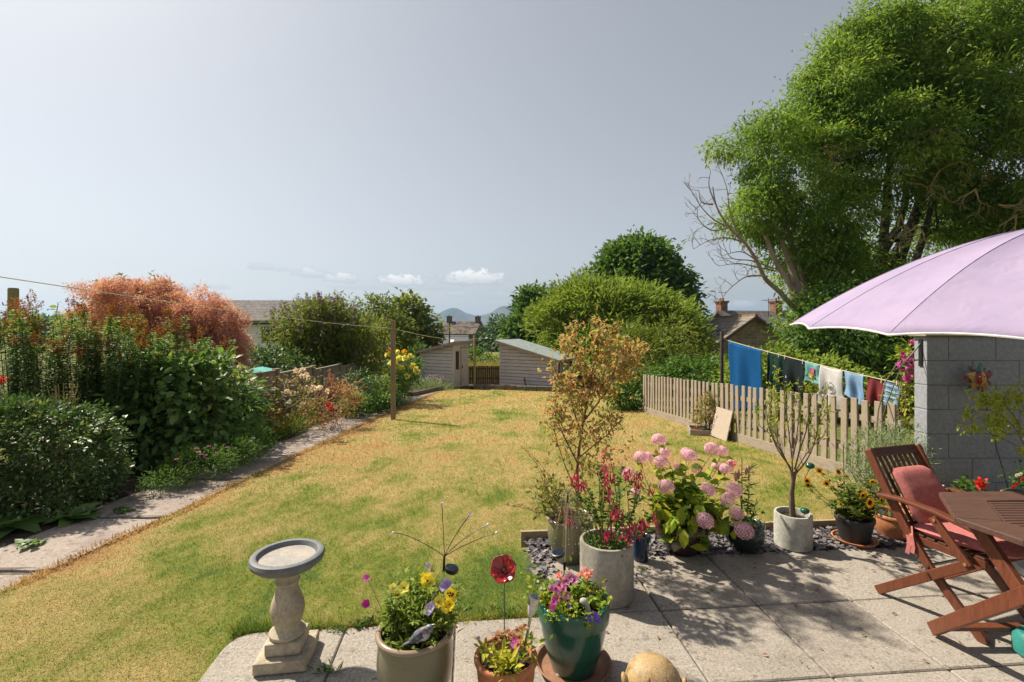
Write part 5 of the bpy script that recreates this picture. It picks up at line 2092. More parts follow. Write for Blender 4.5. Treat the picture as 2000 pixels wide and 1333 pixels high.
# lavender bed in a timber edging near the shed
p = gnd(850, 768)
t = thing('raised_bed', 'low timber edged bed in front of the small shed', 'planting bed', p)
mb = MB()
a, b_, c_ = gnd(790, 775) - p, gnd(808, 776) - p, gnd(888, 756) - p
mb.beam(a + Vector((0, 0, .08)), b_ + Vector((0, 0, .08)), .16, .05, (0, 0, 1))
mb.build('board', M['old_wall'], t, smooth=False, bevel=.005)
mb = MB()
mb.beam(b_ + Vector((0, .02, .08)), c_ + Vector((0, 0, .10)), .16, .05, (0, 0, 1))
mb.build('board', M['old_wall'], t, smooth=False, bevel=.005)
mb = MB()
e = Vector((-4.4, 21, gz(21))) - p
mb.add([(a.x, a.y, .09), (b_.x, b_.y + .03, .09), (c_.x - .03, c_.y, .02), (e.x, e.y, .0 + (gz(21) - p.z) + .09)], [(0, 1, 2, 3)])
mb.build('soil', M['soil_dry'], t, smooth=False)
base = gnd(835, 764)
base.x -= .2
base.y += .6
t = thing('lavender', 'silvery lavender clump in the raised bed in front of the small shed', 'plant', base)
lv = Leaves()
n = 1500
P = rng.normal(0, 1, (n, 3)) * [.42, .5, .02]
lv.add(P, np.stack([P[:, 0] * .6 + rng.normal(0, .3, n), rng.normal(0, .35, n), np.ones(n)], 1), rng.uniform(.25, .55, n), .016, seg=0, droop=.2)
lv.build('stems', M['leaf_silver'], t)
fl = Leaves()
n = 160
P = rng.normal(0, 1, (n, 3)) * [.42, .45, .05] + [0, 0, .46]
fl.add(P, rng.normal(0, .3, (n, 3)) + [0, 0, 1], .07, .02)
fl.build('flower_spikes', M['lilac_fl'], t)['kind'] = 'stuff'
pp = gnd(858, 762)
t = thing('flower_pot', 'orange terracotta pot lying at the wall of the small shed', 'pot', (pp.x - .1, pp.y + .9, pp.z + .05))
mb = MB()
mb.lathe([(.1, 0), (.14, .22), (.16, .23), (.16, .29), (.135, .29), (.12, .08), (0, .08)], 20, axis=Matrix.Rotation(.5, 3, 'Y'))
mb.build('pot', M['terracotta'], t)

# shrub at the far end of the picket fence
base = gnd(1232, 798)
base.y += .3
t = bush('leafy_shrub', 'dense green shrub at the far end of the picket fence', 'shrub', base,
     [B(1230, 765, 13, 36, 36, .5), B(1250, 745, 13.2, 24, 26, .4), B(1212, 780, 12.8, 26, 20, .4)], M['leaf_mid'], 16, 28, .12, .11, .06)
# clematis and greenery left of the wall
base = Vector((4.02, 5.35, gz(5.35)))
t = bush('bougainvillea', 'climber with magenta flowers behind the left end of the block wall', 'climber', base,
     [B(1775, 715, 5.35, 16, 42, .12), B(1772, 790, 5.35, 18, 55, .12), B(1778, 680, 5.4, 12, 20, .1)], M['leaf_lime'], 60, 9, .05, .055, .032, twigs=8)
for (px, py) in ((1762, 695), (1768, 708), (1775, 702), (1782, 694), (1765, 722), (1776, 722), (1783, 712), (1768, 738), (1778, 735), (1783, 728), (1757, 710), (1784, 670), (1770, 744)):
    c = np.array(at(px, py, 5.3) - base)
    lv = Leaves()
    lv.add(c + rng.normal(0, .012, (9, 3)), rng.normal(0, 1, (9, 3)) + [-.2, -.5, 0], .042, .034, fold=.2)
    lv.build('flower', M['magenta_fl'], t)
base = Vector((3.75, 4.95, gz(4.9)))
bush('rosemary', 'feathery grey green plant in front of the picket fence beside the block wall', 'plant', base,
     [B(1720, 905, 4.75, 62, 48, .3), B(1680, 930, 4.7, 38, 34, .22), B(1765, 890, 4.85, 32, 50, .2), B(1740, 865, 4.9, 40, 26, .2)], M['leaf_silver'], 60, 26, .055, .07, .009, droop_dir=.7, rand=.5, out=.4, twigs=16)


# ------------------------------------------------------------------ washing on the neighbour's line
pa, pb = at(1417, 664, 10.2), at(1800, 759, 6.0)
p = at(1410, 648, 10.2)
post('washing_line_pole', 'dark brown washing line pole behind the picket fence at the left of the blue towel', 'pole', (p.x, p.y, gz(p.y)), p.z - gz(p.y), .036, M['pole_brown'])
wire('washing_line', 'neighbour washing line carrying the laundry behind the picket fence', 'washing line', pa, pb, .03, .006, M['rope'])


def line_at(px):
    lo, hi = 0.0, 1.0
    for _ in range(40):
        m = (lo + hi) / 2
        q = pa.lerp(pb, m)
        if 1000 + F * q.x / q.y < px:
            lo = m
        else:
            hi = m
    q = pa.lerp(pb, lo)
    q.z -= .03 * 4 * lo * (1 - lo)
    return q


def clothmat(name, c, sc=120, spec=.1):
    m = surf(name, c, tuple(x * .86 for x in c), scale=9, rough=.9, bs=sc, bst=.4, bd=.004, spec=spec)
    return m


M['peg'] = plain('peg', (.62, .5, .36), .6)
peg_proto = None
npeg = 0


def peg(px, lab):
    global peg_proto
    q = line_at(px)
    t = thing('clothes_peg', lab, 'clothes peg', q, 0, 'clothes pegs on the neighbour line')
    if peg_proto is None:
        mb = MB()
        mb.beam((-.006, 0, -.05), (-.001, 0, .03), .012, .007, (0, 1, 0))
        peg_proto = mb.build('prong', M['peg'], t, smooth=False)
        mb = MB()
        mb.beam((.006, 0, -.05), (.001, 0, .03), .012, .007, (0, 1, 0))
        t['p2'] = 1
        globals()['peg_proto2'] = mb.build('prong', M['peg'], t, smooth=False)
        del t['p2']
    else:
        copy_part(peg_proto, t)
        copy_part(peg_proto2, t)


def cloth(name, label, cat, px0, px1, drop0, drop1, mat, amp=.02, waves=3, shape=None, nx=26, ny=22, seed=0):
    """cloth hanging from the line between two picture columns; drop at both ends in metres"""
    q0, q1 = line_at(px0), line_at(px1)
    t = thing(name, label, cat, q0)
    ax = (q1 - q0)
    hz = Vector((ax.x, ax.y, 0)).normalized()
    nn = Vector((-hz.y, hz.x, 0))
    r_ = random.Random(seed)
    ph = [r_.uniform(0, 6.28) for _ in range(4)]
    mb = MB()
    for j in range(ny + 1):
        v = j / ny
        for i in range(nx + 1):
            u = i / nx
            uu = u
            w = 1.0
            if shape == 'taper':
                uu = .5 + (u - .5) * (1 - .10 * v)
            if shape == 'tee':      # hung by the hem, sleeves lower down
                uu = .5 + (u - .5) * (1.0 + (.32 if v > .62 else 0) * min(1, (v - .62) / .1))
            s = q0.lerp(q1, uu) - q0
            sag = -.012 * math.sin(math.pi * u) if v < .2 else -.012
            d = drop0 + (drop1 - drop0) * u
            wob = amp * 2.5 * v ** .6 * (math.sin(u * waves * 6.28 + ph[0] + v * 1.1) + .5 * math.sin(u * waves * 11 + ph[1] - v * 2)) + .012 * math.sin(v * 5 + ph[2])
            p_ = s + nn * wob + Vector((0, 0, sag - d * v))
            mb.v.append(tuple(p_))
    for j in range(ny):
        for i in range(nx):
            a = j * (nx + 1) + i
            mb.f.append((a, a + 1, a + nx + 2, a + nx + 1))
    o = mb.build('fabric', mat, t)
    so_ = o.modifiers.new('thick', 'SOLIDIFY')
    so_.thickness = .005
    return t, q0, q1, nn


M['towel_blue'] = clothmat('towel_blue', (.006, .075, .21))
M['cloth_dkgreen'] = clothmat('cloth_dkgreen', (.010, .035, .030))
M['cloth_black'] = clothmat('cloth_black', (.012, .020, .022))
M['cloth_teal'] = clothmat('cloth_teal', (.17, .42, .42))
M['cloth_white'] = clothmat('cloth_white', (.52, .50, .48))
M['cloth_blue'] = clothmat('cloth_blue', (.20, .33, .50))
M['cloth_maroon'] = clothmat('cloth_maroon', (.17, .032, .035))
M['cloth_stripe'] = clothmat('cloth_stripe', (.13, .26, .42))
cloth('bath_towel', 'large bright blue bath towel hanging on the neighbour line', 'towel', 1423, 1489, 1.45, 1.1, M['towel_blue'], .016, 1.6, seed=1)
cloth('trousers', 'dark green trouser leg hanging right of the blue towel', 'trousers', 1498, 1511, .95, .92, M['cloth_dkgreen'], .02, 1, seed=2)
cloth('trousers', 'narrow dark green leg hanging between the first green leg and the black shirt', 'trousers', 1512, 1527, .92, .9, M['cloth_dkgreen'], .02, 1, seed=3)
t, q0, q1, nn = cloth('shirt', 'almost black shirt with a small pale label on the line', 'shirt', 1529, 1572, .55, .55, M['cloth_black'], .012, 1.5, seed=4)
mb = MB()
c = (q1 - q0) * .2 - nn * .03 + Vector((0, 0, -.34))
mb.beam(c, c + (q1 - q0) * .13, .035, .004, (0, 0, 1))
mb.build('label', M['cloth_white'], t, smooth=False)
t, q0, q1, nn = cloth('child_shirt', 'small turquoise child shirt with a coloured patch on the line', 'shirt', 1574, 1600, .30, .30, M['cloth_teal'], .008, 1.5, 'tee', seed=5)
for (u0, u1, z0, z1, c_) in ((.28, .50, .07, .13, (.08, .14, .24)), (.50, .72, .06, .15, (.55, .10, .16)), (.34, .52, .15, .24, (.62, .42, .25)), (.52, .72, .16, .22, (.5, .12, .14))):
    mb = MB()
    a = (q1 - q0) * u0 - nn * .024 + Vector((0, 0, -(z0 + z1) / 2 - .01))
    b_ = (q1 - q0) * u1 - nn * .024 + Vector((0, 0, -(z0 + z1) / 2 - .01))
    mb.beam(a, b_, z1 - z0, .003, (0, 0, 1))
    mb.build('print', plain('print_colour', c_, .8), t, smooth=False)
t, q0, q1, nn = cloth('tee_shirt', 'off white tee shirt with a faint round grey print on the line', 'tee shirt', 1603, 1646, .62, .60, M['cloth_white'], .012, 1.3, 'tee', seed=6)
mb = MB()
cc = (q1 - q0) * .5 - nn * .035 + Vector((0, 0, -.30))
for k in range(20):
    a0, a1 = 6.283 * k / 20, 6.283 * (k + .7) / 20
    e0 = (q1 - q0).normalized() * math.cos(a0) * .085 + Vector((0, 0, math.sin(a0) * .085))
    e1 = (q1 - q0).normalized() * math.cos(a1) * .085 + Vector((0, 0, math.sin(a1) * .085))
    mb.beam(cc + e0, cc + e1, .012, .003, nn)
for k in range(4):
    e0 = (q1 - q0).normalized() * (-.05 + k * .03)
    mb.beam(cc + e0 + Vector((0, 0, -.03)), cc + e0 + Vector((.0, 0, .03)), .012, .003, (q1 - q0))
mb.build('print', plain('print_grey', (.22, .22, .25), .8), t, smooth=False)
cloth('shirt', 'light blue shirt hanging between the white and the maroon ones', 'shirt', 1650, 1688, .33, .43, M['cloth_blue'], .012, 1.4, seed=7)
cloth('shirt', 'maroon shirt on the washing line', 'shirt', 1692, 1725, .34, .40, M['cloth_maroon'], .012, 1.5, seed=8)
t, q0, q1, nn = cloth('striped_top', 'blue top with thin white stripes, last on the washing line', 'shirt', 1728, 1757, .33, .30, M['cloth_stripe'], .006, 1.2, seed=9)
mb = MB()
for k in range(4):
    z = -.05 - k * .075
    mb.beam(Vector((0, 0, z)) - nn * .022, (q1 - q0) + Vector((0, 0, z)) - nn * .022, .012, .003, (0, 0, 1))
mb.build('stripes', M['cloth_white'], t, smooth=False)
for px, lab in ((1427, 'wooden peg on the left corner of the blue towel'), (1463, 'wooden peg on the middle of the blue towel'), (1488, 'wooden peg on the right corner of the blue towel'), (1500, 'peg holding the first dark green leg'), (1521, 'peg holding the second dark green leg'),
                (1533, 'peg on the left shoulder of the black shirt'), (1568, 'peg on the right shoulder of the black shirt'), (1578, 'peg on the turquoise child shirt'), (1606, 'peg on the left of the white tee shirt'), (1643, 'peg on the right of the white tee shirt'),
                (1653, 'peg on the left of the light blue shirt'), (1686, 'peg between the light blue and maroon shirts'), (1722, 'peg on the right of the maroon shirt'), (1752, 'peg on the striped top')):
    peg(px, lab)

# ------------------------------------------------------------------ planter box with a shrub by the picket fence
p = gnd(1385, 852)
t = thing('planter_box', 'low wooden planter box on the lawn with a small leafy shrub and red flowers', 'planter', p, R(-14))
mb = MB()
for (x0, x1, y0, y1) in ((-.30, .33, -.02, .005), (-.30, .33, .42, .445), (-.325, -.3, -.02, .445), (.33, .355, -.02, .445)):
    mb.boxz(x0, x1, y0, y1, -.02, .10)
mb.build('box', M['picket_h'], t, smooth=False, bevel=.003)
mb = MB()
mb.boxz(-.298, .328, .006, .418, 0, .07)
mb.build('soil', M['soil'], t, smooth=False)
lv = Leaves()
bl = [(0, .2, .42, .19, .16, .26), (-.08, .2, .3, .16, .15, .2), (.08, .22, .62, .12, .12, .16)]
crown(lv, bl, 60, 14, .05, .06, .028, droop_dir=.5, inner=.5)
lv.build('foliage', M['leaf_bronze'], t)
mb = MB()
for i in range(14):
    limb(mb, (rnd(-.05, .05), .2 + rnd(-.05, .05), .06), (rnd(-.18, .2), .2 + rnd(-.14, .14), rnd(.35, .78)), .006, .002, .06, 5)
mb.build('stems', M['twig'], t)
for (x, y, z) in ((.22, .05, .13), (.26, .1, .12), (-.2, .06, .11)):
    lv = Leaves()
    lv.add(np.array([x, y, z]) + rng.normal(0, .018, (16, 3)), rng.normal(0, 1, (16, 3)) + [0, -.4, .4], .035, .03)
    lv.build('flower', M['red_fl'], t)

# ------------------------------------------------------------------ bird bath
bx, by = -1.075, 2.33
t = thing('bird_bath', 'stone bird bath with a grey bowl on a baluster pedestal at the patio corner', 'bird bath', (bx, by, 0), R(8))
mb = MB()
mb.boxz(-.118, .118, -.118, .118, 0, .055)
mb.build('base_slab', M['stone'], t, smooth=False, bevel=.008)
mb = MB()
mb.boxz(-.08, .08, -.08, .08, .056, .115)
mb.build('plinth', M['stone'], t, smooth=False, bevel=.008)
mb = MB()
prof = [(.0, .116), (.076, .116), (.082, .124), (.082, .134), (.073, .142), (.062, .15), (.056, .16), (.064, .185), (.074, .215), (.077, .24), (.072, .27), (.060, .305), (.05, .335), (.047, .355), (.052, .362), (.057, .372), (.052, .382), (.053, .395), (.062, .42), (.068, .43), (0, .43)]
mb.lathe(prof, 40)
mb.build('pedestal', M['stone'], t)
mb = MB()
prof = [(0, .432), (.09, .432), (.135, .445), (.162, .468), (.168, .486), (.162, .500), (.150, .505), (.136, .502), (.130, .492), (.124, .478)]
mb.lathe(prof, 56, wob=.003)
mb.build('bowl', M['bowl_grey'], t)
mb = MB()
mb.lathe([(.126, .4815), (.112, .475), (.06, .472), (0, .471)], 48)
mb.build('bowl_floor', M['bowl_sand'], t)


# ------------------------------------------------------------------ pots
def pot_profile(r_top, r_bot, h, rim=.012, rim_h=.03, belly=0.0, wall=.014, soil=.06, bulge_at=.55, roll=True):
    out = [(0, 0), (r_bot * .96, 0), (r_bot, .006)]
    n = 14
    for i in range(1, n + 1):
        f = i / n
        r = r_bot + (r_top - rim - r_bot) * f + belly * math.sin(math.pi * f ** (math.log(.5) / math.log(bulge_at)))
        out.append((r, .006 + (h - rim_h - .006) * f))
    if roll:
        for k in range(9):
            a = -math.pi / 2 + math.pi * k / 8
            out.append((r_top - rim + rim * math.cos(a) * 1.0, h - rim_h / 2 + rim_h / 2 * math.sin(a)))
    else:
        out += [(r_top, h - rim_h + .002), (r_top + .002, h - .004), (r_top - .002, h)]
    out += [(r_top - rim - wall * .6, h - .004), (r_top - rim - wall, h - rim_h), (r_top - rim - wall - .004, h - soil - .02)]
    return out


def add_pot(t, r_top, r_bot, h, mat, soil=.05, n=56, soilm=None, **kw):
    mb = MB()
    pr = pot_profile(r_top, r_bot, h, soil=soil, **kw)
    mb.lathe(pr, n, wob=.002)
    o = mb.build('pot', mat, t, angle=60)
    mb = MB()
    rs = pr[-1][0] + .004
    pf = [(rs, h - soil), (rs * .8, h - soil + .008), (rs * .5, h - soil + .004), (rs * .2, h - soil + .012), (0, h - soil + .008)]
    mb.lathe(pf, 28, wob=.004)
    mb.build('soil', soilm or M['soil'], t)
    return o


def saucer(t, r, mat, h=.028):
    mb = MB()
    mb.lathe([(0, .0), (r * .86, .0), (r, h), (r + .002, h + .004), (r - .008, h + .004), (r * .84, .008), (0, .008)], 48)
    return mb.build('saucer', mat, t)


def sprig(lv, c, n, sp, L, W, up=.6, tint=None, zr=1.0, seg=1, out=.5):
    off = rng.normal(0, 1, (n, 3)) * sp
    D = off / (sp + 1e-6) * out + rng.normal(0, .5, (n, 3)) + [0, 0, up]
    lv.add(np.array(c)[None] + off * [1, 1, zr], D, L * rng.uniform(.6, 1.3, n), W * rng.uniform(.7, 1.2, n), seg=seg, tint=tint if tint is None else np.clip(rng.normal(tint, .2, n), 0, 1))


def stalk(mb, lv, p0, p1, r, nleaf, L, W, bend=.03, tint=.5, seg=1, start=.3):
    p0, p1 = Vector(p0), Vector(p1)
    o = Vector(rng.normal(0, bend, 3))
    pts = [p0.lerp(p1, i / 5) + o * math.sin(math.pi * i / 5) for i in range(6)]
    mb.tube(pts, [r * (1 - .1 * i) for i in range(6)], 5, cap=False)
    if nleaf:
        f = rng.uniform(start, 1, nleaf) * 4.999
        P = np.array([pts[int(x)].lerp(pts[int(x) + 1], x % 1) for x in f])
        a = rng.uniform(0, 6.28, nleaf)
        D = np.stack([np.cos(a), np.sin(a), rng.uniform(.1, .9, nleaf)], 1)
        lv.add(P, D, L * rng.uniform(.6, 1.2, nleaf), W * rng.uniform(.8, 1.2, nleaf), seg=seg, tint=np.clip(rng.normal(tint, .25, nleaf), 0, 1), droop=.3)
    return pts


def petals(t, c, face, r, mat, n=5, w=1.0, name='flower', cup=.25, tint=None, jit=.15):
    """open flower: n broad petals facing `face`"""
    c = np.array(c, float)
    f = Vector(face).normalized()
    s = f.cross(Vector((.13, .21, .97))).normalized()
    u = f.cross(s)
    lv = Leaves()
    a0 = rng.random() * 6.28
    D = []
    for k in range(n):
        a = a0 + 6.283 * k / n
        D.append(np.array(s * math.cos(a) + u * math.sin(a) + f * cup))
    lv.add(np.repeat(c[None], n, 0), np.array(D), r, r * w * 6.283 / n * .75, seg=2 if r > .012 else 1, droop=-.05, fold=.1, jitter=.08, tint=tint, up=np.array(f))
    return lv.build(name, mat, t)


def loc(root, px, py, d):
    return at(px, py, d) - root.location


# -- sage glazed pot of pansies
t = thing('potted_pansies', 'large sage green glazed pot of yellow and lilac pansies', 'potted plant', (-.394, 1.98, 0))
PANSY = t
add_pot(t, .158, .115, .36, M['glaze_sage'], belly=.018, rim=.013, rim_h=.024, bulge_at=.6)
lv = Leaves()
mb = MB()
for i in range(70):
    a, rr_ = rnd(0, 6.28), rnd(.0, .13)
    p0 = Vector((math.cos(a) * rr_, math.sin(a) * rr_, .30))
    p1 = p0 + Vector((math.cos(a) * .04 + rng.normal(0, .03), math.sin(a) * .03 + rng.normal(0, .03), rnd(.10, .22) * (1.1 if p0.y > 0 else .7)))
    if p0.y < -.02:
        p1.z -= .09
    rp = math.hypot(p1.x, p1.y)
    if p1.y < 0 and rp > .115:
        p1.x *= .115 / rp
        p1.y *= .115 / rp
    stalk(mb, lv, p0, p1, .0018, 24, .032, .014, .02, .5)
for i in range(22):
    sprig(lv, (rnd(-.10, .10), rnd(-.03, .12), rnd(.34, .50)), 26, .028, .03, .013, .5, .5)
sprig(lv, (.09, -.01, .40), 120, .045, .035, .012, 1.0, .85)
lv.build('foliage', M['leaf_light'], t)
mb.build('stems', M['stem_green'], t)
for (px, py, d, m_, r) in ((835, 1135, 2.02, 'yellow_fl', .027), (829, 1130, 2.05, 'yellow_fl', .022), (843, 1128, 2.04, 'lemon_fl', .02), (768, 1149, 1.93, 'lemon_fl', .017), (789, 1148, 1.92, 'lemon_fl', .021), (857, 1176, 1.95, 'yellow_fl', .021), (878, 1181, 1.93, 'yellow_fl', .021), (872, 1186, 1.93, 'yellow_fl', .02),
                           (872, 1142, 2.0, 'lilac_fl', .021), (866, 1146, 2.0, 'lilac_fl', .017), (840, 1187, 1.93, 'lilac_fl', .017), (836, 1193, 1.93, 'lilac_fl', .017), (844, 1181, 1.94, 'lilac_fl', .013), (836, 1105, 2.1, 'lilac_fl', .012), (843, 1115, 2.1, 'pale_fl', .014), (716, 1129, 2.06, 'magenta_fl', .014), (715, 1179, 2.0, 'magenta_fl', .016), (775, 1163, 2.0, 'orange_fl', .012), (848, 1160, 2.0, 'pale_fl', .012)):
    c = loc(t, px, py, d)
    f = petals(t, c, (rnd(-.3, .3), -1, rnd(.25, .7)), r * 1.2, M[m_], 5, 1.3, tint=rng.random())
    if m_ != 'magenta_fl':
        mb = MB()
        mb.ball(c + Vector((0, -.004, .002)), r * .16, 6, 4)
        mb.build('centre', M['orange_fl'] if m_ == 'lilac_fl' else M['dark_fl'], f)
c = loc(t, 880, 1161, 1.95)
f = petals(t, c, (.05, -1, .5), .028, M['yellow_fl'], 5, 1.3)
for dx, dz in ((-.010, .006), (.0, .008), (.010, .004), (-.004, -.003), (.006, -.003)):
    mb = MB()
    mb.ball(c + Vector((dx, -.006, dz)), (.004, .002, .0045), 6, 4)
    mb.build('spot', M['dark_fl'], f)
mb = MB()
for (px, py, d) in ((716, 1129, 2.06), (715, 1179, 2.0)):
    e = loc(t, px, py, d)
    limb(mb, (-.08, .02, .36), e, .0015, .001, .08, 5)
mb.build('flower_stalks', M['stem_green'], t)

# painted bird ornament
bp = at(822, 1250, 1.855)
t = thing('bird_ornament', 'small painted grey and white bird ornament sitting on the rim of the pansy pot', 'ornament', bp, R(-15))
mb = MB()
prof = [(0, -.062), (.008, -.055), (.016, -.035), (.022, -.012), (.0235, .006), (.020, .024), (.016, .032), (.0165, .040), (.0155, .050), (.010, .058), (0, .062)]
Mx = (Matrix.Rotation(R(52), 3, 'Y'))
mb.lathe(prof, 18, (0, 0, .02), Mx, 1, .85)
M['bird_grey'] = surf('bird_grey', (.15, .165, .205), (.085, .092, .115), (.24, .25, .28), scale=40, bs=120, bst=.4, rough=.45)
M['bird_white'] = plain('bird_white', (.40, .42, .46), .4)
mb.build('body', M['bird_grey'], t)
mb = MB()
mb.ball((.0150, -.002, .0215), (.0190, .0190, .0245), 14, 10, Matrix.Rotation(R(52), 3, 'Y'))
mb.build('breast', M['bird_white'], t)
mb = MB()
for k in range(5):
    oo = Vector((.62, 0, -.79)) * (.009 - .0045 * k)
    mb.beam(Vector((0, -.0185, .02)) - Vector((.79, 0, .62)) * (.044 - .003 * k) + oo * .6 + Vector((0, .006, 0)), Vector((0, -.0195, .02)) + Vector((.79, 0, .62)) * .018 + oo, .0042, .004, (.62, 0, -.79))
mb.build('wing', plain('bird_wing', (.04, .045, .06), .5), t)
mb = MB()
mb.beam((-.04, 0, -.012), (-.076, .0, -.034), .016, .005, (0, 1, 0))
mb.build('tail', M['bird_grey'], t, smooth=False)
mb = MB()
mb.lathe([(.0045, 0), (.003, .008), (0, .016)], 8, (.048, -.002, .064), Matrix.Rotation(R(65), 3, 'Y'))
mb.build('beak', M['metal_black'], t)
mb = MB()
mb.ball((.042, -.014, .06), .0028, 8, 6)
mb.build('eye', M['metal_black'], t)
mb = MB()
mb.ball((.022, -.016, .047), (.009, .004, .011), 8, 6)
mb.build('cheek_patch', M['terra_dark'], t)

# firefly solar light
bx_, by_ = at(866, 1145, 2.12).x, 2.12
jz = at(868, 1087, 2.12).z
t = thing('firefly_light', 'black solar firefly light with thin curved wires behind the pansy pot', 'solar light', (bx_, by_, .30))
mb = MB()
j = Vector((at(868, 1087, 2.12).x - bx_, 0, jz - .30))
mb.tube([(0, 0, 0), (0, 0, at(0, 1122, 2.12).z - .3)], .003, 6)
mb.build('spike', M['plastic_clear'], t)
mb = MB()
mb.tube([(0, 0, at(0, 1122, 2.12).z - .3), j], [.006, .005], 8)
mb.build('stem', M['metal_black'], t)
mb = MB()
c = at(882, 1112, 2.11) - Vector((bx_, by_, .3))
mb.lathe([(0, -.012), (.026, -.012), (.030, -.006), (.030, .008), (.026, .010), (0, .010)], 24, c, Matrix.Rotation(R(2), 3, 'X') @ Matrix.Rotation(R(14), 3, 'Y'))
mb.beam((0, 0, c.z), c, .012, .012, (0, 1, 0))
so_ = mb.build('solar_head', M['metal_black'], t)
mb = MB()
mb.lathe([(0, .0108), (.024, .0108)], 24, c, Matrix.Rotation(R(2), 3, 'X') @ Matrix.Rotation(R(14), 3, 'Y'))
mb.build('solar_panel', M['panel_dark'], so_)
for (px, py, d, cpx, cpy, m_) in ((768, 1041, 2.16, 805, 1043, 'white'), (863, 985, 2.16, 866, 1035, 'lilac_fl'), (917, 1006, 2.12, 884, 1050, 'lilac_fl'), (912, 1014, 2.22, 886, 1048, 'lilac_fl'), (953, 1025, 2.1, 905, 1048, 'white'), (970, 1041, 2.08, 920, 1056, 'white')):
    e = at(px, py, d) - Vector((bx_, by_, .3))
    m = at(cpx, cpy, (d + 2.12) / 2) - Vector((bx_, by_, .3))
    pts = [j * (1 - u) ** 2 + m * 2 * u * (1 - u) + e * u * u for u in [i / 12 for i in range(13)]]
    mb = MB()
    mb.tube(pts, .0016, 5)
    w_ = mb.build('wire', M['metal_black'], t)
    if m_ == 'white':
        mb = MB()
        mb.ball(e, .006, 10, 8)
        mb.build('bulb', M['white'], w_)
    else:
        petals(w_, e, (e - m).normalized(), .013, M[m_], 5, .8, name='flower_tip', cup=.7)
        mb = MB()
        mb.ball(e, .004, 8, 6)
        mb.build('bulb', M['white'], w_)

# -- terracotta pot
t = thing('terracotta_planter', 'terracotta pot with heuchera leaves and magenta petunias in the front', 'potted plant', (-.025, 1.99, 0))
TERRA = t
add_pot(t, .131, .085, .245, M['terracotta'], belly=.006, rim=.010, rim_h=.03, soil=.035)
lv = Leaves()
mb = MB()
for (px, py, d, n, sp, tn) in ((948, 1266, 1.96, 26, .016, .7), (985, 1295, 1.90, 60, .022, .75), (995, 1306, 1.88, 40, .02, .75), (1030, 1262, 1.98, 34, .022, .4), (978, 1282, 1.93, 22, .018, .8)):
    sprig(lv, loc(t, px, py, d), n, sp, .038, .017, .5, tn, .6, seg=2)
lv.build('foliage', M['leaf_lime'], t)
lv = Leaves()
for (px, py) in ((972, 1250), (985, 1246), (1000, 1240), (1014, 1233), (1022, 1228), (990, 1238), (976, 1240), (1010, 1245), (1005, 1256), (965, 1262)):
    c = loc(t, px, py, 2.0 + rnd(-.03, .03))
    a = np.arange(7) * .9
    lv.add(np.repeat(np.array(c)[None], 7, 0), np.stack([np.cos(a), np.sin(a) - .2, np.full(7, .4)], 1), .024, .02, seg=2, tint=rng.random(7))
    stalk(mb, lv, (rnd(-.03, .06), rnd(-.02, .05), .2), c, .0016, 0, 0, 0, .01)
lv.build('heuchera_leaves', leafmat('leaf_heuchera', [(.34, .12, .08), (.46, .22, .14), (.3, .2, .07), (.5, .3, .16)], .3), t)
mb.build('stems', M['twig_red'], t)
for (px, py, m_, r) in ((1005, 1258, 'magenta_fl', .018), (1010, 1266, 'magenta_fl', .014), (1004, 1250, 'magenta_fl', .012), (981, 1282, 'violet_fl', .008), (1016, 1286, 'violet_fl', .016), (1022, 1290, 'violet_fl', .014), (935, 1247, 'lilac_fl', .010)):
    petals(t, loc(t, px, py, 1.94 if px > 950 else 2.03), (rnd(-.3, .3), -1, .8), r, M[m_], 5, 1.25)

# poppy ornament on a rod
t = thing('poppy_ornament', 'glossy dark red ceramic poppy on a thin rod standing in the terracotta pot', 'ornament', (at(985, 1235, 2.06).x, 2.06, .20))
hz_ = at(983, 1113, 2.06).z - .20
mb = MB()
mb.tube([(0, 0, 0), (0, 0, hz_ - .01)], .0025, 8)
mb.build('rod', M['wire'], t)
cpos = Vector((0, -.006, hz_))
fc = Vector((-.12, -.75, .6)).normalized()
s_ = fc.cross(Vector((0, 0, 1))).normalized()
u_ = fc.cross(s_)
for k in range(6):
    a = 6.283 * k / 6 + .3
    lay = .004 if k % 2 else 0
    mb = MB()
    nn_ = 7
    for i in range(nn_):
        for q in range(nn_):
            rr_ = .006 + .052 * i / (nn_ - 1)
            th = a + (q / (nn_ - 1) - .5) * (1.45 if i > 0 else 1.0)
            edge = 1 - .18 * abs(q / (nn_ - 1) - .5) * 2 * (i / (nn_ - 1))
            rim_ = .003 * math.sin(q * 2.2 + k) * i / (nn_ - 1)
            h_ = lay + .30 * rr_ + 5.5 * rr_ * rr_ * (1.0 if k % 2 else .6) + rim_
            mb.v.append(tuple(cpos + (s_ * math.cos(th) + u_ * math.sin(th)) * rr_ * edge + fc * h_))
    for i in range(nn_ - 1):
        for q in range(nn_ - 1):
            b0 = i * nn_ + q
            mb.f.append((b0, b0 + 1, b0 + nn_ + 1, b0 + nn_))
    o = mb.build('petal', M['poppy'], t)
    m_ = o.modifiers.new('thick', 'SOLIDIFY')
    m_.thickness = .003
mb = MB()
mb.ball(cpos + fc * .012, .009, 12, 8)
mb.build('centre', plain('poppy_centre', (.22, .10, .07), .5), t)

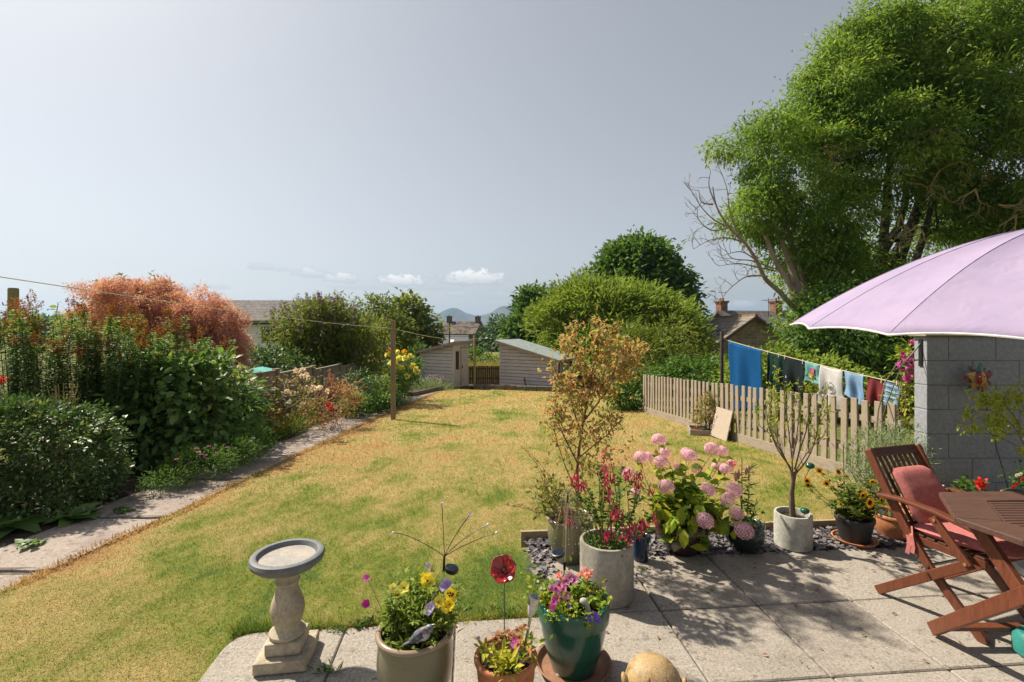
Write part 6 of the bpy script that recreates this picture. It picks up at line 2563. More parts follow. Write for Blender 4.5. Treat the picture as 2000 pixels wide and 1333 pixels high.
# steel path light leaning in the pot
t = thing('path_light', 'leaning stainless steel solar path light between the terracotta and green pots', 'solar light', (at(1020, 1262, 2.02).x, 2.02, .19))
b0 = Vector((0, 0, 0))
tp = at(1036, 1205, 2.03) - t.location
tp2 = at(1041, 1180, 2.03) - t.location
tp3 = at(1043, 1160, 2.03) - t.location
ax = (tp3 - b0).normalized()
mb = MB()
mb.tube([b0, tp], [.006, .006], 12)
mb.build('stake', M['steel'], t)
mb = MB()
mb.tube([tp, tp + (tp2 - tp) * .3, tp2], [.0065, .014, .023], 20)
mb.build('diffuser', M['plastic_clear'], t)
mb = MB()
mb.tube([tp2, tp2 + ax * .002, tp2 + ax * .026, tp2 + ax * .030], [.023, .0255, .0255, .024], 24)
mb.build('collar', M['steel'], t)
mb = MB()
cc = tp2 + ax * .0315
mb.beam(cc - Vector((.013, 0, 0)), cc + Vector((.013, 0, 0)), .028, .002, (0, 1, .1))
mb.build('solar_panel', M['panel_dark'], t, smooth=False)

# -- big green pot with geraniums
t = thing('potted_geranium', 'large glossy green pot of pink geraniums and trailing flowers standing in a terracotta saucer', 'potted plant', (.285, 2.26, 0))
GER = t
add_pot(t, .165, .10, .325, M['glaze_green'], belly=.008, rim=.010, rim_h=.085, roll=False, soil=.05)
saucer(t, .175, M['terra_dark'], .03)
mb = MB()
mb.lathe([(.1605, .236), (.1655, .238), (.1655, .244), (.1605, .246)], 48)
for k_ in ():
    pass
lv = Leaves()
sm = MB()
for i in range(46):
    a, rr_ = rnd(0, 6.28), rnd(.0, .14)
    p0 = Vector((math.cos(a) * rr_, math.sin(a) * rr_, .27))
    p1 = p0 + Vector((math.cos(a) * .035 + rng.normal(0, .025), math.sin(a) * .035 + rng.normal(0, .025), rnd(.04, .14)))
    stalk(sm, lv, p0, p1, .0018, 18, .026, .017, .02, .35)
for (px, py, d, n, sp) in ((1085, 1195, 2.16, 40, .02), (1105, 1200, 2.13, 60, .025), (1075, 1165, 2.25, 40, .025), (1160, 1155, 2.3, 40, .025), (1120, 1150, 2.33, 60, .035), (1045, 1150, 2.3, 30, .03), (1065, 1180, 2.2, 40, .02), (1130, 1175, 2.22, 50, .025)):
    sprig(lv, loc(t, px, py, d), n, sp, .026, .017, .5, .45)
lv.build('foliage', M['leaf_lime'], t)
sm.build('stems', M['stem_green'], t)
M['geranium_fl'] = leafmat('geranium_fl', [(.72, .28, .52), (.62, .06, .30), (.85, .6, .72), (.74, .2, .5)], .3, .6)
for (px, py, r) in ((1086, 1150, .024), (1078, 1148, .02), (1092, 1142, .022), (1098, 1158, .026), (1104, 1163, .024), (1106, 1134, .024), (1113, 1128, .022), (1121, 1133, .022), (1096, 1170, .022), (1108, 1172, .022), (1100, 1150, .02)):
    c = loc(t, px, py, 2.18 + rnd(-.02, .02))
    f = petals(t, c, (rnd(-.4, .4), -1, rnd(.2, .8)), r, M['geranium_fl'], 5, 1.15, tint=np.array([.0, .1, .95, .7, .2]) if rng.random() > .3 else .3)
    mb = MB()
    mb.ball(c + Vector((0, -.003, .001)), r * .2, 6, 4)
    mb.build('centre', M['crimson_fl'], f)
for (px, py, r, m_, d) in ((1081, 1176, .018, 'magenta_fl', 2.14), (1079, 1187, .017, 'magenta_fl', 2.12), (1082, 1168, .014, 'magenta_fl', 2.15), (1110, 1122, .02, 'white_fl', 2.3), (1118, 1126, .016, 'white_fl', 2.3), (1058, 1163, .009, 'white_fl', 2.25), (1056, 1148, .010, 'pale_fl', 2.3), (1064, 1150, .010, 'pale_fl', 2.3), (1046, 1120, .008, 'white_fl', 2.33), (1050, 1135, .009, 'white_fl', 2.33),
                        (1112, 1185, .011, 'violet_fl', 2.12), (1160, 1203, .022, 'violet_fl', 2.08), (1152, 1208, .018, 'violet_fl', 2.08), (1167, 1210, .018, 'violet_fl', 2.08), (1150, 1160, .009, 'purple_fl', 2.25), (1138, 1162, .009, 'pale_fl', 2.25), (1168, 1152, .008, 'purple_fl', 2.28), (1184, 1135, .007, 'purple_fl', 2.3)):
    petals(t, loc(t, px, py, d), (rnd(-.3, .3), -1, rnd(.3, .8)), r, M[m_], 5, 1.1)
for (px, py) in ((1140, 1120), (1150, 1122), (1094, 1128)):
    c = loc(t, px, py, 2.3)
    lv = Leaves()
    lv.add(np.array(c) + rng.normal(0, .010, (20, 3)), rng.normal(0, 1, (20, 3)) + [0, -.4, .3], .018, .016)
    lv.build('flower', M['salmon_fl'], t)
mb = MB()
for i in range(12):
    e = loc(t, 1165 + rng.normal(0, 14), 1140 + rng.normal(0, 10), 2.28)
    limb(mb, (.08, .04, .28), e, .0016, .0008, .05, 4)
mb.build('dry_stems', M['twig_red'], t)
c = at(1140, 1180, 2.15)
t = thing('pebble_ornament', 'small white and grey toadstool ornament among the geraniums in the green pot', 'ornament', c)
mb = MB()
mb.ball((0, 0, .012), (.018, .016, .014), 14, 10)
mb.build('cap', M['white_pot'], t)
mb = MB()
mb.tube([(.012, 0, .006), (.02, -.002, -.03)], [.010, .013], 12)
mb.build('stem', M['white_pot'], t)

# firework solar light stuck behind the green pot
t = thing('firework_light', 'thin silver rod firework solar light with drooping wires and a hanging black solar panel', 'solar light', (at(1100, 1125, 2.42).x, 2.42, .26))
tp = at(1109, 968, 2.5) - t.location
mb = MB()
mb.tube([(0, 0, 0), tp * .93], .0035, 8)
mb.build('rod', M['steel'], t)
mb = MB()
mb.tube([tp * .92, tp], [.007, .006], 10)
mb.build('top', M['metal_black'], t)
c = at(1090, 1081, 2.43) - t.location
c0 = tp * .27
Mx = Matrix.Rotation(R(8), 3, 'X') @ Matrix.Rotation(R(-12), 3, 'Y')
mb = MB()
mb.lathe([(0, -.010), (.030, -.010), (.034, -.004), (.034, .006), (.030, .008), (0, .008)], 24, c, Mx)
mb.beam(c0 - Vector((0, 0, .02)), c0 + Vector((0, 0, .02)), .012, .012, (0, 1, 0))
so_ = mb.build('solar_head', M['metal_black'], t)
mb = MB()
mb.lathe([(0, .0085), (.028, .0085)], 24, c, Mx)
mb.build('solar_panel', M['panel_dark'], so_)
mb = MB()
bd = MB()
for k in range(26):
    a = 6.283 * k / 26 + rnd(-.1, .1)
    rr_ = rnd(.05, .12)
    drop = rnd(.12, .30)
    pts = [tp + Vector((math.cos(a) * rr_ * u, math.sin(a) * rr_ * u * .6, .05 * math.sin(math.pi * min(u * 1.4, 1)) - drop * u ** 2)) for u in [i / 8 for i in range(9)]]
    mb.tube(pts, .0007, 3, cap=False)
    for u in (4, 6, 8):
        bd.ball(pts[u], .0022, 5, 4)
w_ = mb.build('wires', M['twig_dry'] if False else M['lichen'], t)
bd.build('led_beads', M['white'], w_)

# -- concrete tube pot with fuchsia
t = thing('potted_fuchsia', 'tall round concrete pot with a leggy fuchsia hung with crimson flowers', 'potted plant', (.56, 2.88, 0))
FUC = t
mb = MB()
mb.lathe([(0, 0), (.152, 0), (.158, .006), (.157, .15), (.158, .318), (.155, .325), (.14, .326), (.137, .315), (.136, .25)], 56, wob=.002)
mb.build('pot', M['concrete_pot'], t)
mb = MB()
mb.lathe([(.138, .275), (.08, .285), (0, .28)], 28)
mb.build('soil', M['soil'], t)
lv = Leaves()
mb = MB()
ends = []
for (px, py, d) in ((1190, 885, 2.85), (1165, 915, 2.8), (1215, 905, 2.9), (1245, 920, 2.95), (1135, 930, 2.85), (1115, 945, 2.9), (1180, 960, 2.75), (1225, 960, 2.8), (1250, 975, 2.85), (1150, 970, 2.8), (1205, 930, 2.9), (1240, 940, 2.85), (1175, 900, 2.9), (1262, 1000, 2.8), (1200, 990, 2.75), (1130, 960, 2.9), (1225, 1010, 2.75)):
    e = loc(t, px, py, d)
    s0 = Vector((rnd(-.05, .05), rnd(-.05, .05), .28))
    pts = stalk(mb, lv, s0, e, .004, 34, .034, .019, .05, .35, start=.35)
    ends.append(e)
for i in range(18):
    a = rnd(0, 6.28)
    sprig(lv, (math.cos(a) * .09, math.sin(a) * .09, .30), 24, .03, .024, .016, .5, .6)
lv.build('foliage', M['leaf_bronze'] if False else M['leaf_mid'], t)
mb.build('stems', M['twig_red'], t)
for (px, py, n, sx_, sz_, d) in ((1188, 930, 60, 9, 26, 2.78), (1180, 915, 26, 8, 12, 2.8), (1125, 935, 34, 10, 12, 2.8), (1136, 945, 26, 8, 14, 2.8), (1246, 935, 40, 8, 22, 2.8), (1225, 925, 28, 7, 16, 2.85), (1203, 1000, 44, 12, 12, 2.7), (1187, 965, 34, 8, 18, 2.75), (1253, 1022, 40, 9, 10, 2.68), (1235, 1035, 40, 14, 14, 2.68), (1188, 1040, 20, 5, 12, 2.72),
                              (1280, 1010, 30, 5, 22, 2.85), (1108, 1000, 26, 6, 20, 3.1), (1112, 1020, 20, 5, 10, 3.1), (1183, 885, 18, 10, 10, 2.9), (1272, 955, 14, 6, 8, 2.9), (1220, 1045, 24, 14, 8, 2.68)):
    lv = Leaves()
    c = np.array(loc(t, px, py, d))
    P = c[None] + rng.normal(0, 1, (n, 3)) * [sx_ / F * d * .6, .02, sz_ / F * d * .55]
    lv.add(P, rng.normal(0, .25, (n, 3)) + [0, 0, -1], .034 * rng.uniform(.6, 1.2, n), .010, seg=1, fold=.4, droop=.1, tint=np.clip(rng.normal(.5, .3, n), 0, 1))
    lv.build('flower_cluster', M['crimson_fl'], t)

# -- sage pot with the Japanese maple
t = thing('potted_maple', 'small Japanese maple with bronze and green leaves in a speckled olive glazed pot', 'potted plant', (.40, 3.34, 0))
MAP = t
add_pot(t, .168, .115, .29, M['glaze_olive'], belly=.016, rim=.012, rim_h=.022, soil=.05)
mb = MB()
lv = Leaves()


def pth(pxs, d0, d1, r0, r1, root, n=7):
    pts = [at(px, py, d0 + (d1 - d0) * i / (len(pxs) - 1)) - root.location for i, (px, py) in enumerate(pxs)]
    m = len(pts)
    out, ro = [], []
    for i in range(m - 1):
        p0, p1, p2, p3 = pts[max(i - 1, 0)], pts[i], pts[i + 1], pts[min(i + 2, m - 1)]
        for j in range(4):
            f = j / 4
            out.append(0.5 * ((2 * p1) + (p2 - p0) * f + (2 * p0 - 5 * p1 + 4 * p2 - p3) * f * f + (3 * p1 - p0 - 3 * p2 + p3) * f ** 3))
            ro.append(r0 + (r1 - r0) * (i + f) / (m - 1))
    out.append(pts[-1])
    ro.append(r1)
    mb.tube(out, ro, n)
    return out


tips = []
for (pxs, d0, d1, r0, r1) in (([(1127, 1000), (1128, 910), (1135, 850), (1142, 810), (1152, 760), (1160, 710), (1172, 655)], 3.34, 3.4, .012, .003),
                              ([(1139, 825), (1158, 800), (1185, 765), (1205, 725), (1222, 690)], 3.36, 3.2, .007, .002),
                              ([(1136, 850), (1120, 800), (1112, 760), (1108, 710), (1118, 665)], 3.36, 3.5, .007, .002),
                              ([(1128, 905), (1105, 860), (1092, 830), (1082, 800)], 3.34, 3.25, .006, .002),
                              ([(1130, 895), (1160, 870), (1185, 850), (1195, 838)], 3.34, 3.2, .005, .0018),
                              ([(1145, 790), (1175, 740), (1190, 690), (1195, 660)], 3.38, 3.6, .006, .002),
                              ([(1150, 765), (1200, 735), (1235, 705), (1245, 695)], 3.38, 3.3, .005, .0015),
                              ([(1142, 815), (1105, 770), (1090, 735)], 3.36, 3.2, .005, .0015),
                              ([(1125, 960), (1100, 900), (1085, 850), (1080, 820)], 3.34, 3.3, .004, .0015)):
    o = pth(pxs, d0, d1, r0, r1, t)
    for jj in range(6, len(o), 2):
        tips.append((o[jj], None, 0))
        for k in range(2):
            grow(mb, o[jj], (rnd(-.6, .6), rnd(-.6, .6), rnd(.2, 1)), .09, .0025, 1, tips, .7, .25, (1, 2), .8, 4, .3, 3, .0008)
mb.build('trunk', M['twig_red'], t)
for (p_, d__, dep) in tips:
    zz = p_.z
    n = int(rng.poisson(2.0 if zz > .95 else (1.2 if zz > .7 else 1.6)))
    if n:
        P = np.array(p_)[None] + rng.normal(0, .022, (n, 3))
        tn = rng.normal(.45 if zz > .7 else .75, .25)
        lv.add(P, rng.normal(0, .7, (n, 3)) + [0, 0, -.15], rng.uniform(.022, .042, n), rng.uniform(.013, .024, n), seg=1, tint=np.clip(tn + rng.normal(0, .15, n), 0, 1), droop=.5, fold=.25)
for i in range(260):
    c = loc(t, 1150 + rng.normal(0, 30), 880 + rng.normal(0, 42), 3.34 + rng.normal(0, .08))
    P = np.array(c)[None] + rng.normal(0, .02, (2, 3))
    lv.add(P, rng.normal(0, .7, (2, 3)) + [0, 0, -.4], .030, .018, tint=np.clip(rng.normal(.6, .3, 2), 0, 1), droop=.5, fold=.25)
for i in range(640):
    (qx, qy, qs) = ((1125, 690, 15), (1110, 742, 12), (1172, 668, 10), (1200, 705, 15), (1236, 706, 9), (1158, 735, 16), (1190, 762, 13), (1132, 785, 12), (1218, 684, 9), (1170, 650, 6), (1105, 668, 7), (1225, 735, 10))[i % 12]
    c = loc(t, qx + rng.normal(0, qs), qy + rng.normal(0, qs * .9), 3.36 + (qx - 1160) * .002 + rng.normal(0, .07))
    if rng.random() < .75:
        P = np.array(c)[None] + rng.normal(0, .02, (2, 3))
        lv.add(P, rng.normal(0, .7, (2, 3)) + [0, 0, -.3], .034, .024, tint=np.clip(rng.normal(.5, .3, 2), 0, 1), droop=.5, fold=.25)
lv.build('foliage', M['leaf_maple'], t)
# under-planting with long arching shoots
lv = Leaves()
mb = MB()
for (px, py, d) in ((1015, 870, 3.2), (1030, 880, 3.2), (1045, 900, 3.2), (1060, 915, 3.25), (1010, 985, 3.1), (985, 985, 3.1), (1075, 930, 3.2), (1060, 960, 3.15), (1050, 975, 3.1), (1095, 940, 3.25), (1150, 960, 3.2), (1070, 895, 3.3)):
    e = loc(t, px, py, d)
    stalk(mb, lv, (rnd(-.08, .02), rnd(-.05, .05), .25), e, .0022, 26, .034, .014, .03, .6, start=.15)
for (px, py, n, sp) in ((1070, 970, 160, .05), (1060, 985, 90, .035), (1095, 975, 90, .045), (1150, 1000, 60, .03)):
    sprig(lv, loc(t, px, py, 3.22), n, sp, .036, .017, .4, .3)
lv.build('underplanting', M['leaf_bronze'], t)['kind'] = 'stuff'
mb.build('shoots', M['twig_red'], t)

# -- small blue pot
t = thing('blue_pot', 'small dark blue glazed pot between the concrete pot and the hydrangea', 'potted plant', (.875, 3.30, 0))
add_pot(t, .062, .048, .175, M['glaze_blue'], rim=.006, rim_h=.014, soil=.03, n=32)
lv = Leaves()
sprig(lv, (0, 0, .2), 90, .03, .034, .02, .6)
lv.build('foliage', M['leaf_mid'], t)

# -- hydrangea
t = thing('potted_hydrangea', 'pink mophead hydrangea with yellowing leaves in a dark brown glazed bowl pot', 'potted plant', (1.20, 3.44, 0))
HYD = t
add_pot(t, .182, .105, .225, M['glaze_brown'], belly=.03, rim=.010, rim_h=.02, bulge_at=.62, soil=.03)
lv = Leaves()
mb = MB()
heads = [(1287, 860, 3.45, .057), (1252, 894, 3.4, .055), (1268, 893, 3.5, .045), (1298, 886, 3.5, .048), (1291, 903, 3.35, .055), (1341, 885, 3.5, .045), (1348, 891, 3.4, .056), (1391, 877, 3.4, .058), (1410, 882, 3.5, .05), (1322, 911, 3.5, .03), (1360, 915, 3.45, .043), (1418, 916, 3.45, .05), (1301, 951, 3.2, .056),
         (1383, 956, 3.2, .052), (1434, 957, 3.2, .058), (1422, 976, 3.15, .052), (1438, 1003, 3.15, .05), (1453, 1037, 3.1, .062), (1377, 1017, 3.1, .058), (1227, 926, 3.5, .05), (1240, 962, 3.4, .035), (1400, 912, 3.55, .04), (1430, 905, 3.6, .035)]
floret = None
for (px, py, d, r) in heads:
    c = loc(t, px, py, d)
    stalk(mb, lv, (rnd(-.06, .06), rnd(-.06, .06), .2), c - Vector((0, 0, r * .5)), .0035, 6, .095, .058, .03, .45, seg=2, start=.35)
    if floret is None:
        fl = Leaves()
        n = 150
        i_ = np.arange(n) + .5
        ph_ = np.arccos(1 - 1.72 * i_ / n)
        th_ = math.pi * (1 + 5 ** .5) * i_
        dv = np.stack([np.sin(ph_) * np.cos(th_), np.sin(ph_) * np.sin(th_), np.cos(ph_)], 1)
        C0 = dv * (1 + rng.normal(0, .05, (n, 1))) * np.array([1, 1, .82])
        s = nrm(np.cross(dv, rng.normal(0, 1, (n, 3))))
        u = np.cross(dv, s)
        for k in range(4):
            a = k * math.pi / 2
            fl.add(C0, s * math.cos(a) + u * math.sin(a) + dv * .12, .155, .15, tint=np.clip(rng.random(n) * .8 + rng.normal(0, .1, n), 0, 1), up=dv, jitter=.15, fold=.05, droop=.1)
        floret = fl.build('flower_head', M['pink_fl'], t)
        f = floret
    else:
        f = copy_part(floret, t)
    f.location = c
    f.scale = (r * .93, r * .93, r * .93)
    f.rotation_euler = (rnd(-.2, .6), rnd(-.35, .35), rnd(0, 6))
for i in range(135):
    a = rnd(0, 6.28)
    rr_ = rnd(.02, .27)
    p1 = Vector((math.cos(a) * rr_ + .02, math.sin(a) * rr_ * .85 - .03, rnd(.17, .50) - rr_ * .35))
    stalk(mb, lv, (math.cos(a) * .05, math.sin(a) * .05, .2), p1, .0025, 7, .090, .058, .02, .30, seg=2, start=.4)
for (px, py, d) in ((1312, 1030, 3.2), (1322, 1035, 3.2), (1295, 1010, 3.25), (1352, 1020, 3.2), (1400, 1020, 3.25), (1410, 1030, 3.25), (1335, 1010, 3.2), (1278, 995, 3.3), (1365, 1005, 3.2)):
    m = 3
    lv.add(np.array(loc(t, px, py - 14, d)) + rng.normal(0, .02, (m, 3)), rng.normal(0, .4, (m, 3)) + [0, -.4, -.8], .11, .065, seg=2, tint=rng.uniform(.2, .8, m))
lv.build('foliage', M['leaf_lime'], t)
mb.build('stems', M['stem_green'], t)

# -- dark green pot with lily
t = thing('potted_lily', 'dark green glazed pot with a tall lily stem and closed buds right of the hydrangea', 'potted plant', (1.655, 3.47, 0))
add_pot(t, .138, .085, .19, M['glaze_dkgreen'], belly=.026, rim=.009, rim_h=.02, bulge_at=.6, soil=.035)
lv = Leaves()
mb = MB()
for (px, py, n) in ((1463, 915, 60), (1440, 925, 34), (1478, 975, 20)):
    e = loc(t, px, py, 3.45)
    stalk(mb, lv, (rnd(-.03, .03), 0, .15), e, .004, n, .075, .013, .01, .25, start=.2)
sprig(lv, (.05, 0, .2), 80, .045, .035, .014, .5, .5)
lv.build('foliage', M['leaf_mid'], t)
mb.tube([loc(t, 1449, 1030, 3.5), loc(t, 1449, 895, 3.5)], .0035, 6)
mb.build('stems', M['stem_green'], t)
M['bud'] = surf('bud', (.55, .36, .22), (.42, .22, .14), scale=20, bst=.1, rough=.6)
for (px, py, r) in ((1462, 916, .011), (1457, 920, .008), (1437, 930, .012), (1443, 926, .009)):
    mb = MB()
    mb.lathe([(0, -.04), (r, -.02), (r * 1.1, .0), (r * .7, .02), (0, .036)], 10, loc(t, px, py, 3.44))
    mb.build('bud', M['bud'], t)
petals(t, loc(t, 1430, 908, 3.5), (0, -.6, .8), .035, M['salmon_fl'], 6, .8)

# -- white cement pot with bare-stemmed shrub
t = thing('potted_shrub', 'pale cement pot holding a bare stemmed shrub with sparse yellow green leaves', 'potted plant', (2.04, 3.53, 0))
mb = MB()
mb.lathe([(0, 0), (.118, 0), (.124, .006), (.125, .12), (.124, .232), (.121, .238), (.108, .238), (.105, .228), (.104, .17)], 48, wob=.003)
mb.build('pot', M['white_pot'], t)
mb = MB()
mb.lathe([(.106, .195), (.05, .205), (0, .2)], 24)
mb.build('soil', M['soil'], t)
mb = MB()
lv = Leaves()
pth([(1547, 1008), (1545, 970), (1548, 940), (1546, 920)], 3.53, 3.53, .017, .012, t, 9)
pth([(1552, 1008), (1549, 970), (1551, 940), (1556, 915)], 3.54, 3.54, .010, .008, t, 9)
tips = []
for pxs, d1 in (([(1546, 922), (1530, 890), (1512, 860), (1500, 830), (1496, 790)], 3.4), ([(1548, 920), (1545, 880), (1540, 840), (1535, 790), (1530, 760)], 3.6), ([(1552, 918), (1562, 880), (1575, 840), (1582, 790), (1585, 765)], 3.5),
               ([(1550, 930), (1575, 900), (1592, 860), (1600, 820), (1605, 790)], 3.4), ([(1545, 915), (1520, 880), (1505, 850), (1480, 830)], 3.5), ([(1550, 925), (1580, 880), (1610, 850), (1622, 820)], 3.7), ([(1546, 905), (1555, 860), (1560, 810), (1560, 770)], 3.6), ([(1535, 900), (1515, 850), (1515, 800), (1510, 770)], 3.7)):
    o = pth(pxs, 3.53, d1, .006, .0018, t, 6)
    for jj in range(3, len(o), 2):
        if jj > len(o) * .45:
            tips.append((o[jj], None, 0))
        grow(mb, o[jj], (rnd(-.5, .5), rnd(-.5, .5), 1), .11, .0022, 1, tips if jj > len(o) * .4 else [], .55, .3, (1, 2), .75, 4, .2, 3, .0008)
mb.build('stems', M['twig'], t)
for (p_, _, _2) in tips:
    n = int(rng.poisson(2.4))
    if n:
        lv.add(np.array(p_)[None] + rng.normal(0, .012, (n, 3)), rng.normal(0, .5, (n, 3)) + [0, 0, .5], rng.uniform(.025, .05, n), .011, tint=np.clip(rng.normal(.5, .3, n), 0, 1))
lv.build('foliage', M['leaf_lime'], t)
c = at(1581, 921, 3.42)
M['glass_green'] = plain('glass_green', (.02, .10, .06), .1)
for (px, py, d, lab) in ((1582, 910, 3.45, 'shiny green glass ball among the bare shrub stems'), (1572, 998, 3.46, 'small green glass ball on the rim of the pale cement pot')):
    c = at(px, py, d)
    o_ = thing('glass_ball', lab, 'ornament', c)
    mb = MB()
    mb.ball((0, 0, 0), (.030, .030, .022), 16, 12)
    mb.build('ball', M['glass_green'], o_)
    mb = MB()
    mb.tube([(0, 0, -.02), (-.02, .03, -.10)], .0025, 5)
    mb.build('stake', M['wire'], o_)

# -- sunflowers in a black pot
t = thing('potted_sunflowers', 'black plastic pot of small orange yellow sunflowers in an orange saucer', 'potted plant', (2.535, 3.60, 0))
add_pot(t, .128, .092, .185, M['black_pot'], rim=.006, rim_h=.03, roll=False, soil=.03, n=40)
saucer(t, .145, M['terracotta'], .022)
lv = Leaves()
mb = MB()
flw = [(1698, 982, 3.35, .042, 1), (1688, 965, 3.5, .026, 0), (1600, 920, 3.5, .026, 1), (1576, 940, 3.55, .028, 1), (1578, 948, 3.5, .022, 0), (1614, 945, 3.5, .026, 1), (1637, 922, 3.55, .026, 1), (1653, 932, 3.55, .02, 0), (1704, 942, 3.6, .026, 1), (1685, 968, 3.45, .026, 1), (1722, 978, 3.45, .026, 1), (1642, 985, 3.4, .016, 0)]
for (px, py, d, r, op) in flw:
    c = loc(t, px, py, d)
    stalk(mb, lv, (rnd(-.05, .05), rnd(-.04, .04), .16), c - Vector((0, 0, .006)), .003, 12, .05, .028, .03, .3, start=.25)
    fc = Vector((rnd(-.5, .3), -1, rnd(-.1, .6)))
    f = petals(t, c, fc, r, M['orange_fl'], 15, 1.5, name='flower', cup=.1)
    mb2 = MB()
    q = fc.normalized().to_track_quat('Z', 'Y').to_matrix()
    mb2.lathe([(r * .40, .0), (r * .38, r * .14), (r * .2, r * .2), (0, r * .2)], 14, c + fc.normalized() * .001, q)
    mb2.build('disc', M['dark_fl'], f)
for i in range(58):
    a = rnd(0, 6.28)
    p1 = Vector((math.cos(a) * rnd(.03, .20), math.sin(a) * rnd(.03, .16), rnd(.22, .46)))
    stalk(mb, lv, (math.cos(a) * .05, math.sin(a) * .05, .16), p1, .002, 11, .05, .028, .02, .3, start=.3)
lv.build('foliage', M['leaf_olive'], t)
mb.tube([loc(t, 1650, 1000, 3.6), loc(t, 1647, 868, 3.6)], .0035, 6)
mb.build('stems', M['stem_green'], t)

# -- terracotta bowl behind the chair
t = thing('terracotta_bowl', 'wide terracotta bowl with small plants partly behind the folding chair', 'potted plant', (2.92, 3.70, 0))
add_pot(t, .155, .115, .17, M['terracotta'], rim=.008, rim_h=.03, belly=.012, soil=.03)
lv = Leaves()
sprig(lv, (-.05, 0, .19), 90, .05, .05, .014, .7)
lv.build('foliage', M['leaf_olive'], t)
for (px, py) in ((1716, 1000), (1722, 998), (1720, 1008)):
    petals(t, loc(t, px, py, 3.6), (0, -1, .4), .014, plain('pale_blue_fl', (.4, .65, .75), .6), 5, 1.1)

# ------------------------------------------------------------------ wall decorations
# iron hanging basket bracket on the left face of the wall
t = thing('basket_bracket', 'black iron hanging bracket with a curled end on the left face of the block wall', 'bracket', (WX, WY + .07, 0))
mb = MB()
zt, zb_ = at(0, 663, 4.9).z, at(0, 716, 4.9).z
mb.boxz(-.012, -.001, -.022, .022, zb_, zt)
mb.build('back_plate', M['metal_black'], t, smooth=False, bevel=.003)
mb = MB()
za, ze_ = at(0, 672, 4.9).z, at(0, 722, 4.9).z
pts = [Vector((-.01, 0, za)).lerp(Vector((-.235, 0, ze_)), i / 12) + Vector((0, 0, -.012 * math.sin(math.pi * i / 12))) for i in range(13)]
for k in range(14):
    a = k / 13 * 4.6
    pts.append(Vector((-.252 + .020 * math.cos(a) * (1 - k / 26) * 1.0, 0, ze_ + .012 + -.020 * math.sin(a) * (1 - k / 26))))
mb.tube(pts, .006, 7)
mb.build('arm', M['metal_black'], t)
mb = MB()
z2 = at(0, 703, 4.9).z
mb.tube([Vector((-.01, 0, z2)), Vector((-.07, 0, z2 - .012)), Vector((-.13, 0, z2 - .03)), Vector((-.17, 0, z2 - .058))], .005, 7)
mb.build('brace', M['metal_black'], t)
mb = MB()
mb.tube([Vector((-.262, 0, ze_ - .01)), Vector((-.262, 0, ze_ - .07)), Vector((-.258, 0, ze_ - .10))], .003, 6)
mb.build('hook', M['metal_black'], t)

# star-shaped metal sun ornament on a cane
sc_ = at(1913, 739, 4.72)
t = thing('star_ornament', 'colourful metal star with a red and yellow face before the block wall', 'ornament', sc_)
M['brass'] = surf('brass', (.46, .24, .08), (.3, .14, .06), scale=18, bs=60, bst=.3, rough=.5, metal=.3)
M['brass_dark'] = surf('brass_dark', (.17, .10, .06), (.11, .07, .05), scale=18, bs=60, bst=.3, rough=.5, metal=.3)
M['enamel_red'] = plain('enamel_red', (.30, .02, .03), .35)
M['enamel_green'] = plain('enamel_green', (.07, .17, .13), .35)
M['enamel_yellow'] = plain('enamel_yellow', (.58, .33, .08), .4)
M['enamel_blue'] = plain('enamel_blue', (.08, .12, .15), .4)


def spike_(mb, a, r0, r1, hw, y, th=.006):
    d0 = Vector((math.sin(a), 0, math.cos(a)))
    s0 = Vector((math.cos(a), 0, -math.sin(a)))
    v = [d0 * r0 + s0 * hw, d0 * r1, d0 * r0 - s0 * hw, d0 * (r0 + .02)]
    q = []
    for dy in (y, y + th):
        q += [Vector((p.x, dy, p.z)) for p in v[:3]]
    q.append(Vector((v[3].x, y - .014, v[3].z)))
    mb.add(q, [(0, 1, 6), (1, 2, 6), (2, 0, 6), (3, 5, 4), (0, 3, 4, 1), (1, 4, 5, 2), (2, 5, 3, 0)])


mb = MB()
for k in range(5):
    spike_(mb, 6.283 * (k + .5) / 5, .045, .125, .045, .012)
mb.build('back_star', M['brass_dark'], t, smooth=False)
cols_ = ['enamel_green', 'enamel_red', 'brass', 'brass', 'enamel_yellow']
for k in range(5):
    mb = MB()
    spike_(mb, 6.283 * k / 5 + .0, .05, .142, .05, -.004)
    mb.build('point', M[cols_[k]], t, smooth=False)
for k in range(7):
    a = 6.283 * (k + .25) / 7
    mb = MB()
    mb.ball((math.sin(a) * .125, .018, math.cos(a) * .125), (.022, .003, .022), 10, 6)
    mb.build('round_plate', M[['enamel_blue', 'brass_dark', 'enamel_blue', 'brass', 'enamel_green', 'enamel_red', 'enamel_blue'][k]], t)
for s, m_ in ((-1, 'enamel_red'), (1, 'enamel_yellow')):
    mb = MB()
    n_ = 14
    vs = []
    for i in range(n_ + 1):
        a = math.pi * i / n_
        for q in range(6):
            rr_ = q / 5
            vs.append((s * math.sin(a) * .052 * rr_, -.018 - .022 * math.sqrt(max(0, 1 - rr_ ** 2)) * .5, math.cos(a) * .062 * rr_))
    fs = []
    for i in range(n_):
        for q in range(5):
            b0 = i * 6 + q
            fs.append((b0, b0 + 1, b0 + 7, b0 + 6))
    mb.add(vs, fs)
    mb.build('face_half', M[m_], t)
mb = MB()
mb.lathe([(.006, -.018), (.007, -.012), (.004, .01), (.002, .024), (0, .026)], 10, (0, -.029, 0))
mb.build('nose', M['enamel_yellow'], t)
for x in (-.022, .022):
    mb = MB()
    mb.ball((x, -.027, .018), (.011, .004, .005), 10, 6)
    e_ = mb.build('eye', M['white'] if x < 0 else M['brass_dark'], t)
mb = MB()
mb.ball((.002, -.028, -.030), (.014, .005, .006), 10, 6)
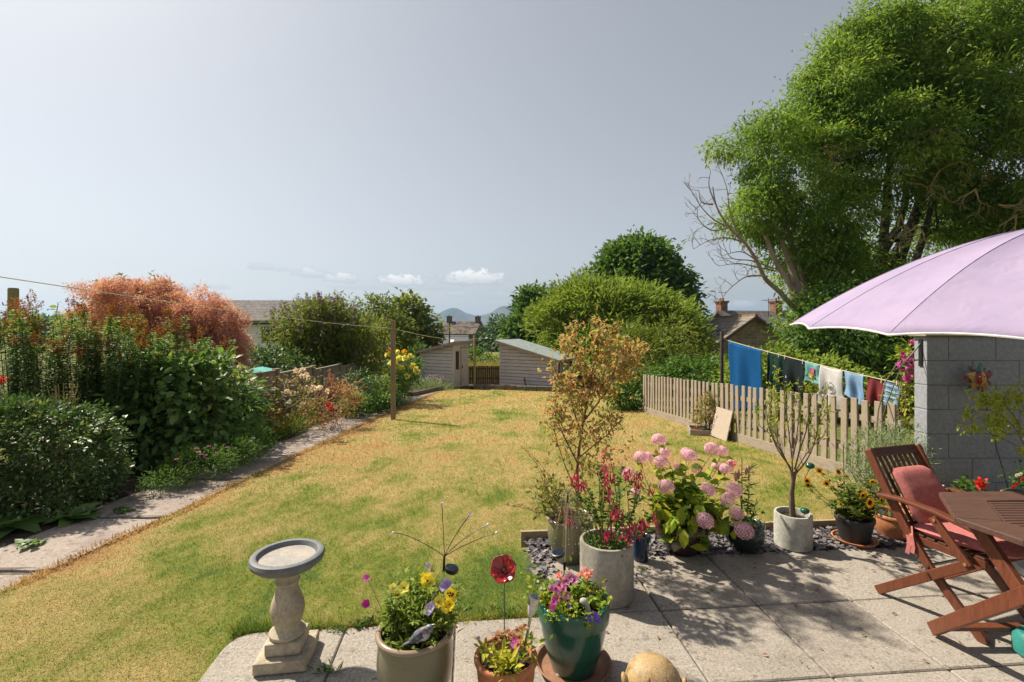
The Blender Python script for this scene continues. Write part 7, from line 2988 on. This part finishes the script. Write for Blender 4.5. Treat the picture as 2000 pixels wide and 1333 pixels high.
mb.build('mouth', M['enamel_red'], t)
mb = MB()
b2 = at(1969, 958, 4.66) - sc_
mb.tube([Vector((.03, .022, -.02)), b2 * .5 + Vector((.0, .01, 0)), b2 + Vector((0.02, 0, -.05))], .006, 8)
mb.build('rod', M['wire'], t)

# -- yellow-leaved acer and pots at the foot of the wall
t = thing('potted_acer', 'small spreading acer with yellow green leaves behind the table at the right edge', 'potted plant', (4.35, 4.05, gz(4.05)))
add_pot(t, .18, .13, .30, M['black_pot'], rim=.01, rim_h=.03)
mb = MB()
lv = Leaves()
tips = []
for pxs in ([(2010, 985), (2008, 900), (1990, 850), (1965, 820), (1925, 800), (1885, 812)], [(2008, 900), (2000, 850), (1970, 800), (1935, 790), (1915, 785)], [(2005, 890), (1975, 865), (1940, 850), (1925, 838)], [(2000, 860), (2010, 800), (1995, 775), (1970, 780)],
            [(2010, 900), (2040, 840), (2060, 800)], [(1990, 850), (1960, 845), (1930, 825), (1905, 815)], [(2005, 880), (1990, 880), (1980, 880)], [(1965, 820), (1950, 800), (1965, 785)]):
    o = pth(pxs, 4.05, 3.95, .007, .0018, t, 6)
    for jj in range(5, len(o), 2):
        grow(mb, o[jj], (rnd(-1, .6), rnd(-.8, .5), rnd(-.1, .5)), .10, .002, 1, tips, .7, .1, (1, 3), .8, 4, .3, 3, .0008)
mb.build('branches', M['bark_pale'], t)
for (p_, _, _2) in tips:
    n = int(rng.poisson(3.0))
    if n:
        lv.add(np.array(p_)[None] + rng.normal(0, .02, (n, 3)), rng.normal(0, .6, (n, 3)) + [-.2, 0, -.25], rng.uniform(.025, .05, n), .02, tint=rng.random(n), droop=.5)
lv.build('foliage', M['leaf_acer'], t)
t = thing('potted_red_geranium', 'bright red geranium bloom standing in front of the block wall behind the table', 'potted plant', (4.05, 4.35, gz(4.3)))
add_pot(t, .11, .08, .2, M['terracotta'], rim=.008, rim_h=.03)
lv = Leaves()
mb = MB()
sprig(lv, (0, 0, .26), 90, .05, .05, .045, .4, .4)
stalk(mb, lv, (0, 0, .2), loc(t, 1915, 946, 4.3), .003, 0, 0, 0, .01)
stalk(mb, lv, (0, 0, .2), loc(t, 1922, 955, 4.3), .003, 0, 0, 0, .01)
lv.build('foliage', M['leaf_mid'], t)
mb.build('stems', M['stem_green'], t)
for (px, py) in ((1910, 942), (1919, 944), (1916, 948)):
    lv = Leaves()
    lv.add(np.array(loc(t, px, py, 4.28)) + rng.normal(0, .014, (18, 3)), rng.normal(0, 1, (18, 3)) + [0, -.5, .3], .03, .026)
    lv.build('flower', M['red_fl'], t)
t = thing('potted_fuchsia', 'small fuchsia with white and red flowers at the right edge behind the table', 'potted plant', (4.62, 4.45, gz(4.4)))
add_pot(t, .11, .08, .2, M['terracotta'], rim=.008, rim_h=.03)
lv = Leaves()
for (px, py, n) in ((1990, 930, 60), (1998, 950, 60), (1985, 948, 30), (2010, 920, 60)):
    sprig(lv, loc(t, px, py, 4.4), n, .04, .035, .02, .2, .3)
lv.build('foliage', M['leaf_mid'], t)
for (px, py, m_) in ((1985, 928, 'white_fl'), (1992, 926, 'pale_fl'), (1979, 958, 'white_fl'), (1990, 959, 'white_fl'), (1984, 945, 'red_fl'), (1996, 936, 'red_fl'), (1977, 952, 'red_fl')):
    petals(t, loc(t, px, py, 4.33), (0, -.8, -.2), .024, M[m_], 5, .9)
t = thing('potted_daisies', 'three small white flower heads between the chair back and the block wall', 'potted plant', (3.45, 4.2, gz(4.2)))
add_pot(t, .09, .07, .18, M['terracotta'], rim=.008, rim_h=.03)
mb = MB()
lv = Leaves()
for (px, py) in ((1828, 936), (1832, 944), (1842, 950)):
    c = loc(t, px, py, 4.15)
    stalk(mb, lv, (0, 0, .15), c, .002, 6, .03, .012)
    m2 = MB()
    m2.ball(c, .011, 10, 8)
    m2.build('flower', M['white'], t)
lv.build('foliage', M['leaf_mid'], t)
mb.build('stems', M['stem_green'], t)

# ------------------------------------------------------------------ folding chair
t = thing('folding_chair', 'reddish brown wooden folding armchair with slatted back at the garden table', 'chair', (2.41, 2.965, 0), 0)
CH = t
th_ = R(17)
# local frame: x across the seat, y towards the front of the chair
Rc = Matrix(((math.cos(th_), math.sin(th_), 0), (math.sin(th_), -math.cos(th_), 0), (0, 0, 1)))
HWc = .205


def cp(x, y, z):
    return Rc @ Vector((x, y, z))


ACR = Rc @ Vector((1, 0, 0))
for s in (-1, 1):
    x = s * HWc
    mb = MB()
    mb.strip([cp(x, -.085, .83), cp(x, .0, .66), cp(x, .09, .50), cp(x, .16, .39), cp(x, .25, .27), cp(x, .40, .11), cp(x, .505, .0)], .026, .046, ACR)
    mb.build('long_leg', M['teak'], t, smooth=False, bevel=.004)
    mb = MB()
    xi = x + s * .028
    mb.beam(cp(xi, -.01, .012), cp(xi, .46, .385), .024, .050, ACR)
    mb.build('short_leg', M['teak'], t, smooth=False, bevel=.004)
    mb = MB()
    mb.strip([cp(xi, .0, .585), cp(xi, .12, .598), cp(xi, .30, .59), cp(xi, .50, .555)], .05, .022, ACR)
    mb.build('armrest', M['teak'], t, smooth=False, bevel=.006)
    mb = MB()
    xs = x + s * .0555
    mb.beam(cp(xs, .30, .565), cp(xs, .465, .375), .022, .042, ACR)
    mb.build('arm_support', M['teak'], t, smooth=False, bevel=.004)
    mb = MB()
    for (yy_, z_) in ((.455, .385), (.315, .555), (.25, .275)):
        c = cp(x + s * .07, yy_, z_)
        mb.tube([c - ACR * s * .012, c + ACR * s * .002], .008, 10)
    mb.build('bolt', M['brass'], t)
mb = MB()
mb.beam(cp(-HWc + .013, -.082, .81), cp(HWc - .013, -.082, .81), .055, .022, cp(0, -.1, .18))
mb.build('top_rail', M['teak_dark'], t, smooth=False, bevel=.006)
mb = MB()
mb.beam(cp(-HWc + .013, .12, .44), cp(HWc - .013, .12, .44), .04, .022, cp(0, -.1, .18))
mb.build('lower_rail', M['teak_dark'], t, smooth=False, bevel=.004)
for k in range(9):
    x = -HWc + .035 + k * (2 * HWc - .07) / 8
    mb = MB()
    mb.strip([cp(x, -.075, .785), cp(x, .005, .635), cp(x, .112, .45)], .020, .012, ACR)
    mb.build('back_slat', M['teak_dark'], t, smooth=False, bevel=.003)
for s in (-1, 1):
    mb = MB()
    mb.beam(cp(s * (HWc - .032), .10, .385), cp(s * (HWc - .032), .49, .385), .022, .04, ACR)
    mb.build('seat_rail', M['teak'], t, smooth=False, bevel=.003)
for k in range(7):
    y = .13 + k * .056
    mb = MB()
    mb.beam(cp(-HWc + .02, y, .411), cp(HWc - .02, y, .411), .042, .012, cp(0, 1, 0))
    mb.build('seat_slat', M['teak_dark'], t, smooth=False, bevel=.003)
mb = MB()
mb.beam(cp(-HWc + .013, .405, .10), cp(HWc - .013, .405, .10), .05, .016, cp(0, .6, -.45))
mb.build('front_stretcher', M['teak_dark'], t, smooth=False, bevel=.003)
mb = MB()
mb.tube([cp(-HWc - .02, .25, .275), cp(HWc + .02, .25, .275)], .008, 10)
mb.build('pivot_rod', M['steel'], t)


def cushion(name, label, pts_fn, w, h, th, mat, rootloc, nx=16, ny=18):
    """padded rectangle: pts_fn maps (u, v, n) to a point"""
    t = thing(name, label, 'cushion', rootloc)
    mb = MB()
    idx = {}
    for side in (1, -1):
        for j in range(ny + 1):
            for i in range(nx + 1):
                u, v = i / nx * 2 - 1, j / ny * 2 - 1
                # rounded corners
                k = 6
                rr_ = (abs(u) ** k + abs(v) ** k) ** (1 / k)
                mx_ = max(abs(u), abs(v))
                sc = mx_ / rr_ if rr_ > 1e-6 else 1
                uu, vv = u * sc, v * sc
                e = max(0, 1 - max(abs(u), abs(v)) ** 5)
                puff = th / 2 * (e ** .45) * (1 + .06 * math.sin(u * 5 + v * 3) + .05 * math.sin(v * 9))
                mb.v.append(tuple(pts_fn(uu * w / 2, vv * h / 2, side * puff)))
    m = (nx + 1) * (ny + 1)
    for s in (0, 1):
        for j in range(ny):
            for i in range(nx):
                a = s * m + j * (nx + 1) + i
                f = (a, a + 1, a + nx + 2, a + nx + 1)
                mb.f.append(f if s == 0 else f[::-1])
    o = mb.build('cover', mat, t, weld=True)
    return t


M['cushion'] = surf('cushion', (.47, .165, .15), (.40, .135, .125), scale=6, bs=160, bst=.25, bd=.002, rough=.9, spec=.15)
loc_ = Vector((2.41, 2.965, 0))
dirb = Vector((0, .155, -.285)).normalized()      # down the back
nb_ = Vector((0, .285, .155)).normalized()        # out of the back towards the sitter


def back_fn(u, v, n):
    # v=-1 bottom .. 1 top
    base_ = Vector((0, .045, .565)) + nb_ * .042
    bulge = .02 * (1 - (v / .17) ** 2)
    q = base_ + Vector((u, 0, 0)) - dirb * v + nb_ * (n + bulge)
    if v < -.11:
        q += Vector((0, (-.11 - v) * .35, 0))
    return Rc @ q


t = cushion('back_cushion', 'dusty pink back cushion leaning on the slatted chair back', back_fn, .325, .34, .062, M['cushion'], loc_)


def seat_fn(u, v, n):
    return Rc @ Vector((u + .012, .36 + v + .0, .455 + n + .012 * math.sin(v * 8)))


t2 = cushion('seat_cushion', 'dusty pink seat cushion with dangling ties on the folding chair', seat_fn, .41, .48, .066, M['cushion'], loc_)
mb = MB()
mb.strip([cp(-.19, .14, .45), cp(-.215, .145, .42), cp(-.222, .16, .36), cp(-.225, .15, .30)], .002, .022, ACR)
mb.build('tie', M['cushion'], t2, smooth=False)
mb = MB()
mb.strip([cp(-.195, .15, .45), cp(-.222, .17, .41), cp(-.228, .185, .35), cp(-.23, .18, .315)], .002, .02, ACR)
mb.build('tie', M['cushion'], t2, smooth=False)
mb = MB()
mb.strip([cp(-.03, .15, .475), cp(.04, .165, .482), cp(.10, .155, .48)], .02, .004, cp(0, 0, 1))
mb.build('tie', M['cushion'], t2, smooth=False)

# ------------------------------------------------------------------ garden table
t = thing('garden_table', 'brown slatted octagonal wooden garden table with crossed folding legs at the right edge', 'table', (2.77, 2.06, 0))
P1 = at(1833, 959, 2.56)
TZ = .715
outer = [(2.245, 2.56), (2.02, 2.22), (2.08, 1.975), (2.28, 1.62), (3.25, 1.5), (3.5, 1.8), (3.5, 2.25), (3.25, 2.6)]
cx_, cy_ = 2.77, 2.06
inner = [(cx_ + (x - cx_) * .76, cy_ + (y - cy_) * .74) for x, y in outer]
for k in range(8):
    a, b_ = outer[k], outer[(k + 1) % 8]
    c_, d_ = inner[(k + 1) % 8], inner[k]
    g_ = .0015
    mb = MB()
    q = [Vector((p[0] - cx_, p[1] - cy_, 0)) for p in (a, b_, c_, d_)]
    mid = sum(q, Vector()) / 4
    q = [p + (mid - p).normalized() * g_ for p in q]
    mb.add([(p.x, p.y, TZ - .028) for p in q] + [(p.x, p.y, TZ) for p in q], [(3, 2, 1, 0), (4, 5, 6, 7), (0, 1, 5, 4), (1, 2, 6, 5), (2, 3, 7, 6), (3, 0, 4, 7)])
    mb.build('frame_rail', M['table_wood'], t, smooth=False, bevel=.004)


def clip_x(y):
    xs = []
    n = len(inner)
    for k in range(n):
        (x0, y0), (x1, y1) = inner[k], inner[(k + 1) % n]
        if (y0 - y) * (y1 - y) < 0:
            xs.append(x0 + (x1 - x0) * (y - y0) / (y1 - y0))
    return (min(xs), max(xs)) if len(xs) > 1 else None


y = 1.71
while y < 2.42:
    r_ = clip_x(y + .012)
    if r_:
        mb = MB()
        mb.boxz(r_[0] - cx_ + .004, r_[1] - cx_ - .004, y - cy_, y + .023 - cy_, TZ - .022, TZ - .003)
        mb.build('slat', M['table_wood'], t, smooth=False, bevel=.002)
    y += .030
for yy_ in (2.30,):
    pass
for xx_ in (2.36, 2.72, 3.1):
    mb = MB()
    mb.boxz(xx_ - cx_ - .02, xx_ - cx_ + .02, 1.74 - cy_, 2.40 - cy_, TZ - .055, TZ - .024)
    mb.build('bearer', M['teak'], t, smooth=False)
lx = Vector((1, 0, 0))
for (x, a, b_) in ((2.10, (2.50, .0), (1.78, .68)), (2.135, (2.25, .685), (1.60, .0)), (3.33, (2.50, .0), (1.78, .68)), (3.295, (2.25, .685), (1.60, .0))):
    mb = MB()
    mb.beam((x - cx_ + (.06 if a[1] < .1 and x < 2.5 else 0), a[0] - cy_, a[1] + (.03 if a[1] < .1 else 0)), (x - cx_, b_[0] - cy_, b_[1] + (.03 if b_[1] < .1 else 0)), .028, .062, lx)
    mb.build('leg', M['teak'], t, smooth=False, bevel=.004)
mb = MB()
mb.beam((2.15 - cx_, 2.42 - cy_, .09), (3.28 - cx_, 2.42 - cy_, .09), .045, .02, (0, 1, 0))
mb.build('stretcher', M['teak'], t, smooth=False, bevel=.003)

# ------------------------------------------------------------------ parasol
UC = Vector((3.47, 3.02, 0))
UR = 1.51
t = thing('parasol', 'big lilac parasol with white trimmed edge spread over the table at the right', 'parasol', UC)
tilt = Matrix.Rotation(math.atan(.05), 3, 'X')
mcan, nt, b = newmat('canopy')
col = mixcol(nt, ramp(nt, noise(nt, pos(nt), 4, 4), [(.35, (0, 0, 0)), (.65, (1, 1, 1))]), (.40, .335, .49), (.45, .365, .52))
nt.links.new(col, b.inputs['Base Color'])
b.inputs['Roughness'].default_value = .85
b.inputs['Specular IOR Level'].default_value = .15
bump(nt, b, math_n(nt, 'ADD', math_n(nt, 'MULTIPLY', noise(nt, pos(nt), 6, 3, .5, 1.2), 6.0), math_n(nt, 'MULTIPLY', noise(nt, pos(nt), 260, 2), .35)), .35, .004)
tr = nt.nodes.new('ShaderNodeBsdfTranslucent')
nt.links.new(col, tr.inputs[0])
mx = nt.nodes.new('ShaderNodeMixShader')
mx.inputs[0].default_value = .28
nt.links.new(b.outputs[0], mx.inputs[1])
nt.links.new(tr.outputs[0], mx.inputs[2])
nt.links.new(mx.outputs[0], nt.nodes['Material Output'].inputs['Surface'])
NR, SUB, NRAD = 15, 8, 22
M['seam'] = plain('seam', (.38, .32, .465), .8)
a0 = R(148)
HT, ZR = .66, 1.567


def canopy_pt(k, f):
    """k in ribs (float), f radius 0..1"""
    a = a0 + 2 * math.pi * k / NR
    fr = k % 1.0
    cat_ = 1 - math.cos(math.pi / NR) / math.cos(math.pi / NR * (2 * fr - 1))      # chord between ribs
    edge = 4 * fr * (1 - fr)
    r = UR * f * (1 - cat_ * f - .012 * edge * f ** 6)
    z = HT * (1 - f ** 1.75) + .022 * edge * f ** 8 - .034 * edge * math.sin(math.pi * f)
    p = Vector((r * math.cos(a), r * math.sin(a), z))
    return (tilt @ p) + Vector((0, 0, ZR))


mb = MB()
nc = NR * SUB
for i in range(NRAD + 1):
    f = i / NRAD
    for k in range(nc):
        mb.v.append(tuple(canopy_pt(k / SUB, max(f, .004))))
for i in range(NRAD):
    for k in range(nc):
        a, b_ = i * nc + k, i * nc + (k + 1) % nc
        mb.f.append((a, b_, b_ + nc, a + nc))
o = mb.build('canopy', mcan, t, angle=12)
m_ = o.modifiers.new('thick', 'SOLIDIFY')
m_.thickness = .003
mb = MB()
pts = [canopy_pt(k / SUB, 1.002) + Vector((0, 0, -.004)) for k in range(nc)] + [canopy_pt(0, 1.002) + Vector((0, 0, -.004))]
mb.tube(pts, .006, 6)
mb.build('edge_trim', M['white'], t)
for k in range(NR):
    mb = MB()
    mb.tube([canopy_pt(k + 1e-6, f) - Vector((0, 0, .012)) for f in np.linspace(.03, .985, 9)], .006, 6)
    mb.build('rib', M['steel'], t)
    mb = MB()
    mb.tube([canopy_pt(k + 1e-6, f) + Vector((0, 0, .0015)) for f in np.linspace(.03, .99, 15)], .0022, 5)
    mb.build('seam', M['seam'], t)
mb = MB()
mb.tube([(0, 0, .06), (0, 0, 2.30)], .022, 14)
mb.build('pole', M['white'], t)
mb = MB()
mb.lathe([(0, 0), (.25, 0), (.26, .02), (.24, .05), (.06, .08), (.045, .22), (0, .22)], 32)
mb.build('base', M['black_pot'], t)

# ------------------------------------------------------------------ bits at the frame edges
c = Vector((at(1271, 1310, 1.93).x, 1.90, 0))
t = thing('carved_ornament', 'pale carved wooden animal head ornament cut off by the bottom edge', 'ornament', c, R(-6))
mb = MB()
mb.lathe([(0, 0), (.08, 0), (.104, .06), (.114, .14), (.112, .19), (.098, .235), (.072, .268), (.038, .284), (.012, .288), (0, .288)], 40, sy=.95, wob=.012, seed=4)
mb.build('head', M['carved'], t)
for s in (-1, 1):
    mb = MB()
    mb.ball((s * .108, -.02, .205), (.014, .024, .034), 12, 8, Matrix.Rotation(s * .3, 3, 'Y'))
    mb.build('ear', M['carved'], t)
for (x, z, w_, rot_) in ((-.028, .248, .020, .5), (.036, .246, .018, -.5)):
    mb = MB()
    mb.ball((x, -.066, z), (w_ * .55, .012, w_), 12, 8, Matrix.Rotation(rot_, 3, 'Y') @ Matrix.Rotation(-.6, 3, 'X'))
    mb.build('dark_eye', M['terra_dark'], t)
c = Vector((at(1994, 1262, 2.3).x + .115, 2.33, 0))
t = thing('watering_can', 'teal plastic watering can just showing at the right edge', 'watering can', c)
M['teal'] = plain('teal', (.03, .22, .19), .4)
mb = MB()
mb.lathe([(0, 0), (.08, 0), (.092, .015), (.09, .085), (.07, .11), (0, .115)], 28)
mb.build('body', M['teal'], t)
mb = MB()
mb.tube([(.07, 0, .04), (.17, 0, .12), (.22, 0, .17)], [.018, .014, .02], 12)
mb.build('spout', M['teal'], t)
mb = MB()
mb.tube([(.02, 0, .11), (.03, 0, .17), (.06, 0, .18), (.08, 0, .09)], .009, 8)
mb.build('handle', M['teal'], t)
c = gnd(1096, 1331)
t = thing('pebble', 'small grey pebble on the patio in front of the terracotta saucer', 'stone', (c.x, c.y, .012))
mb = MB()
mb.ball((0, 0, 0), (.022, .018, .014), 14, 10)
mb.build('stone', M['white_pot'], t)

# fallen petals and leaves, weeds in the joints
lv = Leaves()
bits = [(rnd(1180, 1990), rnd(1100, 1330)) for _ in range(70)] + [(rnd(640, 930), rnd(1225, 1330)) for _ in range(14)]
for (px, py) in bits:
    p = gnd(px, py)
    lv.add(np.array([[p.x, p.y, .007]]), [[rnd(-1, 1), rnd(-1, 1), .1]], rnd(.008, .022), rnd(.005, .010), tint=rnd(.5, 1), jitter=.2)
for (px, py) in ((1190, 1247), (1328, 1190), (1222, 1201), (1285, 1260), (1365, 1160), (1210, 1183), (1600, 1165), (1640, 1115), (1560, 1200), (1470, 1130), (1750, 1210), (1690, 1250), (1420, 1240), (1330, 1110), (1500, 1290), (1800, 1300), (1725, 1132), (1700, 1133)):
    p = gnd(px, py)
    lv.add(np.array([[p.x, p.y, .008]]), [[rnd(-1, 1), rnd(-1, 1), .1]], .03, .014, tint=rng.random(), jitter=.2)
o = lv.build('fallen_petals', leafmat('fallen', [(.28, .03, .05), (.2, .05, .04), (.2, .13, .06), (.12, .08, .04)], 0, .8))
tag(o, 'scattered fallen petals and dead leaves on the patio slabs', 'petals', None, 'stuff')
lv = Leaves()
for (px, py, n, s_) in ((640, 1320, 26, .035), (662, 1240, 20, .03), (700, 1232, 60, .03), (718, 1225, 60, .03), (610, 1238, 20, .025), (560, 1242, 14, .02), (1250, 1130, 16, .025), (1075, 1075, 30, .03), (1385, 1170, 8, .02), (1205, 1190, 14, .03), (905, 1205, 30, .03), (960, 1205, 30, .03), (1000, 1205, 40, .035), (745, 1225, 30, .03)):
    p = gnd(px, py)
    a = rng.uniform(0, 6.28, n)
    lv.add(np.array([p.x, p.y, .0]) + rng.normal(0, 1, (n, 3)) * [.03, .012, 0], np.stack([np.cos(a), np.sin(a), rng.uniform(.4, 1.6, n)], 1), s_ * rng.uniform(.6, 1.4, n), .010, tint=rng.random(n))
o = lv.build('weeds', M['leaf_mid'])
tag(o, 'small weeds growing in the paving joints and at the lawn edge', 'weeds', None, 'stuff')
